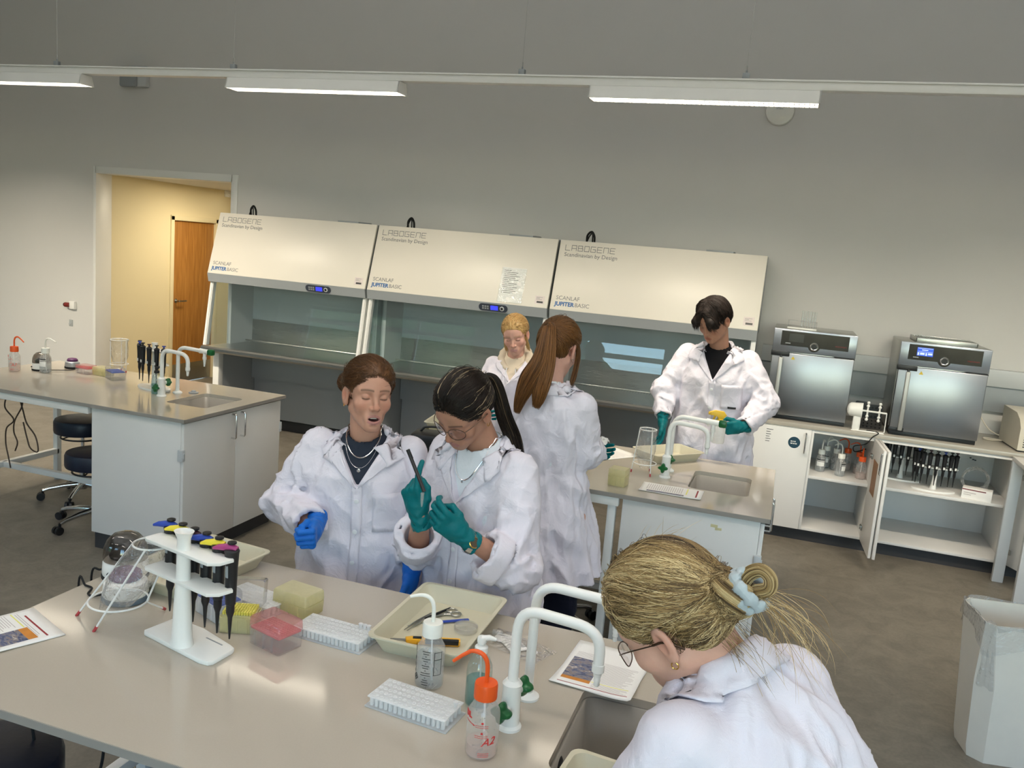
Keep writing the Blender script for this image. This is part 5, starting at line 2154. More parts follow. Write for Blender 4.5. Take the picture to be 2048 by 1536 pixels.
# ------------------------------------------------------------------ incubators
M_incp = mat('incubator_steel', srgb(170, 176, 184), .30, metal=.9, var=.02, stretch=(60, 1, 60), scale=6)
M_panelk = mat('panel_black', srgb(12, 12, 16), .18, var=.05)


def incubator(x, y, label, on):
    w, h, d = .588, .685, .56
    t = thing('incubator', label, 'incubator', (x, y, BH), 0, 'incubators on the wall counter')
    mb = MB()
    mb.b2(0, w, .052, d, .022, h, bev=.004)
    part('housing', mb, M_steel, t)
    mb = MB()
    mb.b2(.008, w - .008, .03, d - .02, .0, .030, bev=.003)
    mb.b2(-.002, .10, -.006, .05, .028, .060, bev=.003)
    part('foot', mb, M_black, t)
    mb = MB()
    mb.b2(.0, w, .012, .056, .515, h, bev=.004)
    fr = part('fascia', mb, M_incp, t)
    mb = MB()
    out = [(.055, h - .013), (.055, h - .122), (w * .5 - .045, h - .122)]
    out += [(w * .5 + .043 * math.cos(math.radians(a)), h - .110 + .043 * math.sin(math.radians(a))) for a in range(200, 345, 12)]
    out += [(w * .5 + .045, h - .122), (w - .055, h - .122), (w - .055, h - .013)]
    mb.prism(out, -.012, -.0095, M=Matrix(((1, 0, 0, 0), (0, 0, -1, 0), (0, 1, 0, 0), (0, 0, 0, 1))))
    cp = part('control_panel', mb, M_panelk, t)
    mb = MB()
    K = Matrix.Translation((w * .5, .010, h - .112)) @ Matrix.Rotation(PI / 2, 4, 'X')
    mb.lathe([(.030, 0), (.030, .010), (.026, .013), (.022, .010)], seg=28, M=K)
    kb = part('knob', mb, M_chrome, t)
    mb = MB()
    mb.lathe([(.022, .006), (.020, .012)], seg=24, M=K)
    part('knob_centre', mb, M_black, kb)
    mb = MB()
    mb.b2(.110, .215, .0085, .010, h - .090, h - .030)
    dp = part('display', mb, emat('lcd_blue', (.10, .22, 1.0), .9) if on else mat('lcd_off', srgb(44, 48, 50), .2), cp)
    if on:
        mb = MB()
        for (a, b_, c, e) in ((.114, .211, .034, .037), (.114, .125, .066, .086), (.130, .160, .066, .082), (.166, .176, .066, .086), (.182, .211, .066, .080), (.14, .18, .044, .050), (.114, .211, .058, .060)):
            mb.b2(a, b_, .0078, .0086, h - e, h - c)
        part('readout', mb, emat('lcd_white', (.75, .88, 1.0), 1.1), dp)
    part('lettering', text_mb('memmert', .020, Matrix.Translation((.44, .0092, h - .098)) @ Matrix.Rotation(PI / 2, 4, 'X')), mat('dull_red', srgb(120, 28, 30), .5), cp)
    mb = MB()
    mb.b2(.088, .125, .0088, .010, h - .107, h - .100)
    part('type_print', mb, M_grey, cp)
    # door with handle
    mb = MB()
    mb.b2(.004, w - .004, 0, .05, .034, .508, bev=.006)
    dr = part('door', mb, M_steelv, t)
    mb = MB()
    mb.b2(-.004, .128, -.008, .05, .482, .517, bev=.003)
    mb.b2(.445, w - .002, .004, .05, .504, .513, bev=.002)
    part('latch', mb, M_black, t)
    mb = MB()
    mb.b2(.063, .078, -.028, -.002, .45, .49, bev=.003)
    mb.b2(.063, .078, -.028, -.002, .045, .07, bev=.003)
    part('handle_bracket', mb, M_black, dr)
    mb = MB()
    mb.b2(.056, .086, -.042, -.022, .045, .475, bev=.006)
    part('handle', mb, mat('alu_handle', srgb(176, 176, 172), .4, metal=.5), dr)
    mb = MB()
    mb._add([(.142, -.001, .462), (.172, -.001, .462), (.157, -.001, .488)], [(0, 1, 2)])
    part('warning_sticker', mb, mat('warn_yellow', srgb(206, 180, 60), .5), dr)
    return t


incubator(-.076, 6.63, 'incubator with dark screen beside safety cabinet, tube rack on top', False)
incubator(.802, 6.605, 'incubator with lit blue screen, metal tray on top', True)
# test tube rack on the first incubator
tr = thing('test_tube_rack', 'clear rack of test tubes standing on the left incubator', 'rack', (.012, 6.78, BH + .685), math.radians(-3))
mb = MB()
mb.b2(0, .21, -.03, .03, 0, .012, bev=.002)
part('base', mb, M_plast, tr)
mb = MB()
for x in (.004, .206):
    mb.b2(x - .004, x + .004, -.028, .028, .012, .062)
part('end_plate', mb, M_clearbox, tr)
mb = MB()
mb.b2(0, .21, -.03, .03, .060, .064)
part('top_plate', mb, M_clearbox, tr)
for q in range(6):
    u = thing('test_tube', 'empty glass test tube in rack on left incubator, number %s from the left' % ['one', 'two', 'three', 'four', 'five', 'six'][q], 'test tube', (.112 + q * .0185, 6.775 - q * .001, BH + .685 + .014), 0, 'test tubes in the rack on the incubator')
    mb = MB()
    mb.lathe([(.002, 0), (.005, .002), (.0068, .008), (.0068, .125), (.008, .126)], seg=12, capt=False)
    part('tube', mb, clear('tube_glass', body=.16, gloss=2.4), u)
ty = thing('metal_tray', 'shallow steel tray lying on top of the right incubator', 'tray', (.90, 6.66, BH + .685), 0)
mb = MB()
mb.b2(0, .40, 0, .34, 0, .004)
for (a, b_, c, e) in ((0, .40, 0, .006), (0, .40, .334, .34), (0, .006, 0, .34), (.394, .40, 0, .34)):
    mb.b2(a, b_, c, e, 0, .034, bev=.001)
part('pan', mb, M_steel, ty)
mb = MB()
for q in range(20):
    mb.b2(.012 + q * .019, .018 + q * .019, .01, .33, .028, .032)
g = part('grid', mb, M_steel, ty)
g['kind'] = 'stuff'

# rotator between the incubators
ro = thing('tube_rotator', 'white tube rotator with cross rod between the incubators', 'rotator', (.560, 6.585, BH), math.radians(-4))
mb = MB()
mb.box((.02, .03, .09), (.055, .06, .175), .012)
part('motor_column', mb, M_plast, ro)
mb = MB()
mb.cyl((-.03, .03, .150), (.05, .03, .150), .050, .056, seg=24)
mb.sphere((-.028, .03, .150), .049, sc=(.6, 1, 1))
part('motor_head', mb, M_plast, ro)
mb = MB()
mb.tube([(.04, .03, .150), (.215, .03, .150)], .007, seg=10)
part('rod', mb, M_plast, ro)
for x in (.085, .165):
    mb = MB()
    mb.tube([(x, .03, .085), (x, .03, .215)], .006, seg=8)
    for z in (.088, .112, .150, .188, .212):
        mb.sphere((x, .03, z), .0115, 10, 8)
    part('tube_clip', mb, M_plast, ro)
mb = MB()
mb.tube([(.215, .03, .152), (.216, .03, .01), (.205, .03, .004), (.02, .0, .004)], .0035, seg=8)
mb.b2(-.01, .215, .0, .006, 0, .006)
part('frame', mb, M_plast, ro)
for (x, lab, hgt) in ((.585, 'left dark slotted plate leaning on wall behind the rotator', .17), (.690, 'right dark slotted plate leaning on wall behind the rotator', .155)):
    pt = thing('slotted_plate', lab, 'plate', (x, 6.95, BH), 0, 'dark slotted plates behind the rotator')
    mb = MB()
    mb.prism(rrect(.095, hgt, .012, 4, .0475, hgt / 2 + .001), -.006, .006, M=Matrix(((1, 0, 0, 0), (0, 0, -1, 0), (0, 1, 0, 0), (0, 0, 0, 1))))
    part('plate', mb, mat('smoke_plate', srgb(52, 54, 56), .4), pt)
    mb = MB()
    for a in range(3):
        for b_ in range(4):
            mb.cyl((.02 + a * .027, -.0065, .03 + b_ * .034), (.02 + a * .027, -.008, .03 + b_ * .034), .009, seg=10)
    part('holes', mb, M_black, pt)
bl = thing('block_rack', 'black rack with rows of holes lying behind rotator rod', 'rack', (.600, 6.72, BH), math.radians(-3))
mb = MB()
mb.prism([(0, 0), (.09, .07), (.09, 0)], 0, .17, M=Matrix(((0, 0, 1, 0), (1, 0, 0, 0), (0, 1, 0, 0), (0, 0, 0, 1))))
part('block', mb, mat('smoke_block', srgb(58, 56, 54), .45), bl)
mb = MB()
for a in range(6):
    for b_ in range(3):
        mb.sphere((.015 + a * .028, .018 + b_ * .026, .017 + b_ * .020), .007, 8, 6)
part('holes', mb, M_black, bl)
cable([(.66, 6.62, BH + .006), (.72, 6.60, BH + .006), (.735, 6.545, BH + .004), (.70, 6.525, BH - .02), (.66, 6.53, .82), (.60, 6.70, .76), (.62, 6.8, .70), (.70, 6.86, .72)], .004, 'black cord draped from rotator into the open cabinet')

# thermal cycler at the right edge
pc = thing('thermal_cycler', 'beige bench instrument with side vents at right photo edge', 'instrument', (1.640, 6.60, BH), math.radians(4))
mb = MB()
mb.prism([(0, .012), (0, .17), (.05, .225), (.13, .262), (.42, .27), (.42, .012)], 0, .30, M=Matrix(((0, 0, 1, 0), (1, 0, 0, 0), (0, 1, 0, 0), (0, 0, 0, 1))), bev=0)
part('case', mb, mat('beige_case', srgb(206, 200, 184), .42), pc)
mb = MB()
for q in range(5):
    mb.b2(.03, .10, -.002, .002, .035 + q * .017, .042 + q * .017)
part('vents', mb, M_plinth, pc)
mb = MB()
mb.b2(.01, .29, .01, .41, 0, .014)
part('foot', mb, M_black, pc)
cable([(1.435, 7.185, 1.28), (1.445, 7.12, 1.17), (1.47, 7.08, 1.07), (1.54, 7.04, .97), (1.62, 7.02, .93), (1.645, 6.96, .915), (1.56, 6.93, .908), (1.50, 6.95, .908), (1.52, 7.0, .908), (1.62, 6.98, .908)], .0045, 'beige power cord from wall socket down to the instrument', m=mat('beige_cord', srgb(206, 196, 178), .5))
pg = thing('power_plug', 'white mains plug in the wall trunking right of incubator', 'plug', (1.435, 7.18, 1.315))
mb = MB()
mb.box((0, -.012, 0), (.042, .03, .05), .006)
part('body', mb, M_plast, pg)
part('cord_grip', MB().cyl((0, -.012, -.022), (0, -.012, -.045), .008, .005, seg=10), M_plast, pg)

# carton and tubing in the open cabinet
cb = thing('carton', 'white carton with dark red stripe on shelf in open cabinet', 'box', (1.345, 6.60, SZ), math.radians(-14))
mb = MB()
mb.b2(0, .19, 0, .095, 0, .075, bev=.001)
part('box', mb, M_paper, cb)
mb = MB()
mb.b2(-.0005, .150, -.0008, .0002, .062, .069)
part('stripe', mb, mat('stripe_red', srgb(110, 28, 36), .5), cb)
mb = MB()
mb.b2(.012, .09, -.0008, .0002, .040, .046)
mb.b2(.012, .06, -.0008, .0002, .026, .031)
mb.b2(.1902, .1908, .025, .065, .02, .05)
part('print', mb, M_linegrey, cb)
cl = thing('tubing_coil', 'coil of clear tubing standing behind the carton in cabinet', 'tubing', (1.46, 6.80, SZ))
mb = MB()
pts = []
for k in range(110):
    a = 2 * PI * k / 22
    r_ = .085 + .006 * math.sin(k * .7)
    pts.append((r_ * math.cos(a), -.02 + k * .0006, .100 + r_ * math.sin(a)))
mb.tube(pts, .0048, seg=8)
part('tube', mb, M_pp, cl)
mk = thing('cable_clips', 'few small dark clips on the back of the open cabinet', 'clip', (1.49, CYB - .035, .70))
mb = MB()
for (x, z) in ((0, .0), (.02, -.01), (.035, -.014), (-.16, -.03), (-.155, -.06), (-.15, -.09)):
    mb.box((x, 0, z), (.014, .006, .008), .002)
part('clips', mb, M_plinth, mk)
# ------------------------------------------------------------------ waste bin
bn = thing('waste_bin', 'tall white waste bin with clear liner at the right', 'bin', (1.155, 3.985, 0), math.radians(10))
mb = MB()
def oct_(w, d, c):
    return [(w / 2, -d / 2 + c), (w / 2, d / 2 - c), (w / 2 - c, d / 2), (-w / 2 + c, d / 2), (-w / 2, d / 2 - c), (-w / 2, -d / 2 + c), (-w / 2 + c, -d / 2), (w / 2 - c, -d / 2)]
rows = [(.37, .24, .05, 0), (.39, .255, .055, .05), (.43, .285, .06, .36), (.44, .29, .045, .50), (.45, .30, .03, .635), (.44, .29, .03, .635), (.43, .28, .045, .50), (.36, .23, .05, .012)]
vs, fs = [], []
for (w_, d_, c_, z) in rows:
    vs += [(x, y, z) for x, y in oct_(w_, d_, c_)]
for i in range(len(rows) - 1):
    for k in range(8):
        fs.append((i * 8 + k, i * 8 + (k + 1) % 8, (i + 1) * 8 + (k + 1) % 8, (i + 1) * 8 + k))
fs.append(tuple(reversed(range(8))))
fs.append(tuple(range(56, 64)))
mb._add(vs, fs)
part('tub', mb, mat('bin_plastic', srgb(222, 216, 204), .45), bn, angle=25)
mb = MB()


def liner(u, v):
    a = 2 * PI * u
    base = oct_(.458, .308, .04)
    k = u * 8
    i = int(k) % 8
    f = k - int(k)
    x = base[i][0] * (1 - f) + base[(i + 1) % 8][0] * f
    y = base[i][1] * (1 - f) + base[(i + 1) % 8][1] * f
    if v < .5:
        q = v / .5
        z = .645 - (1 - q) * .30
        sc_ = .90 + .06 * q
    else:
        q = (v - .5) / .5
        z = .645 - q * (.11 + .05 * math.sin(3 * a + 1))
        sc_ = 1.01 + .012 * math.sin(17 * a) * q + .01 * q
    wob = 1 + .012 * math.sin(23 * a + 14 * v)
    return (x * sc_ * wob, y * sc_ * wob, z + .006 * math.sin(9 * a))


mb.grid(liner, 96, 17, closeu=True)
part('liner', mb, clear('liner_film', tint=(.97, .97, .97), body=.14, rough=.12, gloss=1.6, crinkle=1.0, cscale=22), bn, angle=70)
# ------------------------------------------------------------------ implicit-surface modelling for people
f32 = np.float32
_rs = np.random.RandomState(11)
_TAB = _rs.rand(32, 32, 32).astype(f32)


def vnoise(P):
    i = np.floor(P).astype(np.int64)
    f = (P - i).astype(f32)
    f = f * f * (3 - 2 * f)
    i &= 31
    j = (i + 1) & 31
    x0, y0, z0, x1, y1, z1 = i[:, 0], i[:, 1], i[:, 2], j[:, 0], j[:, 1], j[:, 2]
    fx, fy, fz = f[:, 0], f[:, 1], f[:, 2]
    a = _TAB[x0, y0, z0] * (1 - fx) + _TAB[x1, y0, z0] * fx
    b = _TAB[x0, y1, z0] * (1 - fx) + _TAB[x1, y1, z0] * fx
    c = _TAB[x0, y0, z1] * (1 - fx) + _TAB[x1, y0, z1] * fx
    d = _TAB[x0, y1, z1] * (1 - fx) + _TAB[x1, y1, z1] * fx
    return (a * (1 - fy) + b * fy) * (1 - fz) + (c * (1 - fy) + d * fy) * fz


def V3(*a):
    return np.array(a, dtype=float)


def unit(v):
    v = np.asarray(v, float)
    return v / np.linalg.norm(v)


def rc(P, a, b, r1, r2):
    """round cone"""
    a, b = np.asarray(a, float), np.asarray(b, float)
    ba = b - a
    q = P - a
    h = np.clip(q @ ba / max(1e-12, ba @ ba), 0, 1)
    return np.linalg.norm(q - h[:, None] * ba, axis=1) - (r1 + (r2 - r1) * h)


def ell(P, c, r, Rm=None):
    q = P - np.asarray(c, float)
    if Rm is not None:
        q = q @ Rm
    r = np.asarray(r, float)
    k0 = np.linalg.norm(q / r, axis=1)
    k1 = np.linalg.norm(q / (r * r), axis=1)
    return k0 * (k0 - 1.0) / np.maximum(k1, 1e-9)


def smin(a, b, k):
    h = np.clip(0.5 + 0.5 * (b - a) / k, 0, 1)
    return b * (1 - h) + a * h - k * h * (1 - h)


def smax(a, b, k):
    return -smin(-a, -b, k)


def bump(x, c, w):
    return np.exp(-((x - c) / w) ** 2)


def rbox(P, c, hs, r, Rm=None):
    q = P - np.asarray(c, float)
    if Rm is not None:
        q = q @ Rm
    q = np.abs(q) - (np.asarray(hs, float) - r)
    return np.linalg.norm(np.maximum(q, 0), axis=1) + np.minimum(q.max(axis=1), 0) - r


def surf(fn, lo, hi, h, newton=2):
    """sparse surface nets -> verts (n,3), quads (m,4)"""
    B = 8
    lo, hi = np.asarray(lo, float), np.asarray(hi, float)
    nb = np.maximum(1, np.ceil((hi - lo) / (h * B)).astype(int))
    n = nb * B + 1
    cs = [lo[k] + (np.arange(nb[k]) + .5) * B * h for k in range(3)]
    G = np.stack(np.meshgrid(*cs, indexing='ij'), -1).reshape(-1, 3)
    dc = fn(G).reshape(nb)
    keep = np.abs(dc) < B * h * 0.87 * 1.45 + 2 * h
    F = np.full(n, 1.0, dtype=f32)
    sg = np.where(dc < 0, -1.0, 1.0).astype(f32)
    F[:-1, :-1, :-1] = np.repeat(np.repeat(np.repeat(sg, B, 0), B, 1), B, 2)
    M = np.zeros(n, bool)
    for (a, b, c) in np.argwhere(keep):
        M[a * B:a * B + B + 1, b * B:b * B + B + 1, c * B:c * B + B + 1] = True
    idx = np.argwhere(M)
    P = lo + idx * h
    vals = np.concatenate([fn(P[i:i + 120000]) for i in range(0, len(P), 120000)])
    F[M] = vals
    neg = F < 0
    s = np.zeros(n - 1, np.int8)
    for a in (0, 1):
        for b in (0, 1):
            for c in (0, 1):
                s += neg[a:n[0] - 1 + a, b:n[1] - 1 + b, c:n[2] - 1 + c]
    act = (s > 0) & (s < 8)
    cells = np.argwhere(act)
    vid = np.full(n - 1, -1, np.int64)
    vid[act] = np.arange(len(cells))
    acc = np.zeros((len(cells), 3))
    cnt = np.zeros(len(cells))
    cor = [(a, b, c) for a in (0, 1) for b in (0, 1) for c in (0, 1)]
    fv = {o: F[cells[:, 0] + o[0], cells[:, 1] + o[1], cells[:, 2] + o[2]] for o in cor}
    for o in cor:
        for ax in range(3):
            if o[ax] == 0:
                q = list(o)
                q[ax] = 1
                q = tuple(q)
                fa, fb = fv[o], fv[q]
                m = (fa < 0) != (fb < 0)
                t = np.zeros_like(fa)
                t[m] = fa[m] / (fa[m] - fb[m])
                pos = np.array(o, float)[None, :].repeat(len(cells), 0)
                pos[:, ax] += t
                acc[m] += pos[m]
                cnt[m] += 1
    V = lo + (cells + acc / cnt[:, None]) * h
    quads = []
    for ax in range(3):
        u, w = (ax + 1) % 3, (ax + 2) % 3
        sl0 = [slice(None)] * 3
        sl1 = [slice(None)] * 3
        sl0[ax] = slice(0, -1)
        sl1[ax] = slice(1, None)
        ch = neg[tuple(sl0)] != neg[tuple(sl1)]
        E_ = np.argwhere(ch)
        ok = (E_[:, u] > 0) & (E_[:, w] > 0) & (E_[:, u] < n[u] - 1) & (E_[:, w] < n[w] - 1)
        E_ = E_[ok]
        flip = neg[tuple(sl0)][E_[:, 0], E_[:, 1], E_[:, 2]]

        def cell(du, dw):
            q = E_.copy()
            q[:, u] += du
            q[:, w] += dw
            return vid[q[:, 0], q[:, 1], q[:, 2]]
        a, b, c, d = cell(-1, -1), cell(0, -1), cell(0, 0), cell(-1, 0)
        Q = np.stack([a, b, c, d], 1)
        Q[~flip] = Q[~flip][:, ::-1]
        quads.append(Q)
    Q = np.concatenate(quads)
    Q = Q[(Q >= 0).all(1)]
    for _ in range(newton):
        V = project(fn, V, 0.0, h)
    return V, Q


_TET = np.array([[1, -1, -1], [-1, -1, 1], [-1, 1, -1], [1, 1, 1]], float)


def grad(fn, P, e=0.0015):
    g = np.zeros_like(P)
    for k in _TET:
        g += k[None, :] * fn(P + k * e)[:, None]
    return g / (4 * e)


def project(fn, P, off=0.0, lim=0.02):
    d = fn(P) - off
    g = grad(fn, P)
    st = d / np.maximum((g * g).sum(1), .15)
    st = np.clip(st, -lim, lim)
    return P - g * st[:, None]


def np_mesh(name, V, Q, mats, parent, col=None, label=None, loc=None, smooth=True):
    me = bpy.data.meshes.new(name)
    if loc is not None:
        V = V - np.asarray(loc)
    me.vertices.add(len(V))
    me.vertices.foreach_set('co', V.astype(f32).ravel())
    me.loops.add(Q.size)
    me.loops.foreach_set('vertex_index', Q.astype(np.int32).ravel())
    me.polygons.add(len(Q))
    me.polygons.foreach_set('loop_start', np.arange(0, Q.size, Q.shape[1], dtype=np.int32))
    me.update(calc_edges=True)
    me.validate()
    if smooth:
        me.polygons.foreach_set('use_smooth', [True] * len(me.polygons))
    if col is not None:
        for k, arr in col.items():
            if arr.ndim == 2:
                at = me.attributes.new(k, 'FLOAT_COLOR', 'POINT')
                at.data.foreach_set('color', np.concatenate([arr, np.ones((len(arr), 1))], 1).astype(f32).ravel())
            else:
                at = me.attributes.new(k, 'FLOAT', 'POINT')
                at.data.foreach_set('value', arr.astype(f32))
    me.materials.append(mats)
    o = bpy.data.objects.new(name, me)
    COL.objects.link(o)
    o.parent = parent
    if label:
        o['label'] = label
    return o


def hrot(az, pt, ro):
    az, pt, ro = map(math.radians, (az, pt, ro))
    f = V3(math.cos(az) * math.cos(pt), math.sin(az) * math.cos(pt), -math.sin(pt))
    r0 = V3(math.sin(az), -math.cos(az), 0)
    u0 = np.cross(r0, f)
    r = math.cos(ro) * r0 + math.sin(ro) * u0
    u = -math.sin(ro) * r0 + math.cos(ro) * u0
    return np.stack([r, f, u], 1)


# ------------------------------------------------------------------ people's materials
def skin_mat():
    m, n, l, b = _new('skin')
    at = n.new('ShaderNodeAttribute')
    at.attribute_name = 'tone'
    tc = n.new('ShaderNodeTexCoord')
    nz = n.new('ShaderNodeTexNoise')
    nz.inputs['Scale'].default_value = 60
    nz.inputs['Detail'].default_value = 4
    l.new(tc.outputs['Object'], nz.inputs['Vector'])
    mr = n.new('ShaderNodeMapRange')
    mr.inputs['To Min'].default_value = .93
    mr.inputs['To Max'].default_value = 1.06
    l.new(nz.outputs['Fac'], mr.inputs['Value'])
    mx = n.new('ShaderNodeMix')
    mx.data_type = 'RGBA'
    mx.blend_type = 'MULTIPLY'
    mx.inputs['Factor'].default_value = 1
    l.new(at.outputs['Color'], mx.inputs['A'])
    l.new(mr.outputs[0], mx.inputs['B'])
    l.new(mx.outputs['Result'], b.inputs['Base Color'])
    b.inputs['Roughness'].default_value = .48
    b.inputs['Specular IOR Level'].default_value = .35
    b.inputs['Subsurface Weight'].default_value = .12
    b.inputs['Subsurface Radius'].default_value = (.012, .005, .003)
    b.inputs['Subsurface Scale'].default_value = .6
    bp = n.new('ShaderNodeBump')
    bp.inputs['Strength'].default_value = .12
    bp.inputs['Distance'].default_value = .002
    nz2 = n.new('ShaderNodeTexNoise')
    nz2.inputs['Scale'].default_value = 420
    l.new(tc.outputs['Object'], nz2.inputs['Vector'])
    l.new(nz2.outputs['Fac'], bp.inputs['Height'])
    l.new(bp.outputs[0], b.inputs['Normal'])
    return m


M_skin = skin_mat()


def cloth(name, col, rough=.8, var=.02, bump_=.35, bs=26, sheen=.0):
    m, n, l, b = _new(name)
    tc = n.new('ShaderNodeTexCoord')
    nz = n.new('ShaderNodeTexNoise')
    nz.inputs['Scale'].default_value = bs
    nz.inputs['Detail'].default_value = 5
    nz.inputs['Distortion'].default_value = .8
    l.new(tc.outputs['Object'], nz.inputs['Vector'])
    mx = n.new('ShaderNodeMix')
    mx.data_type = 'RGBA'
    mx.inputs['A'].default_value = tuple(c * (1 - var) for c in col[:3]) + (1,)
    mx.inputs['B'].default_value = tuple(min(1, c * (1 + var)) for c in col[:3]) + (1,)
    l.new(nz.outputs['Fac'], mx.inputs['Factor'])
    l.new(mx.outputs['Result'], b.inputs['Base Color'])
    b.inputs['Roughness'].default_value = rough
    b.inputs['Specular IOR Level'].default_value = .2
    b.inputs['Sheen Weight'].default_value = sheen
    wv = n.new('ShaderNodeTexNoise')
    wv.inputs['Scale'].default_value = 900
    l.new(tc.outputs['Object'], wv.inputs['Vector'])
    ad = n.new('ShaderNodeMath')
    ad.operation = 'MULTIPLY_ADD'
    ad.inputs[1].default_value = .06
    l.new(wv.outputs['Fac'], ad.inputs[0])
    l.new(nz.outputs['Fac'], ad.inputs[2])
    bp = n.new('ShaderNodeBump')
    bp.inputs['Strength'].default_value = bump_
    bp.inputs['Distance'].default_value = .012
    l.new(ad.outputs[0], bp.inputs['Height'])
    l.new(bp.outputs[0], b.inputs['Normal'])
    return m


M_coat = cloth('lab_coat_cotton', srgb(224, 219, 229), .82, .008, .75, 15)
M_button = mat('coat_button', srgb(225, 225, 228), .35)
M_jeans = cloth('dark_jeans', srgb(22, 26, 42), .85, .12)
M_tee = cloth('charcoal_tee', srgb(44, 50, 62), .85, .05, .25)
M_teew = cloth('white_tee', srgb(222, 226, 232), .85, .01, .25)
M_teek = cloth('black_tee', srgb(14, 14, 18), .85, .05, .25)
M_hood = cloth('beige_fleece', srgb(206, 192, 172), .9, .03, .3)
M_shoe = mat('dark_shoe', srgb(30, 30, 32), .6)
M_shoew = mat('white_shoe', srgb(205, 205, 202), .6)
M_teal = cloth('teal_nitrile', srgb(0, 104, 110), .42, .05, .18, 70)
M_blueg = cloth('blue_nitrile', srgb(26, 104, 196), .42, .05, .18, 70)
M_gold = mat('gold', srgb(212, 170, 90), .25, metal=1.0)
M_goldrim = mat('bronze_rim', srgb(96, 78, 66), .3, metal=.9)
M_silverj = mat('silver_jewel', srgb(210, 210, 214), .2, metal=1.0)
M_lensg = clear('spectacle_lens', tint=(.93, .92, .93), body=.01, rough=.02, gloss=1.3)
M_teeth = mat('teeth', srgb(228, 222, 210), .3)
M_mouth = mat('mouth_dark', srgb(52, 18, 20), .6)
M_lash = mat('lash_dark', srgb(34, 24, 22), .6)


def hair_mat(name, dark, light, rough=.38, stripes=None):
    """colour ramp over a per-strand tone"""
    m, n, l, b = _new(name)
    at = n.new('ShaderNodeAttribute')
    at.attribute_name = 'tone'
    cr = n.new('ShaderNodeValToRGB')
    e = cr.color_ramp.elements
    e[0].position, e[0].color = 0.0, dark
    e[1].position, e[1].color = 1.0, light
    if stripes:
        for p_, c_ in stripes:
            q = e.new(p_)
            q.color = c_
    l.new(at.outputs['Fac'], cr.inputs[0])
    l.new(cr.outputs[0], b.inputs['Base Color'])
    b.inputs['Roughness'].default_value = rough
    b.inputs['Specular IOR Level'].default_value = .3
    return m


# ------------------------------------------------------------------ head
def head_fn(o):
    """skull, face and neck in head space (x right, y forward, z up)"""
    jaw = o.get('jaw', 1.0)
    mo = o.get('open', 0.0)
    Rm, C = o['R'], o['C']
    nk = (np.asarray(o['N']) - C) @ Rm
    nr = o.get('neck', .052)

    def cran(P):
        d = ell(P, (0, -.012, .040), (.074, .094, .082))
        d = smin(d, ell(P, (0, .030, .030), (.064, .062, .066)), .03)
        d = smin(d, ell(P, (0, -.045, -.005), (.062, .058, .060)), .03)
        return d

    def f(P):
        A = P.copy()
        A[:, 0] = np.abs(A[:, 0])
        d = cran(P)
        d = smin(d, ell(P, (0, .034, -.038), (.058 * jaw, .056, .070)), .025)
        d = smin(d, rc(A, (.050 * jaw, -.004, -.055), (.012, .066, -.098 - mo * .6), .020, .019), .028)
        d = smin(d, rc(A, (0, .072, -.100 - mo * .6), (0, .074, -.100 - mo * .6), .017, .017), .020)
        d = smin(d, ell(A, (.040, .058, -.030), (.026, .022, .024)), .022)
        d = smin(d, rc(A, (.008, .082, .020), (.045, .066, .020), .010, .010), .016)
        # eye sockets, lids
        d = smax(d, -ell(A, (.0315, .098, -.001), (.019, .020, .0125)), .014)
        d = smin(d, ell(A, (.0315, .0740, -.001), (.0150, .0135, .0125)), .004)
        d = smax(d, -ell(A, (.0315, .0885, -.0085), (.0135, .0030, .0014)), .002)
        # nose
        d = smin(d, rc(P, (0, .085, .012), (0, .106, -.034), .0075, .0085), .014)
        d = smin(d, ell(P, (0, .107, -.037), (.0105, .0105, .0090)), .007)
        d = smin(d, ell(A, (.0125, .096, -.041), (.0075, .0095, .0068)), .006)
        d = smax(d, -ell(A, (.0065, .101, -.0475), (.0038, .0055, .0030)), .003)
        # mouth
        zl = -.0715
        d = smin(d, ell(P, (0, .080, zl - mo * .3), (.032, .016, .024)), .016)
        d = smin(d, rc(A, (0, .0955, zl + .0045), (.020, .086, zl - .0005), .0048, .0022), .005)
        d = smin(d, rc(A, (0, .0940, zl - .0065 - mo), (.018, .086, zl - .002 - mo * .5), .0058, .0024), .005)
        d = smax(d, -ell(A, (0, .100, zl - .001 - mo * .5), (.022, .011 + mo * .9, .0012 + mo * .55)), .003)
        d = smax(d, -ell(P, (0, .096, zl - .020 - mo), (.014, .006, .004)), .006)
        # ears
        ce, se = math.cos(.35), math.sin(.35)
        q = A - np.array([.0800, -.012, -.010])
        q = np.stack([q[:, 0] * ce + q[:, 1] * se, -q[:, 0] * se + q[:, 1] * ce, q[:, 2]], 1)
        e = ell(q, (0, 0, 0), (.0085, .0185, .0315))
        e = smin(e, ell(q, (-.001, .004, -.026), (.0075, .0095, .011)), .008)
        e = smax(e, -ell(q, (.010, .001, .003), (.0085, .0110, .0195)), .004)
        d = smin(d, e, .006)
        # neck
        d = smin(d, rc(P, (0, -.028, -.060), nk, nr * .98, nr * 1.10), .022)
        return d
    return f, cran


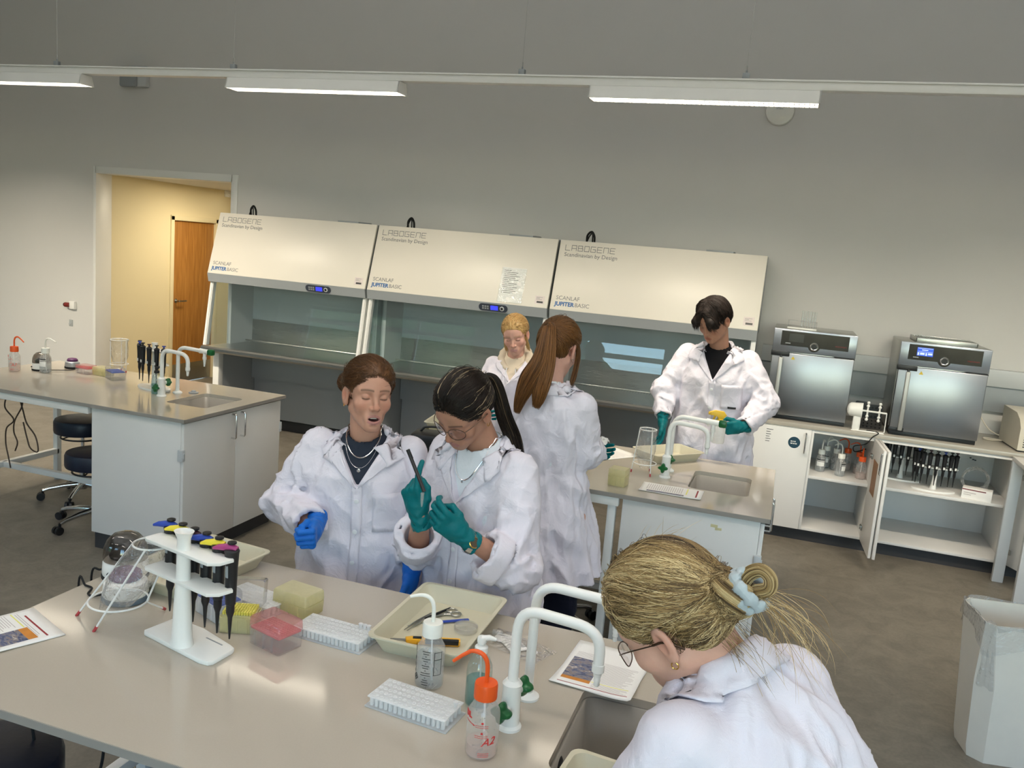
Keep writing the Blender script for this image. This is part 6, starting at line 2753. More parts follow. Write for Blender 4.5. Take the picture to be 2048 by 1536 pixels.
def face_tone(o, V):
    """painted-by-nature colours: lips, brows, flush"""
    b = np.array(o['skin'])
    A = V.copy()
    A[:, 0] = np.abs(A[:, 0])
    c = np.tile(b, (len(V), 1))
    front = (V[:, 1] > .04)
    mo = o.get('open', 0.0)

    def mixc(w, col):
        w = np.clip(w, 0, 1)[:, None]
        c[:] = c * (1 - w) + np.array(col) * w
    flush = np.array(o.get('flush', b * np.array([.95, .72, .68])))
    mixc(.55 * bump(A[:, 0], .042, .018) * bump(A[:, 2], -.035, .020) * front, flush)
    mixc(.55 * np.exp(-(((V - np.array([0, .112, -.036])) / .014) ** 2).sum(1)), flush)
    mixc(.8 * np.exp(-(((A - np.array([.083, -.012, -.008])) / .020) ** 2).sum(1)), flush)
    zl = -.0715
    lip = np.maximum(-1, 1 - np.maximum(((A[:, 0]) / .024) ** 2, 0)) * .009
    up = (V[:, 2] > zl - .002) & (V[:, 2] < zl + .001 + lip) & (A[:, 0] < .024) & (V[:, 1] > .08)
    lw = (V[:, 2] <= zl - .001) & (V[:, 2] > zl - .006 - lip - mo * 1.0) & (A[:, 0] < .023) & (V[:, 1] > .076)
    mixc(.75 * (up | lw).astype(float), o.get('lips', b * np.array([.86, .52, .52])))
    if mo > .004:
        ins = (np.abs(V[:, 2] - (zl - .001 - mo * .5)) < mo * .62 + .001) & (A[:, 0] < .020) & (V[:, 1] < .0885) & (V[:, 1] > .06)
        mixc(ins.astype(float), (.05, .015, .015))
    # brows
    zb = .0245 - 6.5 * (A[:, 0] - .030) ** 2
    wb = bump(V[:, 2], zb, .0036) * ((A[:, 0] > .010) & (A[:, 0] < .052)) * front
    mixc(o.get('browk', .75) * wb, o.get('brow', (.10, .06, .04)))
    # lash line / lid fold
    zlash = -.0085 + 6.0 * (A[:, 0] - .0315) ** 2
    wl = bump(V[:, 2], zlash, .0022) * (np.abs(A[:, 0] - .0315) < .0145) * front
    mixc(.85 * wl, (.06, .04, .035))
    mixc(.22 * bump(V[:, 2], .004, .006) * bump(A[:, 0], .0315, .013) * front, b * np.array([.75, .6, .58]))
    # pinkish eyelids and under eye
    mixc(.25 * bump(V[:, 2], -.016, .006) * bump(A[:, 0], .030, .014) * front, b * np.array([.8, .66, .64]))
    return c


def hairline(o):
    """positive inside the hair-bearing region; roughly metres from the hairline"""
    c0 = o.get('hl', .020)

    def g(P):
        ax = np.abs(P[:, 0])
        h = .62 * P[:, 2] - .78 * P[:, 1] + c0 + .10 * np.maximum(0, ax - .045) * (P[:, 1] > .0) + o.get('peak', 0.0) * np.maximum(0, .03 - ax)
        ear = np.linalg.norm((P - np.array([0, -.008, -.014])) * np.array([0, 1, .8]), axis=1) - .026
        h = np.where(ax > .055, np.minimum(h, ear + (P[:, 2] > .02) * .05), h)
        nape = P[:, 2] + .078 + .3 * ax
        h = np.minimum(h, nape)
        return h + .010 * (vnoise(P * 90) - .5)
    return g


def make_strands(name, pts, m, parent, r, tones, label=None, loc=(0, 0, 0), taper=True):
    """pts: (N, K, 3) world"""
    N, K = pts.shape[:2]
    hc = bpy.data.hair_curves.new(name)
    hc.add_curves([K] * N)
    P = (pts - np.asarray(loc)).reshape(-1, 3)
    hc.attributes['position'].data.foreach_set('vector', P.astype(f32).ravel())
    rad = hc.attributes.get('radius') or hc.attributes.new('radius', 'FLOAT', 'POINT')
    t = np.linspace(0, 1, K)
    prof = r * (np.where(t > .7, 1 - .8 * (t - .7) / .3, 1.0) if taper else np.ones(K))
    rad.data.foreach_set('value', np.tile(prof, N).astype(f32))
    at = hc.attributes.new('tone', 'FLOAT', 'CURVE')
    at.data.foreach_set('value', tones.astype(f32))
    hc.materials.append(m)
    o = bpy.data.objects.new(name, hc)
    COL.objects.link(o)
    o.parent = parent
    o['kind'] = 'stuff'
    if label:
        o['label'] = label
    return o


# ------------------------------------------------------------------ gloved hand
def hand_fn(W, Rh, curls, thumb, spread=.10, s=1.0, cuff=.07, side=1):
    """W wrist; Rh columns: across (towards thumb), along fingers, back-of-hand normal"""
    L = [(.042, .026, .021), (.047, .030, .022), (.043, .028, .022), (.033, .020, .019)]
    X = [.030, .010, -.010, -.028]
    Y = [.088, .091, .087, .079]
    prims = []
    for k in range(4):
        p = V3(X[k], Y[k], 0)
        ang = -(k - 1.3) * spread
        a = 0.0
        r = [.0105, .0105, .0100, .0090][k]
        segs = []
        segs.append((V3(X[k] * .8, .050, -.002), p, .0125, r * 1.08))
        for j in range(3):
            a += curls[k][j]
            d = V3(-math.sin(ang) * math.cos(a) * -1, math.cos(ang) * math.cos(a), -math.sin(a))
            q = p + d * L[k][j]
            segs.append((p, q, r * (1 - .08 * j), r * (1 - .08 * (j + 1))))
            p = q
        prims.append(segs)
    tp = [V3(*t) for t in thumb]
    tseg = [(V3(.018, .020, -.004), tp[0], .016, .0135), (tp[0], tp[1], .0130, .0115), (tp[1], tp[2], .0112, .0090)]

    def f(P):
        q = ((P - W) @ Rh) / s
        d = rbox(q, (0.001, .048, -.001), (.039, .045, .0135), .0125)
        d = smin(d, rc(q, (0, 0, 0), (0, .03, 0), .026, .028), .020)
        d = smin(d, ell(q, (.022, .030, -.010), (.020, .030, .014)), .012)
        for segs in prims:
            e = None
            for (a, b, r1, r2) in segs:
                x = rc(q, a, b, r1, r2)
                e = x if e is None else np.minimum(e, x)
            d = smin(d, e, .0035)
        e = None
        for (a, b, r1, r2) in tseg:
            x = rc(q, a, b, r1, r2)
            e = x if e is None else smin(e, x, .004)
        d = smin(d, e, .006)
        if cuff > 0:
            c = rc(q, (0, .01, 0), (0, -cuff, 0), .030, .0365)
            c = np.maximum(c, -(q[:, 1] + cuff))
            c = np.maximum(c, -(rc(q, (0, -cuff * .6, 0), (0, -cuff - .04, 0), .030, .0350)))
            d = smin(d, c, .006)
        d = d + .0012 * np.sin(q[:, 1] * 210 + 3 * np.sin(q[:, 0] * 90)) * np.clip(1 - (q[:, 1] - .0) / .05, 0, 1)
        return d * s
    return f


def build_hand(name, W, Rh, m, parent, loc, curls, thumb, h=.0030, label=None, **k):
    f = hand_fn(np.asarray(W, float), Rh, curls, thumb, **k)
    V, Q = surf(f, np.asarray(W) - .24, np.asarray(W) + .24, h, 1)
    return np_mesh(name, V, Q, m, parent, loc=loc, label=label)


def frame_hand(across, along):
    y = unit(along)
    x = np.asarray(across, float)
    x = unit(x - y * (x @ y))
    return np.stack([x, y, np.cross(x, y)], 1)


RELAX = [(.35, .45, .3), (.45, .55, .35), (.5, .6, .4), (.55, .6, .4)]
FIST = [(1.25, 1.5, .9), (1.35, 1.55, .9), (1.4, 1.55, .9), (1.45, 1.5, .9)]
TH_RELAX = [(.040, .045, -.012), (.052, .072, -.020), (.050, .094, -.028)]
TH_OVER = [(.040, .045, -.020), (.040, .078, -.034), (.016, .088, -.042)]


# ------------------------------------------------------------------ coat
def coat_fn(o):
    sp = o['spine']                    # list of (center xyz, half width, half depth) from hem to collar
    c = np.array([s[0] for s in sp], float)
    a_ = np.array([s[1] for s in sp], float)
    b_ = np.array([s[2] for s in sp], float)
    U = unit(c[-1] - c[0])
    s_ = (c - c[0]) @ U
    az = math.radians(o['taz'])
    R_ = V3(math.sin(az), -math.cos(az), 0)
    F_ = np.cross(U, R_)
    F_ = unit(F_)
    R_ = np.cross(F_, U)
    seed = o['seed']
    arms = o['arms']                   # list of dicts: pts (shoulder, elbow, wrist), r (3), cuff

    def local(P):
        s = (P - c[0]) @ U
        cc = np.stack([np.interp(s, s_, c[:, k]) for k in range(3)], 1)
        q = P - cc
        return q @ R_, q @ F_, s

    def torso(P, inset=0.0, fold=True, extend=0.0):
        x, y, s = local(P)
        a = np.interp(s, s_, a_) - inset
        b = np.interp(s, s_, b_) - inset
        ang = np.arctan2(y / b, x / a)
        d = ((np.abs(x) / a) ** 2.25 + (np.abs(y) / b) ** 2.25) ** (1 / 2.25)
        d = (d - 1) * np.minimum(a, b)
        if fold:
            H = s_[-1]
            low = np.clip(1 - s / (H * .55), 0, 1)
            d = d - low * .012 * np.sin(ang * 7 + 2.2 * np.sin(ang * 2 + seed) + seed)
            n1 = vnoise(np.stack([np.cos(ang) * 2.2 + seed, np.sin(ang) * 2.2, s * 7 + ang * 1.2], 1))
            d = d + .026 * (np.abs(2 * n1 - 1) - .4)
            n2 = vnoise(np.stack([np.cos(ang) * 5 + seed * 2, np.sin(ang) * 5 + s * 6, s * 11 - ang * 2.2], 1))
            d = d + .015 * (np.abs(2 * n2 - 1) - .4)
        d = np.maximum(d, -s - extend)
        d = smax(d, s - s_[-1] - extend, .02)
        return d

    def sleeve(P, A):
        p0, p1, p2 = [np.asarray(v, float) for v in A['pts']]
        r0, r1, r2 = A['r']
        u = unit(p2 - p1)
        e2 = p2 + u * .06
        fore = np.maximum(rc(P, p1, e2, r1, r2), (P - p2) @ u)
        d = smin(rc(P, p0, p1, r0, r1), fore, .03)
        # wrinkles: rings gathering towards the elbow and along the forearm
        for (a, b, e0, e1) in ((p0, p1, .25, 1.15), (p1, p2, 1.15, .8)):
            w = unit(b - a)
            ln = np.linalg.norm(b - a)
            t = (P - a) @ w
            q = P - a - t[:, None] * w
            tt = np.clip(t / ln, 0, 1)
            m = ((t > -.02) & (t < ln + .05)).astype(float)
            env = (e0 + (e1 - e0) * tt) * m
            qn = q / np.maximum(1e-4, np.linalg.norm(q, axis=1))[:, None]
            tw = q @ np.cross(w, V3(.3, .5, .8)) * 9
            n1 = vnoise(np.stack([t * 24 + tw * 1.6 + seed, qn[:, 0] * 1.3 + seed, qn[:, 1] * 1.3 + qn[:, 2]], 1))
            d = d + .019 * env * (np.abs(2 * n1 - 1) - .42)
            n2 = vnoise(np.stack([t * 11 - tw * 2.5, qn[:, 2] * 1.6 + seed, qn[:, 1] * 1.6], 1))
            d = d + .010 * env * (n2 - .5)
        if A.get('roll'):
            t = (P - p2) @ u
            q = P - p2 - t[:, None] * u
            rad = np.linalg.norm(q, axis=1)
            wob = 1 + .10 * np.sin(np.arctan2(q @ R_, q[:, 2]) * 3 + seed)
            for (tt, rr, hh) in ((-.030, r2 + .012, .030),):
                e = np.maximum(np.abs(rad - rr * wob) - .008, np.abs(t - tt) - hh)
                d = smin(d, e, .008)
        d = smax(d, -rc(P, p2 - u * .035, p2 + u * .10, r2 - .013, r2 - .005), .004)
        return d

    vs = o.get('vneck')                # (s of the V's point below the top, half width at the top)
    top = s_[-1]

    def vcut(P):
        x, y, s = local(P)
        w = (s - (top - vs[0])) * vs[1] / vs[0]
        return np.maximum(np.abs(x - o.get('voff', 0)) - w, -(y + .0))

    def f(P):
        d = torso(P)
        for A in arms:
            d = smin(d, sleeve(P, A), .028)
        if vs:
            d = smax(d, -vcut(P), .004)
        nk = o['N']
        d = smax(d, -rc(P, np.asarray(nk) - U * .015, np.asarray(nk) + U * .12 + F_ * .03, o.get('nh', .062), .075), .008)
        if o.get('slit'):
            pass
        return d

    def whole(P):
        d = torso(P)
        for A in arms:
            d = smin(d, sleeve(P, A), .028)
        return d

    def shirt(P):
        x, y, s = local(P)
        d = torso(P, .017, False)
        d = np.maximum(d, (top - .35) - s)
        d = smin(d, rc(P, np.asarray(o['N']) - U * .06, np.asarray(o['N']) + U * o.get('shirt_up', .0), .075, .060), .03)
        neckhole = rc(P, np.asarray(o['N']) + U * .0 + F_ * .012, np.asarray(o['N']) + U * .15 + F_ * .04, o.get('sh', .056), .075)
        d = smax(d, -neckhole, .006)
        return d
    return f, shirt, torso, local, (U, R_, F_, c, s_, a_, b_), whole


def ray_to(fn, P, D, n=40, t1=.6):
    """march points P along D until the surface; returns hit positions"""
    t = np.zeros(len(P))
    for _ in range(n):
        d = fn(P + D * t[:, None])
        t = np.minimum(t + np.clip(d * .7, -.02, .05), t1)
    return P + D * t[:, None]
# ------------------------------------------------------------------ assembling a person
def lerp_path(a, b, t):
    return a[:, None, :] * (1 - t)[None, :, None] + b[:, None, :] * t[None, :, None]


def person(o):
    t = thing('person', o['label'], 'person', o['loc'])
    loc = np.asarray(o['loc'], float)
    o['C'] = np.asarray(o['C'], float)
    o['N'] = np.asarray(o['N'], float)
    o['R'] = hrot(*o['head'])
    o['root'] = t
    hf, cran = head_fn(o)
    o['hf'], o['cran'] = hf, cran
    V, Q = surf(hf, (-.115, -.135, -.26), (.115, .135, .135), o.get('hres', .0030), 1)
    tone = face_tone(o, V)
    VW = V @ o['R'].T + o['C']
    cf, sf, tf, local, fr, o['whole'] = coat_fn(o)
    o['cf'], o['sf'], o['local'], o['frame'] = cf, sf, local, fr
    U, R_, F_, c, s_, a_, b_ = fr
    # the rest of the body, slim inside the clothes
    legs = o['legs']

    def bodyf(P):
        d = rc(P, o['N'] - U * .02, o['N'] - U * .14, .050, .068)
        d = smin(d, rc(P, o['N'] - U * .16, c[0] + U * max(.18, .52 * s_[-1] - .1), .075, .085), .05)
        for A in o['arms']:
            p0, p1, p2 = [np.asarray(v, float) for v in A['pts']]
            e = np.asarray(A.get('wrist', p2), float)
            d = smin(d, rc(P, p0, p1, .046, .038), .03)
            d = smin(d, rc(P, p1, e, .038, A.get('wr', .0225)), .012)
        for L in legs:
            d = smin(d, rc(P, L[0], L[1], .075, .050), .05)
            d = smin(d, rc(P, L[1], L[2], .050, .036), .02)
            d = smin(d, rc(P, L[2], L[3], .034, .026), .02)
        return d
    pts = np.array([p for A in o['arms'] for p in list(A['pts']) + [A.get('wrist', A['pts'][2])]] + [q for L in legs for q in L] + [o['N']], float)
    V2, Q2 = surf(bodyf, pts.min(0) - .16, pts.max(0) + .16, .009, 1)
    AV = np.concatenate([VW, V2])
    AQ = np.concatenate([Q, Q2 + len(V)])
    tn = np.concatenate([tone, np.tile(np.array(o['skin']), (len(V2), 1))])
    np_mesh('body', AV, AQ, M_skin, t, {'tone': tn}, loc=loc)
    # coat
    apts = np.concatenate([c] + [np.array(A['pts'], float) for A in o['arms']])
    V, Q = surf(cf, apts.min(0) - .30, apts.max(0) + .20, o.get('cres', .0075), 1)
    coat = np_mesh('lab_coat', V, Q, M_coat, t, loc=loc)
    o['coat'] = coat
    V, Q = surf(sf, o['N'] - U * .36 - .28, o['N'] + U * .1 + .28, .007, 1)
    np_mesh('shirt', V, Q, o['tee'], t, loc=loc)
    # trousers and shoes

    def trf(P):
        d = None
        for L in legs:
            e = smin(rc(P, L[0], L[1], .098, .070), rc(P, L[1], L[2], .070, .056), .03)
            e = np.maximum(e, .055 - P[:, 2])
            n1 = vnoise(P * 14)
            e = e + .008 * (np.abs(2 * n1 - 1) - .4)
            d = e if d is None else smin(d, e, .03)
        x, y, s = local(P)
        return np.where(s > .0, np.maximum(d, tf(P, .045, False, .3)), d)
    lp = np.array([q for L in legs for q in L], float)
    V, Q = surf(trf, lp.min(0) - .14, lp.max(0) + .14, .012, 1)
    np_mesh('trousers', V, Q, M_jeans, t, loc=loc)
    for L in legs:
        an, toe = np.asarray(L[2], float), np.asarray(L[3], float)
        a0 = V3(an[0], an[1], .045)
        a1 = V3(toe[0], toe[1], .036)

        def sh(P):
            d = smin(rc(P, a0, a1, .046, .036), rc(P, a0, a0 + V3(0, 0, .05), .042, .040), .02)
            return np.maximum(d, .002 - P[:, 2])
        V, Q = surf(sh, np.minimum(a0, a1) - .1, np.maximum(a0, a1) + .12, .009, 1)
        np_mesh('shoe', V, Q, o.get('shoe', M_shoe), t, loc=loc)
    return t


def drape(o, x0, x1, s0, s1, nu, nv, off=.004, fn=None, shape=None):
    """grid of points on the coat front; shape(u, v) -> (x, s)"""
    U, R_, F_, c, s_, a_, b_ = o['frame']
    P = []
    for i in range(nu):
        for j in range(nv):
            u, v = i / (nu - 1), j / (nv - 1)
            x, s = shape(u, v) if shape else (x0 + (x1 - x0) * u, s0 + (s1 - s0) * v)
            cc = np.array([np.interp(s, s_, c[:, k]) for k in range(3)])
            P.append(cc + R_ * x + F_ * .40)
    P = np.array(P)
    H = ray_to(fn or o['solid'], P, -F_[None, :].repeat(len(P), 0))
    g = grad(fn or o['solid'], H)
    g /= np.maximum(1e-6, np.linalg.norm(g, axis=1))[:, None]
    return (H + g * off).reshape(nu, nv, 3)


def grid_obj(name, G, m, parent, loc, thick=.002, closeu=False, label=None):
    nu, nv = G.shape[:2]
    Q = []
    for i in range(nu if closeu else nu - 1):
        for j in range(nv - 1):
            Q.append((i * nv + j, ((i + 1) % nu) * nv + j, ((i + 1) % nu) * nv + j + 1, i * nv + j + 1))
    ob = np_mesh(name, G.reshape(-1, 3), np.array(Q), m, parent, loc=loc, label=label)
    if thick:
        md = ob.modifiers.new('t', 'SOLIDIFY')
        md.thickness = thick
        md.offset = 0
    return ob


def coat_details(o, lapel=True, buttons=3, pocket=True, collar=True, leaf=.045, stand=.034, cw=.070, cd=.070, front=138, crise=0.0):
    U, R_, F_, c, s_, a_, b_ = o['frame']
    loc, N, cf, coat = np.asarray(o['loc'], float), o['N'], o['cf'], o['coat']
    vs = o.get('vneck')
    top = s_[-1]

    o['solid'] = o['whole']
    if collar:
        nu, nv = 49, 11
        G = np.zeros((nu, nv, 3))
        for i in range(nu):
            th = math.radians(-front + 2 * front * i / (nu - 1))
            k = (1 - math.cos(th)) / 2            # 0 at the nape, 1 at the front
            for j in range(nv):
                v = j / (nv - 1)
                zt = stand * (1 - k) + .004 * k - .028 * k + crise * (1 - k)
                if v < .35:
                    q = v / .35
                    r, z = 0.0 + .004 * q, -.020 + (zt + .020) * q
                else:
                    q = (v - .35) / .65
                    lf = leaf * (1 + .55 * k * k)
                    r = .004 + .012 * math.sin(min(1, q * 2) * PI / 2) + (.018 + .030 * k) * q
                    z = zt - lf * q * (1 - .15 * k)
                ex = 1 + .10 * k
                G[i, j] = N + R_ * ((cw + r) * math.sin(th) * ex) - F_ * ((cd + r) * math.cos(th)) + F_ * .010 + U * z - U * .018 * k
        P = G.reshape(-1, 3)
        inner = np.tile(np.arange(nv) / (nv - 1) < .30, nu)
        d = cf(P)
        wf = o['whole']
        for _k in range(3):
            m_ = (wf(P) < .008) & ~inner
            if m_.any():
                P[m_] = project(wf, P[m_], .008, .05)
        grid_obj('collar', P.reshape(nu, nv, 3), M_coat, coat, loc, .0035)
    if lapel and vs:
        for sg in (-1, 1):
            def shp(u, v):
                # v: 0 bottom of V, 1 top ; u: 0 inner edge, 1 outer edge
                s = top - vs[0] + vs[0] * .74 * v
                w = (s - (top - vs[0])) * vs[1] / vs[0]
                out = w + .004 + .052 * min(1, v * 1.5) * (1 if v < .86 else 1 - (v - .86) * 1.0)
                x = (w + .003) * (1 - u) + out * u
                return (o.get('voff', 0) + sg * x, s - .010 * u * v)
            G = drape(o, 0, 0, 0, 0, 7, 20, .0045, shape=shp)
            grid_obj('lapel', G, M_coat, coat, loc, .003)
        sb = top - vs[0]
        G = drape(o, -.020, .017, max(.04, sb - .62), sb + .004, 5, 30, .0032)
        grid_obj('placket', G, M_coat, coat, loc, .002)
    if vs:
        for k in range(buttons):
            s = top - vs[0] - .05 - k * .11
            H = drape(o, .0, .001, s, s + .001, 2, 2, .006)
            p = H[0, 0] - loc
            mb = MB()
            mb.lathe([(.0085, -.001), (.0085, .0012), (.006, .0018)], seg=14, M=Matrix.Translation(p) @ Vector(F_).to_track_quat('Z', 'Y').to_matrix().to_4x4())
            part('button', mb, M_button, coat)
    if pocket:
        px = -.115
        s0 = top - vs[0] - .16 if vs else top - .4
        G = drape(o, px - .058, px + .058, s0, s0 + .145, 8, 9, .0036)
        grid_obj('breast_pocket', G, M_coat, coat, loc, .0022)


def to_w(o, P):
    return P @ o['R'].T + o['C']


def hair_cap(o, m, offmin=.0012, offmax=.013, ramp=.055, res=.0040, name='hair', extra=None, tonef=None, label=None, ridge=-.0035):
    g = hairline(o)
    cran = o['cran']

    def f(P):
        h = g(P)
        off = offmin + (offmax - offmin) * np.clip(h / ramp, 0, 1)
        d = cran(P) - off
        if tonef:
            d = d + ridge * (tonef(P) - .5) * np.clip(h / .02, 0, 1)
        d = smax(d, -h, .006)
        if extra is not None:
            d = extra(P, d)
        return d
    V, Q = surf(f, (-.16, -.20, -.16), (.16, .14, .16), res, 1)
    tone = tonef(V) if tonef else np.full(len(V), .25)
    ob = np_mesh(name, to_w(o, V), Q, m, o['root'], {'tone': tone}, loc=o['loc'], label=label)
    o['capf'] = f
    o['capV'] = V
    o['hairg'] = g
    return ob


def strands_pull(o, n, T, K=12, lift=(.0004, .0042), jit=.006, seed=3, fn=None, region=None, start_min=.001, wavy=.0018):
    """hair swept over the cap towards the tie point T (head space)"""
    rs = np.random.RandomState(seed)
    V = o['capV']
    h = o['hairg'](V)
    ok = h > start_min
    if region is not None:
        ok &= region(V)
    V = V[ok]
    S_ = V[rs.randint(0, len(V), n)] + rs.normal(0, .0015, (n, 3))
    E_ = np.asarray(T, float) + rs.normal(0, jit, (n, 3))
    t = np.linspace(0, 1, K) ** .9
    P = lerp_path(S_, E_, t)
    lf = rs.uniform(lift[0], lift[1], n)
    wave = rs.normal(0, wavy, (n, 1, 3)) * np.sin(PI * t)[None, :, None]
    P = (P + wave).reshape(-1, 3)
    L = np.repeat(lf, K)
    fn = fn or o['capf']
    for _ in range(3):
        P = project(fn, P, L, .03)
    P = P.reshape(n, K, 3)
    return P, rs


def baby_hair(o, n, T, m, cap, r, seed, tone, length=.035):
    """short fine hairs growing out of the skin along the front hairline"""
    rs = np.random.RandomState(seed)
    g, cran = o['hairg'], o['cran']
    S_ = np.stack([rs.uniform(-.075, .075, 30000), rs.uniform(.0, .10, 30000), rs.uniform(-.02, .10, 30000)], 1)
    S_ = project(cran, S_, .0004, .08)
    h = g(S_)
    S_ = S_[(h > -.009) & (h < .004) & (S_[:, 1] > .005) & ((np.abs(S_[:, 0]) < .058) | (S_[:, 2] > .022))][:n]
    t = np.linspace(0, 1, 7)
    d = np.asarray(T) - S_
    d /= np.linalg.norm(d, axis=1)[:, None]
    P = S_[:, None] + d[:, None] * (rs.uniform(.5, 1.3, len(S_)) * length)[:, None, None] * t[None, :, None]
    L = (rs.uniform(.0008, .004, len(S_))[:, None] * np.minimum(1, t * 2)[None]).ravel() + .0003
    P = P.reshape(-1, 3)
    for _ in range(3):
        P = project(cran, P, L, .03)
    P = P.reshape(len(S_), 7, 3)
    make_strands('hairline_hairs', to_w(o, P.reshape(-1, 3)).reshape(P.shape), m, cap, r, np.clip(tone + rs.normal(0, .1, len(S_)), 0, 1), loc=o['loc'])


def tone_noise(P, T, seed=0.0, k=3.0):
    """tone from the direction round the tie point, so that streaks run along the hair"""
    d = P - np.asarray(T, float)
    d = d / np.maximum(1e-5, np.linalg.norm(d, axis=1))[:, None]
    a = np.arctan2(d[:, 0], d[:, 2])
    n1 = vnoise(np.stack([a * k * 3 + seed, np.full(len(a), seed), np.full(len(a), .5)], 1))
    n2 = vnoise(np.stack([a * k * 11 + seed, np.full(len(a), seed + 3), np.full(len(a), .5)], 1))
    return np.clip(.6 * n1 + .4 * n2, 0, 1)


def bundle(path, n, K, width, seed, flare=None, wav=.006):
    """n strands along a world path with elliptical spread"""
    rs = np.random.RandomState(seed)
    pts = np.array([tuple(p) for p in spline(path, 8)])
    s = np.linspace(0, len(pts) - 1, K)
    base = np.stack([np.interp(s, np.arange(len(pts)), pts[:, k]) for k in range(3)], 1)
    d = np.gradient(base, axis=0)
    d /= np.linalg.norm(d, axis=1)[:, None]
    up = np.array([.3, 1, .1])
    a = np.cross(d, up)
    a /= np.linalg.norm(a, axis=1)[:, None]
    b = np.cross(d, a)
    t = np.linspace(0, 1, K)
    w = np.interp(t, np.linspace(0, 1, len(width)), [x[0] for x in width])
    w2 = np.interp(t, np.linspace(0, 1, len(width)), [x[1] for x in width])
    th = rs.uniform(0, 2 * PI, n)
    r = np.sqrt(rs.uniform(.1, 1, n))
    P = base[None] + a[None] * (w[None] * (r * np.cos(th))[:, None])[..., None] + b[None] * (w2[None] * (r * np.sin(th))[:, None])[..., None]
    ph = rs.uniform(0, 6, n)
    P = P + a[None] * (wav * np.sin(t[None] * 5 + ph[:, None]) * t[None])[..., None]
    cut = rs.uniform(.82, 1.0, n)
    Q = np.empty_like(P)
    for k in range(3):
        for i in range(n):
            Q[i, :, k] = np.interp(t * cut[i], t, P[i, :, k])
    return Q, rs


def spectacles(o, wl=.026, hl=.021, rim=.0012, m=None, tilt=-.10, temple_tip=True, zc=-.006, yc=.104, temple_m=None, square=False):
    t, loc = o['root'], np.asarray(o['loc'], float)
    m = m or M_goldrim
    Mw = Matrix([list(o['R'][i]) + [o['C'][i] - loc[i]] for i in range(3)] + [[0, 0, 0, 1]])
    mb = MB()
    lens = MB()
    for sg in (-1, 1):
        pts = []
        for k in range(28):
            a = 2 * PI * k / 28
            e = 2.6 if square else 2.0
            cx_ = math.copysign(abs(math.cos(a)) ** (2 / e), math.cos(a))
            sz_ = math.copysign(abs(math.sin(a)) ** (2 / e), math.sin(a))
            x = sg * .034 + wl * cx_
            z = zc + hl * sz_
            pts.append((x, yc - 5.0 * abs(x) ** 2.0 + tilt * (z - zc), z))
        mb.tube(pts, rim, seg=6, closed=True)
        lens._add(pts, [tuple(range(28))])
        # temple
        ox = sg * (.034 + wl)
        mb2 = MB()
        mb2.tube(spline([(ox, yc - 5.0 * ox * ox, zc + .010), (sg * .074, yc - .045, zc + .012), (sg * .0815, .012, zc + .006), (sg * .0835, -.016, zc + .002), (sg * .081, -.040, zc - .022)], 5), [rim * 1.1] * 11 + [rim * 2.0] * 10, seg=6)
        o.setdefault('tmp', []).append(xf(mb2, Mw))
    mb.tube([(-.009, yc - .001, zc + .004), (0, yc + .003, zc + .008), (.009, yc - .001, zc + .004)], rim, seg=6)
    for sg in (-1, 1):
        mb.tube([(sg * .009, yc - .002, zc - .002), (sg * .0095, yc - .008, zc - .006)], .0008, seg=5)
        mb.sphere((sg * .0095, yc - .009, zc - .008), .003, 8, 6, sc=(.5, .8, 1.2))
    g = part('glasses', xf(mb, Mw), m, t)
    part('lens', xf(lens, Mw), M_lensg, g, flat=True)
    for q in o.pop('tmp'):
        part('temple', q, temple_m or m, g)
    return g


def necklace(o, r, m, drop, wx=.058, label=None, pend=None, fwd=.055):
    """chain round the neck falling on to the chest"""
    U, R_, F_, *_x = o['frame']
    N, loc = o['N'], np.asarray(o['loc'], float)
    pts = []
    n = 40
    for k in range(n):
        a = 2 * PI * k / n
        y = -math.cos(a)
        front = max(0, y)
        p = N + R_ * (wx * (1 + .25 * front) * math.sin(a)) + F_ * (.052 * y + fwd * front) + U * (.028 * (1 - front) - drop * front ** 1.6)
        pts.append(p)
    P = np.array(pts)

    def body(Q):
        d = np.minimum(o['sf'](Q), o['hf']((Q - o['C']) @ o['R']))
        return d
    for _ in range(3):
        d = body(P)
        mk = (d < r + .001) | ((d > r + .002) & (d < .05))
        if mk.any():
            P[mk] = project(body, P[mk], r + .0012, .02)
    mb = MB()
    mb.tube([p - loc for p in P], r, seg=6, closed=True)
    nk = part('necklace', mb, m, o['root'], label)
    if pend:
        p = P[n // 2] - loc - U * (pend + .001) + F_ * .003
        mb = MB()
        mb.lathe([(pend, -.001), (pend, .0012), (pend * .7, .0016)], seg=16, M=Matrix.Translation(p) @ Vector(F_).to_track_quat('Z', 'Y').to_matrix().to_4x4())
        part('pendant', mb, m, nk)
    return nk


def ear_ring(o, side, r=.006, m=None, dz=-.046):
    loc = np.asarray(o['loc'], float)
    c = to_w(o, np.array([[side * .0835, -.006, dz]]))[0] - loc
    mb = MB()
    ax = o['R'][:, 1]
    up = o['R'][:, 2]
    mb.tube([c + (ax * math.cos(a * PI / 7) + up * math.sin(a * PI / 7)) * r for a in range(14)], .0011, seg=6, closed=True)
    part('earring', mb, m or M_gold, o['root'])


def std_legs(hip, fwd, right, zhip=.88, gap=.09, knee_f=.0, step=0.0):
    hip = np.asarray(hip, float)
    f, r = np.asarray(fwd, float), np.asarray(right, float)
    out = []
    for sg in (-1, 1):
        h = hip + r * gap * sg
        h[2] = zhip
        k = h + f * (knee_f + .01) + f * step * sg * .5
        k[2] = .48
        a = h + f * (-.02) + f * step * sg
        a[2] = .085
        toe = a + f * .17
        toe[2] = .035
        out.append((h, k, a, toe))
    return out


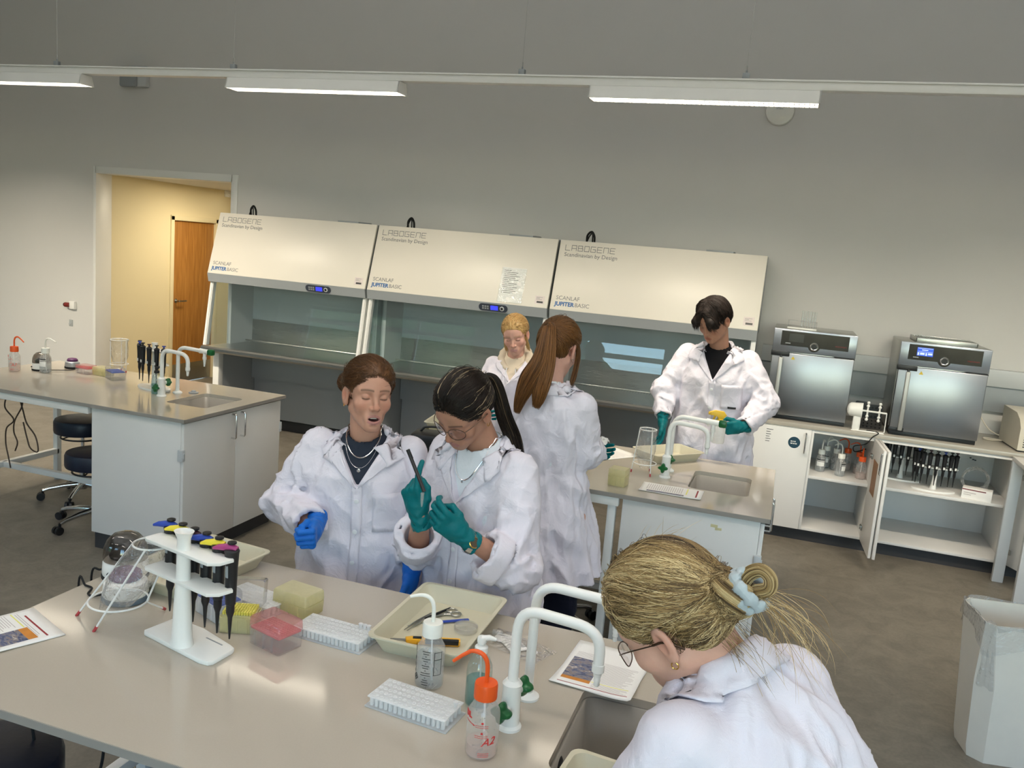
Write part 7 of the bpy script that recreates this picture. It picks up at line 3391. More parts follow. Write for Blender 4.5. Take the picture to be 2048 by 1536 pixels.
SK_A = srgb(196, 148, 126)[:3]
SK_B = srgb(176, 130, 108)[:3]
SK_D = srgb(206, 160, 144)[:3]
SK_E = srgb(172, 128, 106)[:3]
SK_F = srgb(204, 158, 138)[:3]


def spine_std(hem, waist, chest, N, U=None, k=1.0, hemw=(.25, .18)):
    hem, waist, chest, N = [np.asarray(v, float) for v in (hem, waist, chest, N)]
    hip = hem * .35 + waist * .65
    u = unit(N - chest)
    return [(hem, hemw[0], hemw[1]), (hip, .222 * k, .165 * k), (waist, .200 * k, .145 * k), (chest, .202 * k, .138 * k),
            (N - u * .065, .176 * k, .112 * k), (N - u * .022, .125 * k, .090 * k), (N + u * .010, .080, .078), (N + u * .030, .070, .074)]


def azv(az):
    a = math.radians(az)
    return V3(math.cos(a), math.sin(a), 0), V3(math.sin(a), -math.cos(a), 0)
# ------------------------------------------------------------------ woman A: dark T-shirt, brown messy bun
fA, rA = azv(-72)
NA = V3(-1.400, 2.700, 1.300)
A_ = dict(label='woman in open lab coat over dark T-shirt, blue gloves, mouth open', loc=(-1.40, 2.70, 0), C=(-1.380, 2.667, 1.462), head=(-46, -2, 3), N=NA,
          skin=SK_A, open=.012, jaw=.94, hres=.0024, brow=(.09, .05, .03), browk=.8, lips=(.46, .20, .19), taz=-72, seed=1.7, vneck=(.185, .105), tee=M_tee, nh=.064, sh=.058,
          spine=spine_std((-1.40, 2.72, .52), (-1.40, 2.72, .98), (-1.40, 2.705, 1.17), NA, k=1.04),
          arms=[dict(pts=(NA + rA * .165 + V3(0, 0, -.055), (-1.672, 2.60, 1.025), (-1.475, 2.465, 1.018)), r=(.066, .064, .054), wrist=(-1.43, 2.44, 1.018)),
                dict(pts=(NA - rA * .165 + V3(0, 0, -.055), (-1.185, 2.74, 1.02), (-1.150, 2.625, .875)), r=(.066, .062, .054), wrist=(-1.14, 2.60, .85))],
          legs=std_legs((-1.40, 2.74, .88), fA, rA))
person(A_)
coat_details(A_)
TA = V3(.035, -.118, .018)
M_hairA = hair_mat('auburn_hair', srgb(38, 23, 14), srgb(120, 80, 48))
toneA = lambda V: tone_noise(V, TA, 1.3)


def bunA(P, d):
    q = P - TA
    b = ell(P, TA + V3(.004, -.018, .0), (.034, .030, .034))
    b = b + .006 * np.sin(q[:, 0] * 160 + 3 * np.sin(q[:, 2] * 90)) * np.cos(q[:, 2] * 130)
    return smin(d, b, .012)


capA = hair_cap(A_, M_hairA, offmax=.014, extra=bunA, tonef=toneA)
P, rs = strands_pull(A_, 3200, TA, seed=5, wavy=.004, lift=(.0004, .006))
A_P = to_w(A_, P.reshape(-1, 3)).reshape(P.shape)
make_strands('hair_strands', A_P, M_hairA, capA, .00055, np.clip(tone_noise(P[:, 0], TA, 1.3) * .7 + rs.normal(.12, .14, len(P)), 0, 1), loc=A_['loc'])
rs = np.random.RandomState(4)
n = 420
th, ph = rs.uniform(0, 2 * PI, n), rs.uniform(0, 2 * PI, n)
t = np.linspace(0, 1, 10)
ctr = TA + V3(.004, -.018, 0)
axs = rs.normal(0, 1, (n, 3))
axs /= np.linalg.norm(axs, axis=1)[:, None]
e1 = np.cross(axs, rs.normal(0, 1, (n, 3)))
e1 /= np.linalg.norm(e1, axis=1)[:, None]
e2 = np.cross(axs, e1)
rad = rs.uniform(.030, .042, n)
ang = th[:, None] + t[None] * 2.2
Pb = ctr + rad[:, None, None] * (e1[:, None] * np.cos(ang)[..., None] + e2[:, None] * np.sin(ang)[..., None])
make_strands('bun_strands', to_w(A_, Pb.reshape(-1, 3)).reshape(Pb.shape), M_hairA, capA, .0006, np.clip(rs.normal(.35, .25, n), 0, 1), loc=A_['loc'])
baby_hair(A_, 700, TA, M_hairA, capA, .00035, 81, .35)
# teeth in the open mouth
Mw = Matrix([list(A_['R'][i]) + [A_['C'][i] - A_['loc'][i]] for i in range(3)] + [[0, 0, 0, 1]])
mb = MB()
mb.tube([(.013 * math.sin(a), .0865 - .008 * (1 - math.cos(a)), -.0745) for a in [-1.1 + 2.2 * k / 10 for k in range(11)]], .0024, seg=6)
part('teeth', xf(mb, Mw), M_teeth, A_['root'])
necklace(A_, .0022, M_silverj, .055)
necklace(A_, .0007, M_silverj, .095, pend=.0065)
ear_ring(A_, 1, .004)
HR = frame_hand(V3(-.15, .25, 1.0), V3(.42, -.86, -.12))
build_hand('glove', (-1.435, 2.435, 1.020), HR, M_blueg, A_['root'], A_['loc'], FIST, TH_OVER, cuff=.085, h=.0028)
HL = frame_hand(V3(.3, -.9, .2), V3(.10, -.35, -.93))
build_hand('glove', (-1.135, 2.592, .858), HL, M_blueg, A_['root'], A_['loc'], RELAX, TH_RELAX, cuff=.05, h=.0035)

# ------------------------------------------------------------------ woman B: glasses, dark ponytail with light streaks
fB, rB = azv(-112)
NB = V3(-.925, 2.650, 1.345)
eR, wR = V3(-1.095, 2.540, .985), V3(-1.030, 2.400, 1.130)
eL, wL = V3(-.715, 2.470, 1.005), V3(-.845, 2.385, 1.085)
B_ = dict(label='woman in glasses and lab coat looking at pen held in teal gloves', loc=(-.92, 2.66, 0), C=(-.967, 2.545, 1.482), head=(-108, 40, 9), N=NB,
          skin=SK_B, hres=.0024, jaw=.95, brow=(.05, .035, .03), browk=.8, lips=(.40, .17, .16), taz=-108, seed=4.2, vneck=(.20, .10), tee=M_teew, nh=.062, sh=.056, hl=.016,
          spine=spine_std((-.90, 2.68, .52), (-.905, 2.67, .98), (-.915, 2.655, 1.19), NB, k=1.0),
          arms=[dict(pts=(NB + rB * .158 + V3(0, 0, -.055), eR, eR + (wR - eR) * .45), r=(.064, .066, .060), wrist=wR + V3(.003, -.01, .02), wr=.027, roll=True),
                dict(pts=(NB - rB * .158 + V3(0, 0, -.055), eL, eL + (wL - eL) * .72), r=(.064, .070, .062), wrist=wL + V3(-.03, -.02, .04), wr=.027, roll=True)],
          legs=std_legs((-.90, 2.70, .88), fB, rB))
person(B_)
coat_details(B_, buttons=3, pocket=False)
TB = V3(-.010, -.108, .036)
M_hairB = hair_mat('black_hair_streaked', srgb(14, 11, 10), srgb(206, 184, 150), stripes=[(.62, srgb(40, 27, 19)), (.80, srgb(112, 92, 68))])


def toneB(V):
    t_ = tone_noise(V, TB, 2.1, 3.5)
    return np.where((t_ > .66) & (V[:, 1] > -.02), .92, t_ * .55)


capB = hair_cap(B_, M_hairB, ridge=0, tonef=lambda V: toneB(V) * .6)
P, rs = strands_pull(B_, 3400, TB, seed=8, wavy=.001)
tb = toneB(P[:, 0]) + rs.normal(0, .06, len(P))
make_strands('hair_strands', to_w(B_, P.reshape(-1, 3)).reshape(P.shape), M_hairB, capB, .00055, np.clip(tb, 0, 1), loc=B_['loc'])
baby_hair(B_, 700, TB, M_hairB, capB, .00032, 82, .2)
TBw = to_w(B_, TB[None])[0]
Pt, rs = bundle([TBw, TBw + V3(.030, .040, -.004), (-.862, 2.660, 1.455), (-.832, 2.685, 1.375), (-.812, 2.690, 1.30), (-.792, 2.680, 1.255)], 900, 18,
                [(.012, .012), (.026, .022), (.030, .022), (.028, .018), (.018, .012)], 9)
make_strands('ponytail', Pt, M_hairB, B_['root'], .0007, np.clip(np.where(rs.rand(len(Pt)) > .93, .75, rs.uniform(0, .5, len(Pt))), 0, 1), loc=B_['loc'])
mb = MB()
mb.tube([TBw - np.array(B_['loc']) + (B_['R'][:, 0] * math.cos(a * PI / 8) + B_['R'][:, 2] * math.sin(a * PI / 8)) * .014 - B_['R'][:, 1] * .004 for a in range(16)], .005, seg=8, closed=True)
part('hair_tie', mb, M_blackrub, B_['root'])
spectacles(B_, wl=.028, hl=.024, m=M_goldrim)
necklace(B_, .0020, M_silverj, .10, pend=.004)
ear_ring(B_, -1, .007)
# right hand: fist round the pen, raised
HR = frame_hand(V3(.80, -.25, .35), V3(-.34, -.16, .93))
GR = [(.45, .30, .15), (1.15, 1.3, .7), (1.25, 1.4, .8), (1.3, 1.4, .8)]
build_hand('glove', wR + V3(-.004, -.01, .022), HR, M_teal, B_['root'], B_['loc'], GR, [(.042, .045, -.016), (.048, .078, -.026), (.036, .104, -.030)], cuff=.045, h=.0026)
HL = frame_hand(V3(-.10, -.25, .96), V3(-.62, -.42, .52))
build_hand('glove', wL + V3(-.028, -.018, .036), HL, M_teal, B_['root'], B_['loc'], [(.65, .9, .5), (.85, 1.0, .6), (.95, 1.1, .6), (1.0, 1.1, .6)],
           [(.040, .045, -.018), (.044, .074, -.036), (.026, .092, -.046)], cuff=.055, h=.0026)
# watch on the left wrist
wc = wL + V3(-.006, -.002, .008)
ua = unit(wL - eL)
mb = MB()
e1 = unit(np.cross(ua, V3(0, 0, 1)))
e2 = np.cross(ua, e1)
band = [wc - np.array(B_['loc']) + (e1 * math.cos(a * PI / 12) + e2 * math.sin(a * PI / 12)) * .031 for a in range(24)]
for off in (-.007, -.0035, 0, .0035, .007):
    mb.tube([p + ua * off for p in band], .0026, seg=6, closed=True)
wt = part('watch', mb, M_silverj, B_['root'])
nd_ = unit(V3(.1, -.8, .6) - ua * (V3(.1, -.8, .6) @ ua))
mb = MB()
mb.lathe([(.018, 0), (.0185, .006), (.016, .008)], seg=24, M=Matrix.Translation(wc - np.array(B_['loc']) + nd_ * .029) @ Vector(nd_).to_track_quat('Z', 'Y').to_matrix().to_4x4())
part('watch_case', mb, M_gold, wt)
mb = MB()
mb.lathe([(.0155, .0082), (.0155, .009)], seg=24, M=Matrix.Translation(wc - np.array(B_['loc']) + nd_ * .029) @ Vector(nd_).to_track_quat('Z', 'Y').to_matrix().to_4x4())
part('watch_face', mb, mat('watch_face', srgb(74, 62, 44), .25), wt)
pen = thing('marker_pen', 'dark slim pen held up in the woman\'s teal glove', 'pen', (-1.030, 2.328, 1.315))
mb = MB()
mb.cyl((-.026, -.006, .061), (.034, .004, -.065), .0058, seg=12)
part('barrel', mb, mat('pen_dark', srgb(46, 40, 42), .4), pen)
mb = MB()
mb.cyl((-.0265, -.0061, .062), (-.013, -.003, .034), .0064, seg=12)
part('cap', mb, M_black, pen)
tu = thing('sample_tube', 'tiny clear microtube pinched between two teal gloves', 'tube', (-.992, 2.310, 1.238))
mb = MB()
mb.lathe([(.002, -.030), (.0045, -.014), (.0052, .010), (.0062, .011), (.0062, .014)], seg=12)
part('body', mb, M_pp, tu)
# ------------------------------------------------------------------ woman C: seen from behind, long brown ponytail
fC, rC = azv(78)
NC = V3(-.930, 3.470, 1.435)
eCR, wCR = V3(-.742, 3.500, 1.175), V3(-.770, 3.720, 1.135)
C_ = dict(label='woman with long brown ponytail and lab coat, back to camera at middle bench', loc=(-.90, 3.50, 0), C=(-.922, 3.525, 1.605), head=(80, 22, 0), N=NC,
          skin=SK_D, taz=78, seed=7.7, vneck=None, tee=M_teew, nh=.060, hres=.0045, cres=.0085, hl=.020,
          spine=[((-.862, 3.50, .60), .225, .19), ((-.880, 3.50, .80), .200, .175), ((-.925, 3.49, 1.08), .172, .135), ((-.935, 3.475, 1.27), .192, .130),
                 (NC - V3(0, 0, .065), .172, .112), (NC - V3(0, 0, .022), .125, .088), (NC + V3(0, .004, .012), .078, .076), (NC + V3(0, .006, .032), .068, .072)],
          arms=[dict(pts=(NC + rC * .160 + V3(0, 0, -.058), eCR, wCR), r=(.064, .062, .052), wrist=wCR + V3(.005, .02, 0)),
                dict(pts=(NC - rC * .160 + V3(0, 0, -.058), (-1.135, 3.56, 1.17), (-1.00, 3.74, 1.12)), r=(.064, .062, .052), wrist=(-.99, 3.76, 1.12))],
          legs=std_legs((-.875, 3.50, .86), fC, rC, gap=.085, step=-.04))
person(C_)
coat_details(C_, lapel=False, buttons=0, pocket=False, collar=True, leaf=.04, stand=.02)
TC = V3(0, -.104, .052)
M_hairC = hair_mat('brown_hair', srgb(58, 34, 16), srgb(146, 100, 56))
capC = hair_cap(C_, M_hairC, tonef=lambda V: tone_noise(V, TC, 5.0), res=.005)
P, rs = strands_pull(C_, 1800, TC, seed=18, K=10)
make_strands('hair_strands', to_w(C_, P.reshape(-1, 3)).reshape(P.shape), M_hairC, capC, .0009, np.clip(tone_noise(P[:, 0], TC, 5.0) * .8 + rs.normal(.0, .12, len(P)), 0, 1), loc=C_['loc'])
TCw = to_w(C_, TC[None])[0]
for (w0, path, wid, sd, n_) in (
        (0, [TCw, TCw + V3(-.008, -.045, .006), (-.945, 3.345, 1.575), (-.985, 3.330, 1.48), (-1.015, 3.330, 1.395), (-1.030, 3.335, 1.33)], [(.010, .010), (.022, .016), (.038, .020), (.042, .020), (.024, .014), (.008, .006)], 21, 1100),
        (1, [TCw, TCw + V3(.006, -.045, .004), (-.915, 3.345, 1.57), (-.925, 3.325, 1.48), (-.935, 3.320, 1.41), (-.945, 3.325, 1.365)], [(.010, .010), (.022, .016), (.034, .020), (.038, .020), (.026, .014), (.010, .008)], 22, 1000)):
    Pt, rs = bundle(path, n_, 16, wid, sd, wav=.008)
    ob = make_strands('ponytail', Pt, M_hairC, C_['root'], .0012, np.clip(rs.beta(2, 2, len(Pt)), 0, 1), loc=C_['loc'])
# loose lock beside the right cheek
Pt, rs = bundle([to_w(C_, V3(.066, .030, .05)[None])[0], to_w(C_, V3(.084, .040, -.02)[None])[0], to_w(C_, V3(.085, .045, -.10)[None])[0], to_w(C_, V3(.080, .05, -.16)[None])[0]], 90, 12,
                [(.008, .006), (.012, .006), (.012, .006), (.006, .004)], 31)
make_strands('loose_lock', Pt, M_hairC, C_['root'], .0011, rs.uniform(0, .6, len(Pt)), loc=C_['loc'])
ear_ring(C_, 1, .009, M_silverj, -.050)
HC = frame_hand(V3(-.2, .3, .9), V3(.05, .92, -.35))
build_hand('glove', wCR + V3(.003, .012, .0), HC, M_teal, C_['root'], C_['loc'], [(.7, .9, .5), (.8, 1.0, .6), (.9, 1.0, .6), (.9, 1.0, .6)], TH_RELAX, cuff=.045, h=.004)
HC2 = frame_hand(V3(.2, .3, .9), V3(.35, .85, -.3))
build_hand('glove', (-.985, 3.765, 1.118), HC2, M_teal, C_['root'], C_['loc'], RELAX, [(-x, y, z) for x, y, z in TH_RELAX], cuff=.045, h=.004)
tis = thing('paper_tissue', 'crumpled white tissue held in ponytailed woman\'s gloved hand', 'tissue', (-.742, 3.785, 1.165))


def tisf(u, v):
    a = 2 * PI * u
    return (.035 * v * math.cos(a) + .004 * math.sin(7 * a), .05 * v * math.sin(a), .016 * (1 - v) + .008 * math.sin(5 * a + 9 * v))


part('tissue', MB().grid(tisf, 24, 7, closeu=True), M_paper, tis, angle=70)

# ------------------------------------------------------------------ person D: blonde, beige hood over lab coat
fD, rD = azv(-86)
ND = V3(-1.695, 5.375, 1.285)
D_ = dict(label='person with blonde tied-back hair in beige hoodie under lab coat', loc=(-1.70, 5.38, 0), C=(-1.690, 5.305, 1.451), head=(-82, 20, -8), N=ND,
          skin=SK_D, lips=(.52, .26, .25), brow=(.30, .19, .10), browk=.6, taz=-86, seed=9.1, vneck=(.17, .10), tee=M_hood, nh=.066, sh=.050, shirt_up=.02, hres=.0042, cres=.0095,
          spine=spine_std((-1.69, 5.40, .52), (-1.69, 5.39, .96), (-1.695, 5.38, 1.16), ND, k=.98),
          arms=[dict(pts=(ND + rD * .150 + V3(0, 0, -.065), (-1.905, 5.33, 1.00), (-1.80, 5.12, .97)), r=(.062, .060, .050), wrist=(-1.79, 5.10, .97)),
                dict(pts=(ND - rD * .150 + V3(0, 0, -.065), (-1.485, 5.33, 1.00), (-1.58, 5.12, .97)), r=(.062, .060, .050), wrist=(-1.59, 5.10, .97))],
          legs=std_legs((-1.69, 5.40, .86), fD, rD))
person(D_)
coat_details(D_, collar=False, buttons=2, pocket=False, lapel=True)
# hood lying round the neck
U, R_, F_, *_z = D_['frame']


def hood(P):
    d = None
    for k in range(13):
        th = math.radians(-150 + 25 * k)
        kk = (1 - math.cos(th)) / 2
        p = ND + R_ * ((.082 + .012 * math.sin(th) ** 2) * math.sin(th)) - F_ * (.070 * math.cos(th)) + U * (.060 * (1 - kk) - .070 * kk ** 1.5) + F_ * .030 * kk
        if k:
            e = rc(P, q_, p, .030 - .012 * kq, .030 - .012 * kk)
            d = e if d is None else smin(d, e, .012)
        q_, kq = p, kk
    return d + .004 * (vnoise(P * 40) - .5)


V, Q = surf(hood, ND - .22, ND + .22, .007, 1)
hd = np_mesh('hood', V, Q, M_hood, D_['root'], loc=D_['loc'])
for sg in (-1, 1):
    p0 = ND + R_ * .030 * sg + F_ * .115 - U * .055 - np.array(D_['loc'])
    mb = MB()
    mb.tube(spline([p0, p0 + F_ * .008 - U * .05 + R_ * .004 * sg, p0 + F_ * .010 - U * .10], 5), .003, seg=6)
    part('drawstring', mb, M_teew, D_['root'])
TD = V3(.01, -.105, -.01)
M_hairD = hair_mat('blonde_hair', srgb(150, 106, 54), srgb(222, 190, 132))
D_['peak'] = .25


def part_groove(P, d):
    return d + .0035 * bump(P[:, 0], 0, .004) * (P[:, 2] > .06)


capD = hair_cap(D_, M_hairD, tonef=lambda V: tone_noise(V, TD, 3.0), res=.0048, extra=part_groove)
P, rs = strands_pull(D_, 1300, TD, seed=28, K=10)
make_strands('hair_strands', to_w(D_, P.reshape(-1, 3)).reshape(P.shape), M_hairD, capD, .0012, np.clip(tone_noise(P[:, 0], TD, 3.0) * .8 + rs.normal(.1, .12, len(P)), 0, 1), loc=D_['loc'])
for sx, sd in ((.072, 40), (-.070, 41)):
    Pt, rs = bundle([to_w(D_, V3(sx, .01, -.02)[None])[0], to_w(D_, V3(sx * 1.05, .0, -.08)[None])[0], to_w(D_, V3(sx * 1.1, -.01, -.13)[None])[0]], 60, 10, [(.012, .008), (.014, .008), (.008, .005)], sd)
    make_strands('loose_lock', Pt, M_hairD, D_['root'], .0011, rs.uniform(.2, .9, len(Pt)), loc=D_['loc'])
for W_, al, si in (((-1.79, 5.10, .97), V3(.35, -.9, -.1), 1), ((-1.59, 5.10, .97), V3(-.35, -.9, -.1), -1)):
    build_hand('glove', W_, frame_hand(V3(.2 * si, .1, .95), al), M_teal, D_['root'], D_['loc'], RELAX, [(x * 1, y, z) for x, y, z in TH_RELAX], cuff=.045, h=.005)

# ------------------------------------------------------------------ young man E: dark curtain hair, black tee
fE, rE = azv(-94)
NE = V3(-.362, 5.165, 1.530)
eER, wER = V3(-.655, 5.115, 1.240), V3(-.628, 5.010, 1.100)
eEL, wEL = V3(-.050, 5.100, 1.240), V3(-.150, 4.940, 1.115)
E_ = dict(label='young man with dark curtain hair in lab coat holding yellow spray bottle', loc=(-.36, 5.18, 0), C=(-.404, 5.091, 1.695), head=(-120, 30, -2), N=NE,
          skin=SK_E, brow=(.05, .035, .025), taz=-94, seed=12.3, vneck=(.21, .100), tee=M_teek, nh=.066, sh=.058, hres=.004, cres=.0085, jaw=1.05,
          spine=spine_std((-.345, 5.20, .66), (-.350, 5.19, 1.10), (-.358, 5.175, 1.36), NE, k=1.10, hemw=(.25, .18)),
          arms=[dict(pts=(NE + rE * .178 + V3(0, 0, -.060), eER, wER), r=(.066, .062, .052), wrist=wER + V3(0, -.01, -.02)),
                dict(pts=(NE - rE * .178 + V3(0, 0, -.060), eEL, wEL), r=(.066, .066, .054), wrist=wEL + V3(-.02, -.01, -.005))],
          legs=std_legs((-.35, 5.20, .95), fE, rE, zhip=.95))
person(E_)
coat_details(E_, buttons=3, pocket=True)
M_hairE = hair_mat('dark_brown_hair', srgb(13, 9, 7), srgb(52, 34, 23), rough=.62)


def hairE_extra(P, d):
    A = P.copy()
    A[:, 0] = np.abs(A[:, 0])
    # two swept curtains of fringe either side of the centre parting
    fr_ = rc(A, (.012, .078, .088), (.052, .098, .040), .020, .022)
    fr_ = smin(fr_, rc(A, (.052, .098, .040), (.068, .072, .004), .021, .013), .02)
    fr_ = smin(fr_, rc(A, (.040, .02, .115), (.078, .015, .060), .018, .018), .03)
    d = smin(d, fr_, .022)
    q = vnoise(np.stack([np.arctan2(P[:, 0], P[:, 2] + .02) * 9, P[:, 1] * 16, P[:, 2] * 4], 1))
    d = d - .004 * (q - .5)
    return d + .005 * bump(P[:, 0], 0, .004) * (P[:, 2] > .05)


capE = hair_cap(E_, M_hairE, offmin=.006, offmax=.018, extra=hairE_extra, tonef=lambda V: np.clip(vnoise(V * 40) * .4, 0, 1), res=.0045)
rs = np.random.RandomState(55)
n = 1700
sg = np.where(rs.rand(n) > .5, 1.0, -1.0)
y0 = rs.uniform(-.085, .085, n)
S0 = np.stack([sg * rs.uniform(.001, .012, n), y0, np.sqrt(np.maximum(0, 1 - (y0 / .105) ** 2)) * .085 + .048], 1)
E0 = np.stack([sg * rs.uniform(.060, .088, n), y0 * .9 + np.where(y0 > .03, .022, -.012), rs.uniform(-.03, .04, n) - .02 * (y0 > .02)], 1)
t = np.linspace(0, 1, 11)
P = lerp_path(S0, E0, t) + np.array([0, 0, .03])[None, None] * np.sin(PI * t)[None, :, None]
L = np.repeat(rs.uniform(.0003, .004, n), 11)
P = P.reshape(-1, 3)
for _ in range(3):
    P = project(E_['capf'], P, L, .04)
P = P.reshape(n, 11, 3)
make_strands('hair_strands', to_w(E_, P.reshape(-1, 3)).reshape(P.shape), M_hairE, capE, .0010, np.clip(rs.beta(1.3, 3.5, n), 0, 1), loc=E_['loc'])
# fringe tips hanging free over the brow
n = 150
sg = np.where(rs.rand(n) > .42, 1.0, -1.0)
fx_ = rs.uniform(.018, .070, n)
S0 = np.stack([sg * fx_, .100 - .35 * np.maximum(0, fx_ - .045), .050 + rs.uniform(-.01, .01, n)], 1)
t = np.linspace(0, 1, 9)
P = S0[:, None, :] + np.stack([sg[:, None] * (.018 * t)[None] + 0 * t[None], (.012 * np.sin(2.5 * t))[None] + 0 * fx_[:, None], -(rs.uniform(.035, .075, n))[:, None] * t[None]], -1)
make_strands('fringe', to_w(E_, P.reshape(-1, 3)).reshape(P.shape), M_hairE, capE, .0010, rs.uniform(0, .5, n), loc=E_['loc'])
HR = frame_hand(V3(.35, -.9, .1), V3(.10, -.18, -.97))
build_hand('glove', wER + V3(.002, -.008, -.018), HR, M_teal, E_['root'], E_['loc'], [(.25, .35, .25), (.3, .4, .25), (.35, .4, .25), (.4, .45, .3)], TH_RELAX, cuff=.05, h=.0034)
HL = frame_hand(V3(-.30, -.35, .88), V3(-.86, -.45, -.15))
build_hand('glove', wEL + V3(-.018, -.010, -.004), HL, M_teal, E_['root'], E_['loc'], [(.7, .8, .5), (1.0, 1.2, .6), (1.1, 1.2, .6), (1.1, 1.2, .6)],
           [(.040, .045, -.018), (.048, .074, -.030), (.034, .096, -.038)], cuff=.05, h=.0034)
# name tab on his pocket
H = drape(E_, -.10, -.055, 0, 0, 5, 2, .0075, shape=lambda u, v: (-.145 + .045 * u, E_['frame'][4][-1] - .21 - .155 + .012 * v))
grid_obj('pocket_tab', H, M_black, E_['coat'], E_['loc'], .001)
sb = thing('spray_bottle', 'spray bottle with yellow trigger head in the young man\'s hand', 'spray bottle', (-.285, 4.835, 1.02), math.radians(15))
mb = MB()
mb.lathe([(.034, .0), (.037, .006), (.037, .085), (.030, .108), (.016, .122), (.014, .130)], seg=24)
part('body', mb, M_ppw, sb)
mb = MB()
mb.lathe([(.018, .118), (.018, .136), (.012, .140)], seg=18)
mb.prism([(-.058, .158), (-.060, .176), (-.030, .186), (.018, .182), (.034, .162), (.022, .150), (.012, .136), (-.012, .136), (-.016, .156)], -.013, .013, bev=.003,
         M=Matrix(((1, 0, 0, 0), (0, 0, 1, 0), (0, 1, 0, 0), (0, 0, 0, 1))))
head = part('trigger_head', mb, mat('spray_yellow', srgb(226, 184, 40), .4), sb)
mb = MB()
mb.tube([(-.028, 0, .156), (-.036, 0, .138), (-.034, 0, .118)], [.006, .006, .004], seg=8)
part('trigger', mb, MATS['spray_yellow'], head)
mb = MB()
mb.cyl((-.058, 0, .167), (-.068, 0, .167), .009, seg=12)
part('nozzle', mb, MATS['spray_yellow'], head)

# ------------------------------------------------------------------ woman F in the foreground: blonde bun, glasses, bent over
fF, rF = azv(152)
NF = V3(-.022, 1.392, 1.345)
UF = unit(V3(-.30, .13, .62))
F0 = NF - UF * .62
eFL, wFL = V3(-.170, 1.150, 1.040), V3(-.130, 1.265, .840)
eFR, wFR = V3(.13, 1.68, 1.03), V3(.10, 1.70, .80)
F_ = dict(label='blonde woman with hair bun and glasses bent over handout, nearest the camera', loc=(.25, 1.22, 0), C=(-.118, 1.381, 1.425), head=(158, 42, 14), N=NF,
          skin=SK_F, brow=(.32, .2, .1), browk=.5, taz=152, seed=15.5, vneck=(.14, .07), tee=M_teew, nh=.060, hres=.0028, cres=.0065, hl=.022, neck=.050,
          spine=[(F0, .23, .19), (NF - UF * .42, .215, .165), (NF - UF * .22, .205, .150), (NF - UF * .11, .190, .128), (NF - UF * .055, .160, .105), (NF - UF * .02, .118, .088), (NF + UF * .008, .078, .078), (NF + UF * .028, .068, .074)],
          arms=[dict(pts=(NF - rF * .165 - UF * .075, eFL, wFL), r=(.074, .066, .054), wrist=wFL + V3(-.02, .01, 0)),
                dict(pts=(NF + rF * .165 - UF * .075, eFR, wFR), r=(.074, .066, .054), wrist=wFR + V3(-.02, .01, 0))],
          legs=std_legs((.30, 1.20, .84), fF, rF))
person(F_)
coat_details(F_, lapel=False, buttons=0, pocket=False, leaf=.058, stand=.044, front=150, cw=.064, cd=.070, crise=.010)
TF = V3(-.004, -.112, -.012)
M_hairF = hair_mat('highlighted_blonde_hair', srgb(44, 32, 22), srgb(232, 208, 160), stripes=[(.34, srgb(96, 74, 48)), (.64, srgb(164, 134, 88))])
toneF = lambda V: np.clip((tone_noise(V, TF, 6.6, 1.6) - .5) * 3.4 + .56, 0, 1)


def bunF(P, d):
    q = P - (TF + V3(0, -.010, .004))
    b = ell(P, TF + V3(0, -.008, .004), (.036, .032, .042))
    return smin(d, b - .003 * np.sin(np.arctan2(q[:, 0], q[:, 2]) * 3 + q[:, 1] * 130), .010)


capF = hair_cap(F_, M_hairF, ridge=-.0012, offmin=.002, offmax=.013, tonef=lambda V: toneF(V) * .75, res=.0032, extra=bunF)
F_['capf0'] = F_['capf']
P, rs = strands_pull(F_, 6500, TF, seed=61, K=14, lift=(.0002, .0034), jit=.012, wavy=.0007)
tF = np.clip(toneF(P[:, 0]) * .9 + rs.normal(.05, .09, len(P)), 0, 1)
make_strands('hair_strands', to_w(F_, P.reshape(-1, 3)).reshape(P.shape), M_hairF, capF, .00042, tF, loc=F_['loc'])
baby_hair(F_, 700, TF, M_hairF, capF, .0003, 83, .6)
# bun: strands coiled round its axis
n = 1300
ax_ = unit(V3(.15, -1, .25))
e1 = unit(np.cross(ax_, V3(0, 0, 1)))
e2 = np.cross(ax_, e1)
t = np.linspace(0, 1, 14)
a0, hgt = rs.uniform(0, 2 * PI, n), rs.uniform(-1, 1, n)
rad = np.sqrt(np.maximum(.05, 1 - hgt ** 2 * .8)) * rs.uniform(.038, .044, n)
an = a0[:, None] + 2.6 * t[None]
hh = hgt[:, None] * .030 + .012 * np.sin(an + 1.2)
Pb = (TF + V3(0, -.008, .004))[None, None] + ax_[None, None] * hh[..., None] + rad[:, None, None] * (e1 * np.cos(an)[..., None] + e2 * np.sin(an)[..., None])
make_strands('bun_strands', to_w(F_, Pb.reshape(-1, 3)).reshape(Pb.shape), M_hairF, capF, .00045, np.clip(.62 + .28 * np.sin(hgt * 9) + rs.normal(0, .14, n), 0, 1), loc=F_['loc'])
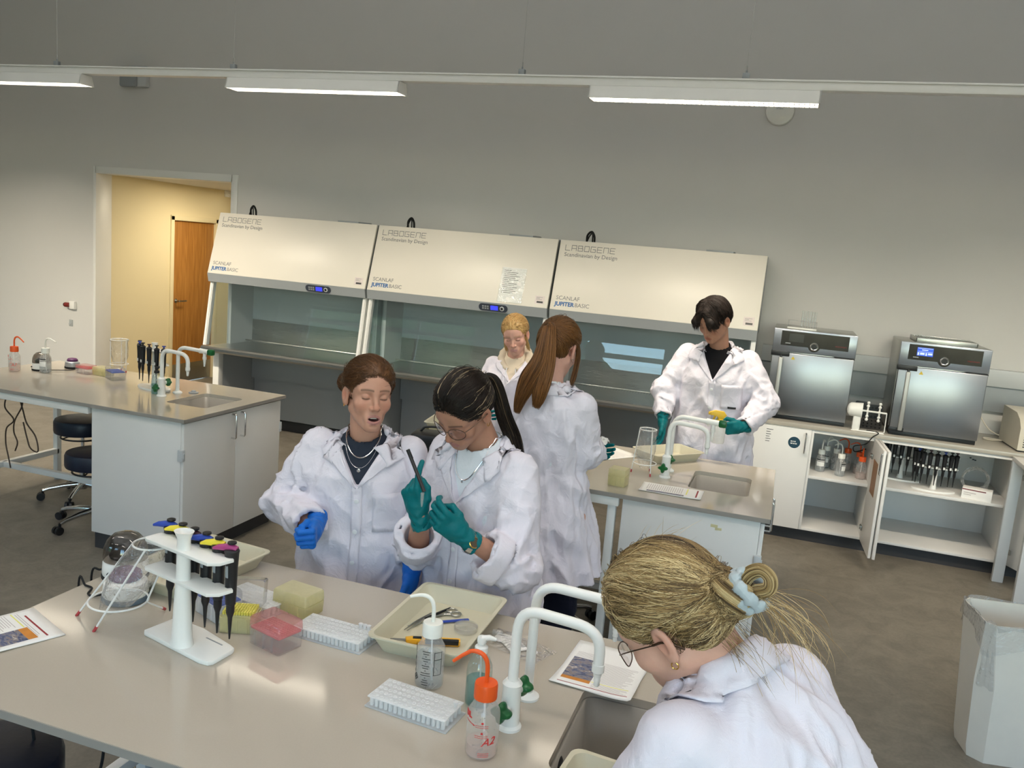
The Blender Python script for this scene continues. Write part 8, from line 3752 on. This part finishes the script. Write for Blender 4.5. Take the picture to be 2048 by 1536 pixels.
# scrunchie wound twice round the base
bc = TF + V3(0, -.040, -.004)
for k, (tl, rr_) in enumerate(((.35, .033), (-.30, .031))):
    ax2 = unit(V3(tl, -1, .15 - .3 * k))
    u1 = unit(np.cross(ax2, V3(0, 0, 1)))
    u2 = np.cross(ax2, u1)

    def scr(u, v, u1=u1, u2=u2, ax2=ax2, rr_=rr_):
        a, b = 2 * PI * u, 2 * PI * v
        w_ = .0090 * (1 + .22 * math.sin(a * 9) + .12 * math.sin(a * 17 + b))
        p = bc + (u1 * math.cos(a) + u2 * math.sin(a)) * (rr_ + w_ * .7 * math.cos(b)) + ax2 * w_ * math.sin(b) * 1.1
        q = to_w(F_, p[None])[0] - np.array(F_['loc'])
        return tuple(q)
    part('hair_tie', MB().grid(scr, 72, 14), cloth('pale_grey_satin' + str(k), srgb(176, 186, 190), .45, .05, .2, 60), F_['root'], 'pale grey fabric hair tie')
# loop of hair pulled half way through, and loose ends
lp = [TF + V3(0, -.030, .004), TF + V3(.006, -.055, .016), TF + V3(.004, -.078, .014), TF + V3(0, -.085, -.002), TF + V3(-.004, -.074, -.015), TF + V3(0, -.050, -.012), TF + V3(0, -.030, -.006)]
Pl, rs = bundle([to_w(F_, p[None])[0] for p in lp], 420, 22, [(.010, .010), (.012, .008), (.011, .007), (.011, .007), (.012, .008), (.010, .010)], 71, wav=.001)
make_strands('bun_loop', Pl, M_hairF, capF, .00045, np.clip(rs.beta(3, 2, len(Pl)), 0, 1), loc=F_['loc'], taper=False)
b0 = to_w(F_, (TF + V3(0, -.045, -.016))[None])[0]
n = 70
t = np.linspace(0, 1, 14)
dirs = np.stack([rs.normal(.075, .035, n), rs.normal(.02, .03, n), rs.normal(-.055, .035, n)], 1)
Pw = b0[None, None] + rs.normal(0, .010, (n, 1, 3)) + dirs[:, None] * t[None, :, None] + np.stack([.02 * np.sin(2.6 * t), 0 * t, -.045 * t ** 2], -1)[None] + (rs.normal(0, .012, (n, 1, 3)) * np.sin(3 * t)[None, :, None])
make_strands('loose_ends', Pw, M_hairF, capF, .00030, rs.uniform(.45, 1, n), loc=F_['loc'])
n = 46
S0 = np.stack([rs.uniform(-.05, .03, n), rs.uniform(-.095, -.07, n), rs.uniform(-.075, -.04, n)], 1)
Sw = to_w(F_, S0)
Pw = Sw[:, None] + (V3(.055, .0, -.075) + rs.normal(0, .018, (n, 3)))[:, None] * t[None, :, None] + np.stack([.012 * np.sin(3 * t), 0 * t, 0 * t], -1)[None]
make_strands('nape_hair', Pw, M_hairF, capF, .00030, rs.uniform(.2, .8, n), loc=F_['loc'])
n = 40
S0 = rs.normal(0, 1, (n, 3)) * np.array([.05, .05, .03]) + np.array([0, -.01, .10])
Sp = project(F_['capf0'], S0, .001, .05)
g = grad(F_['capf0'], Sp)
Pf = Sp[:, None] + (g * .010 + V3(0, -.05, .0) + rs.normal(0, .012, (n, 3)))[:, None] * t[None, :, None] - (g * .014)[:, None] * (t ** 2)[None, :, None]
make_strands('flyaways', to_w(F_, Pf.reshape(-1, 3)).reshape(Pf.shape), M_hairF, capF, .00025, rs.uniform(.6, 1, n), loc=F_['loc'])
spectacles(F_, wl=.027, hl=.019, rim=.0011, m=M_goldrim, square=True, temple_m=M_goldrim, zc=-.010, yc=.112)
ear_ring(F_, -1, .006, M_gold, -.048)
for W_, al, ac in ((wFL + V3(-.015, .01, 0), wFL - eFL, V3(.2, .3, .9)), (wFR + V3(-.015, .01, 0), wFR - eFR, V3(.2, -.3, .9))):
    build_hand('glove', W_, frame_hand(ac, unit(al) + V3(0, 0, -.25)), M_teal, F_['root'], F_['loc'], RELAX, TH_RELAX, cuff=.05, h=.004)
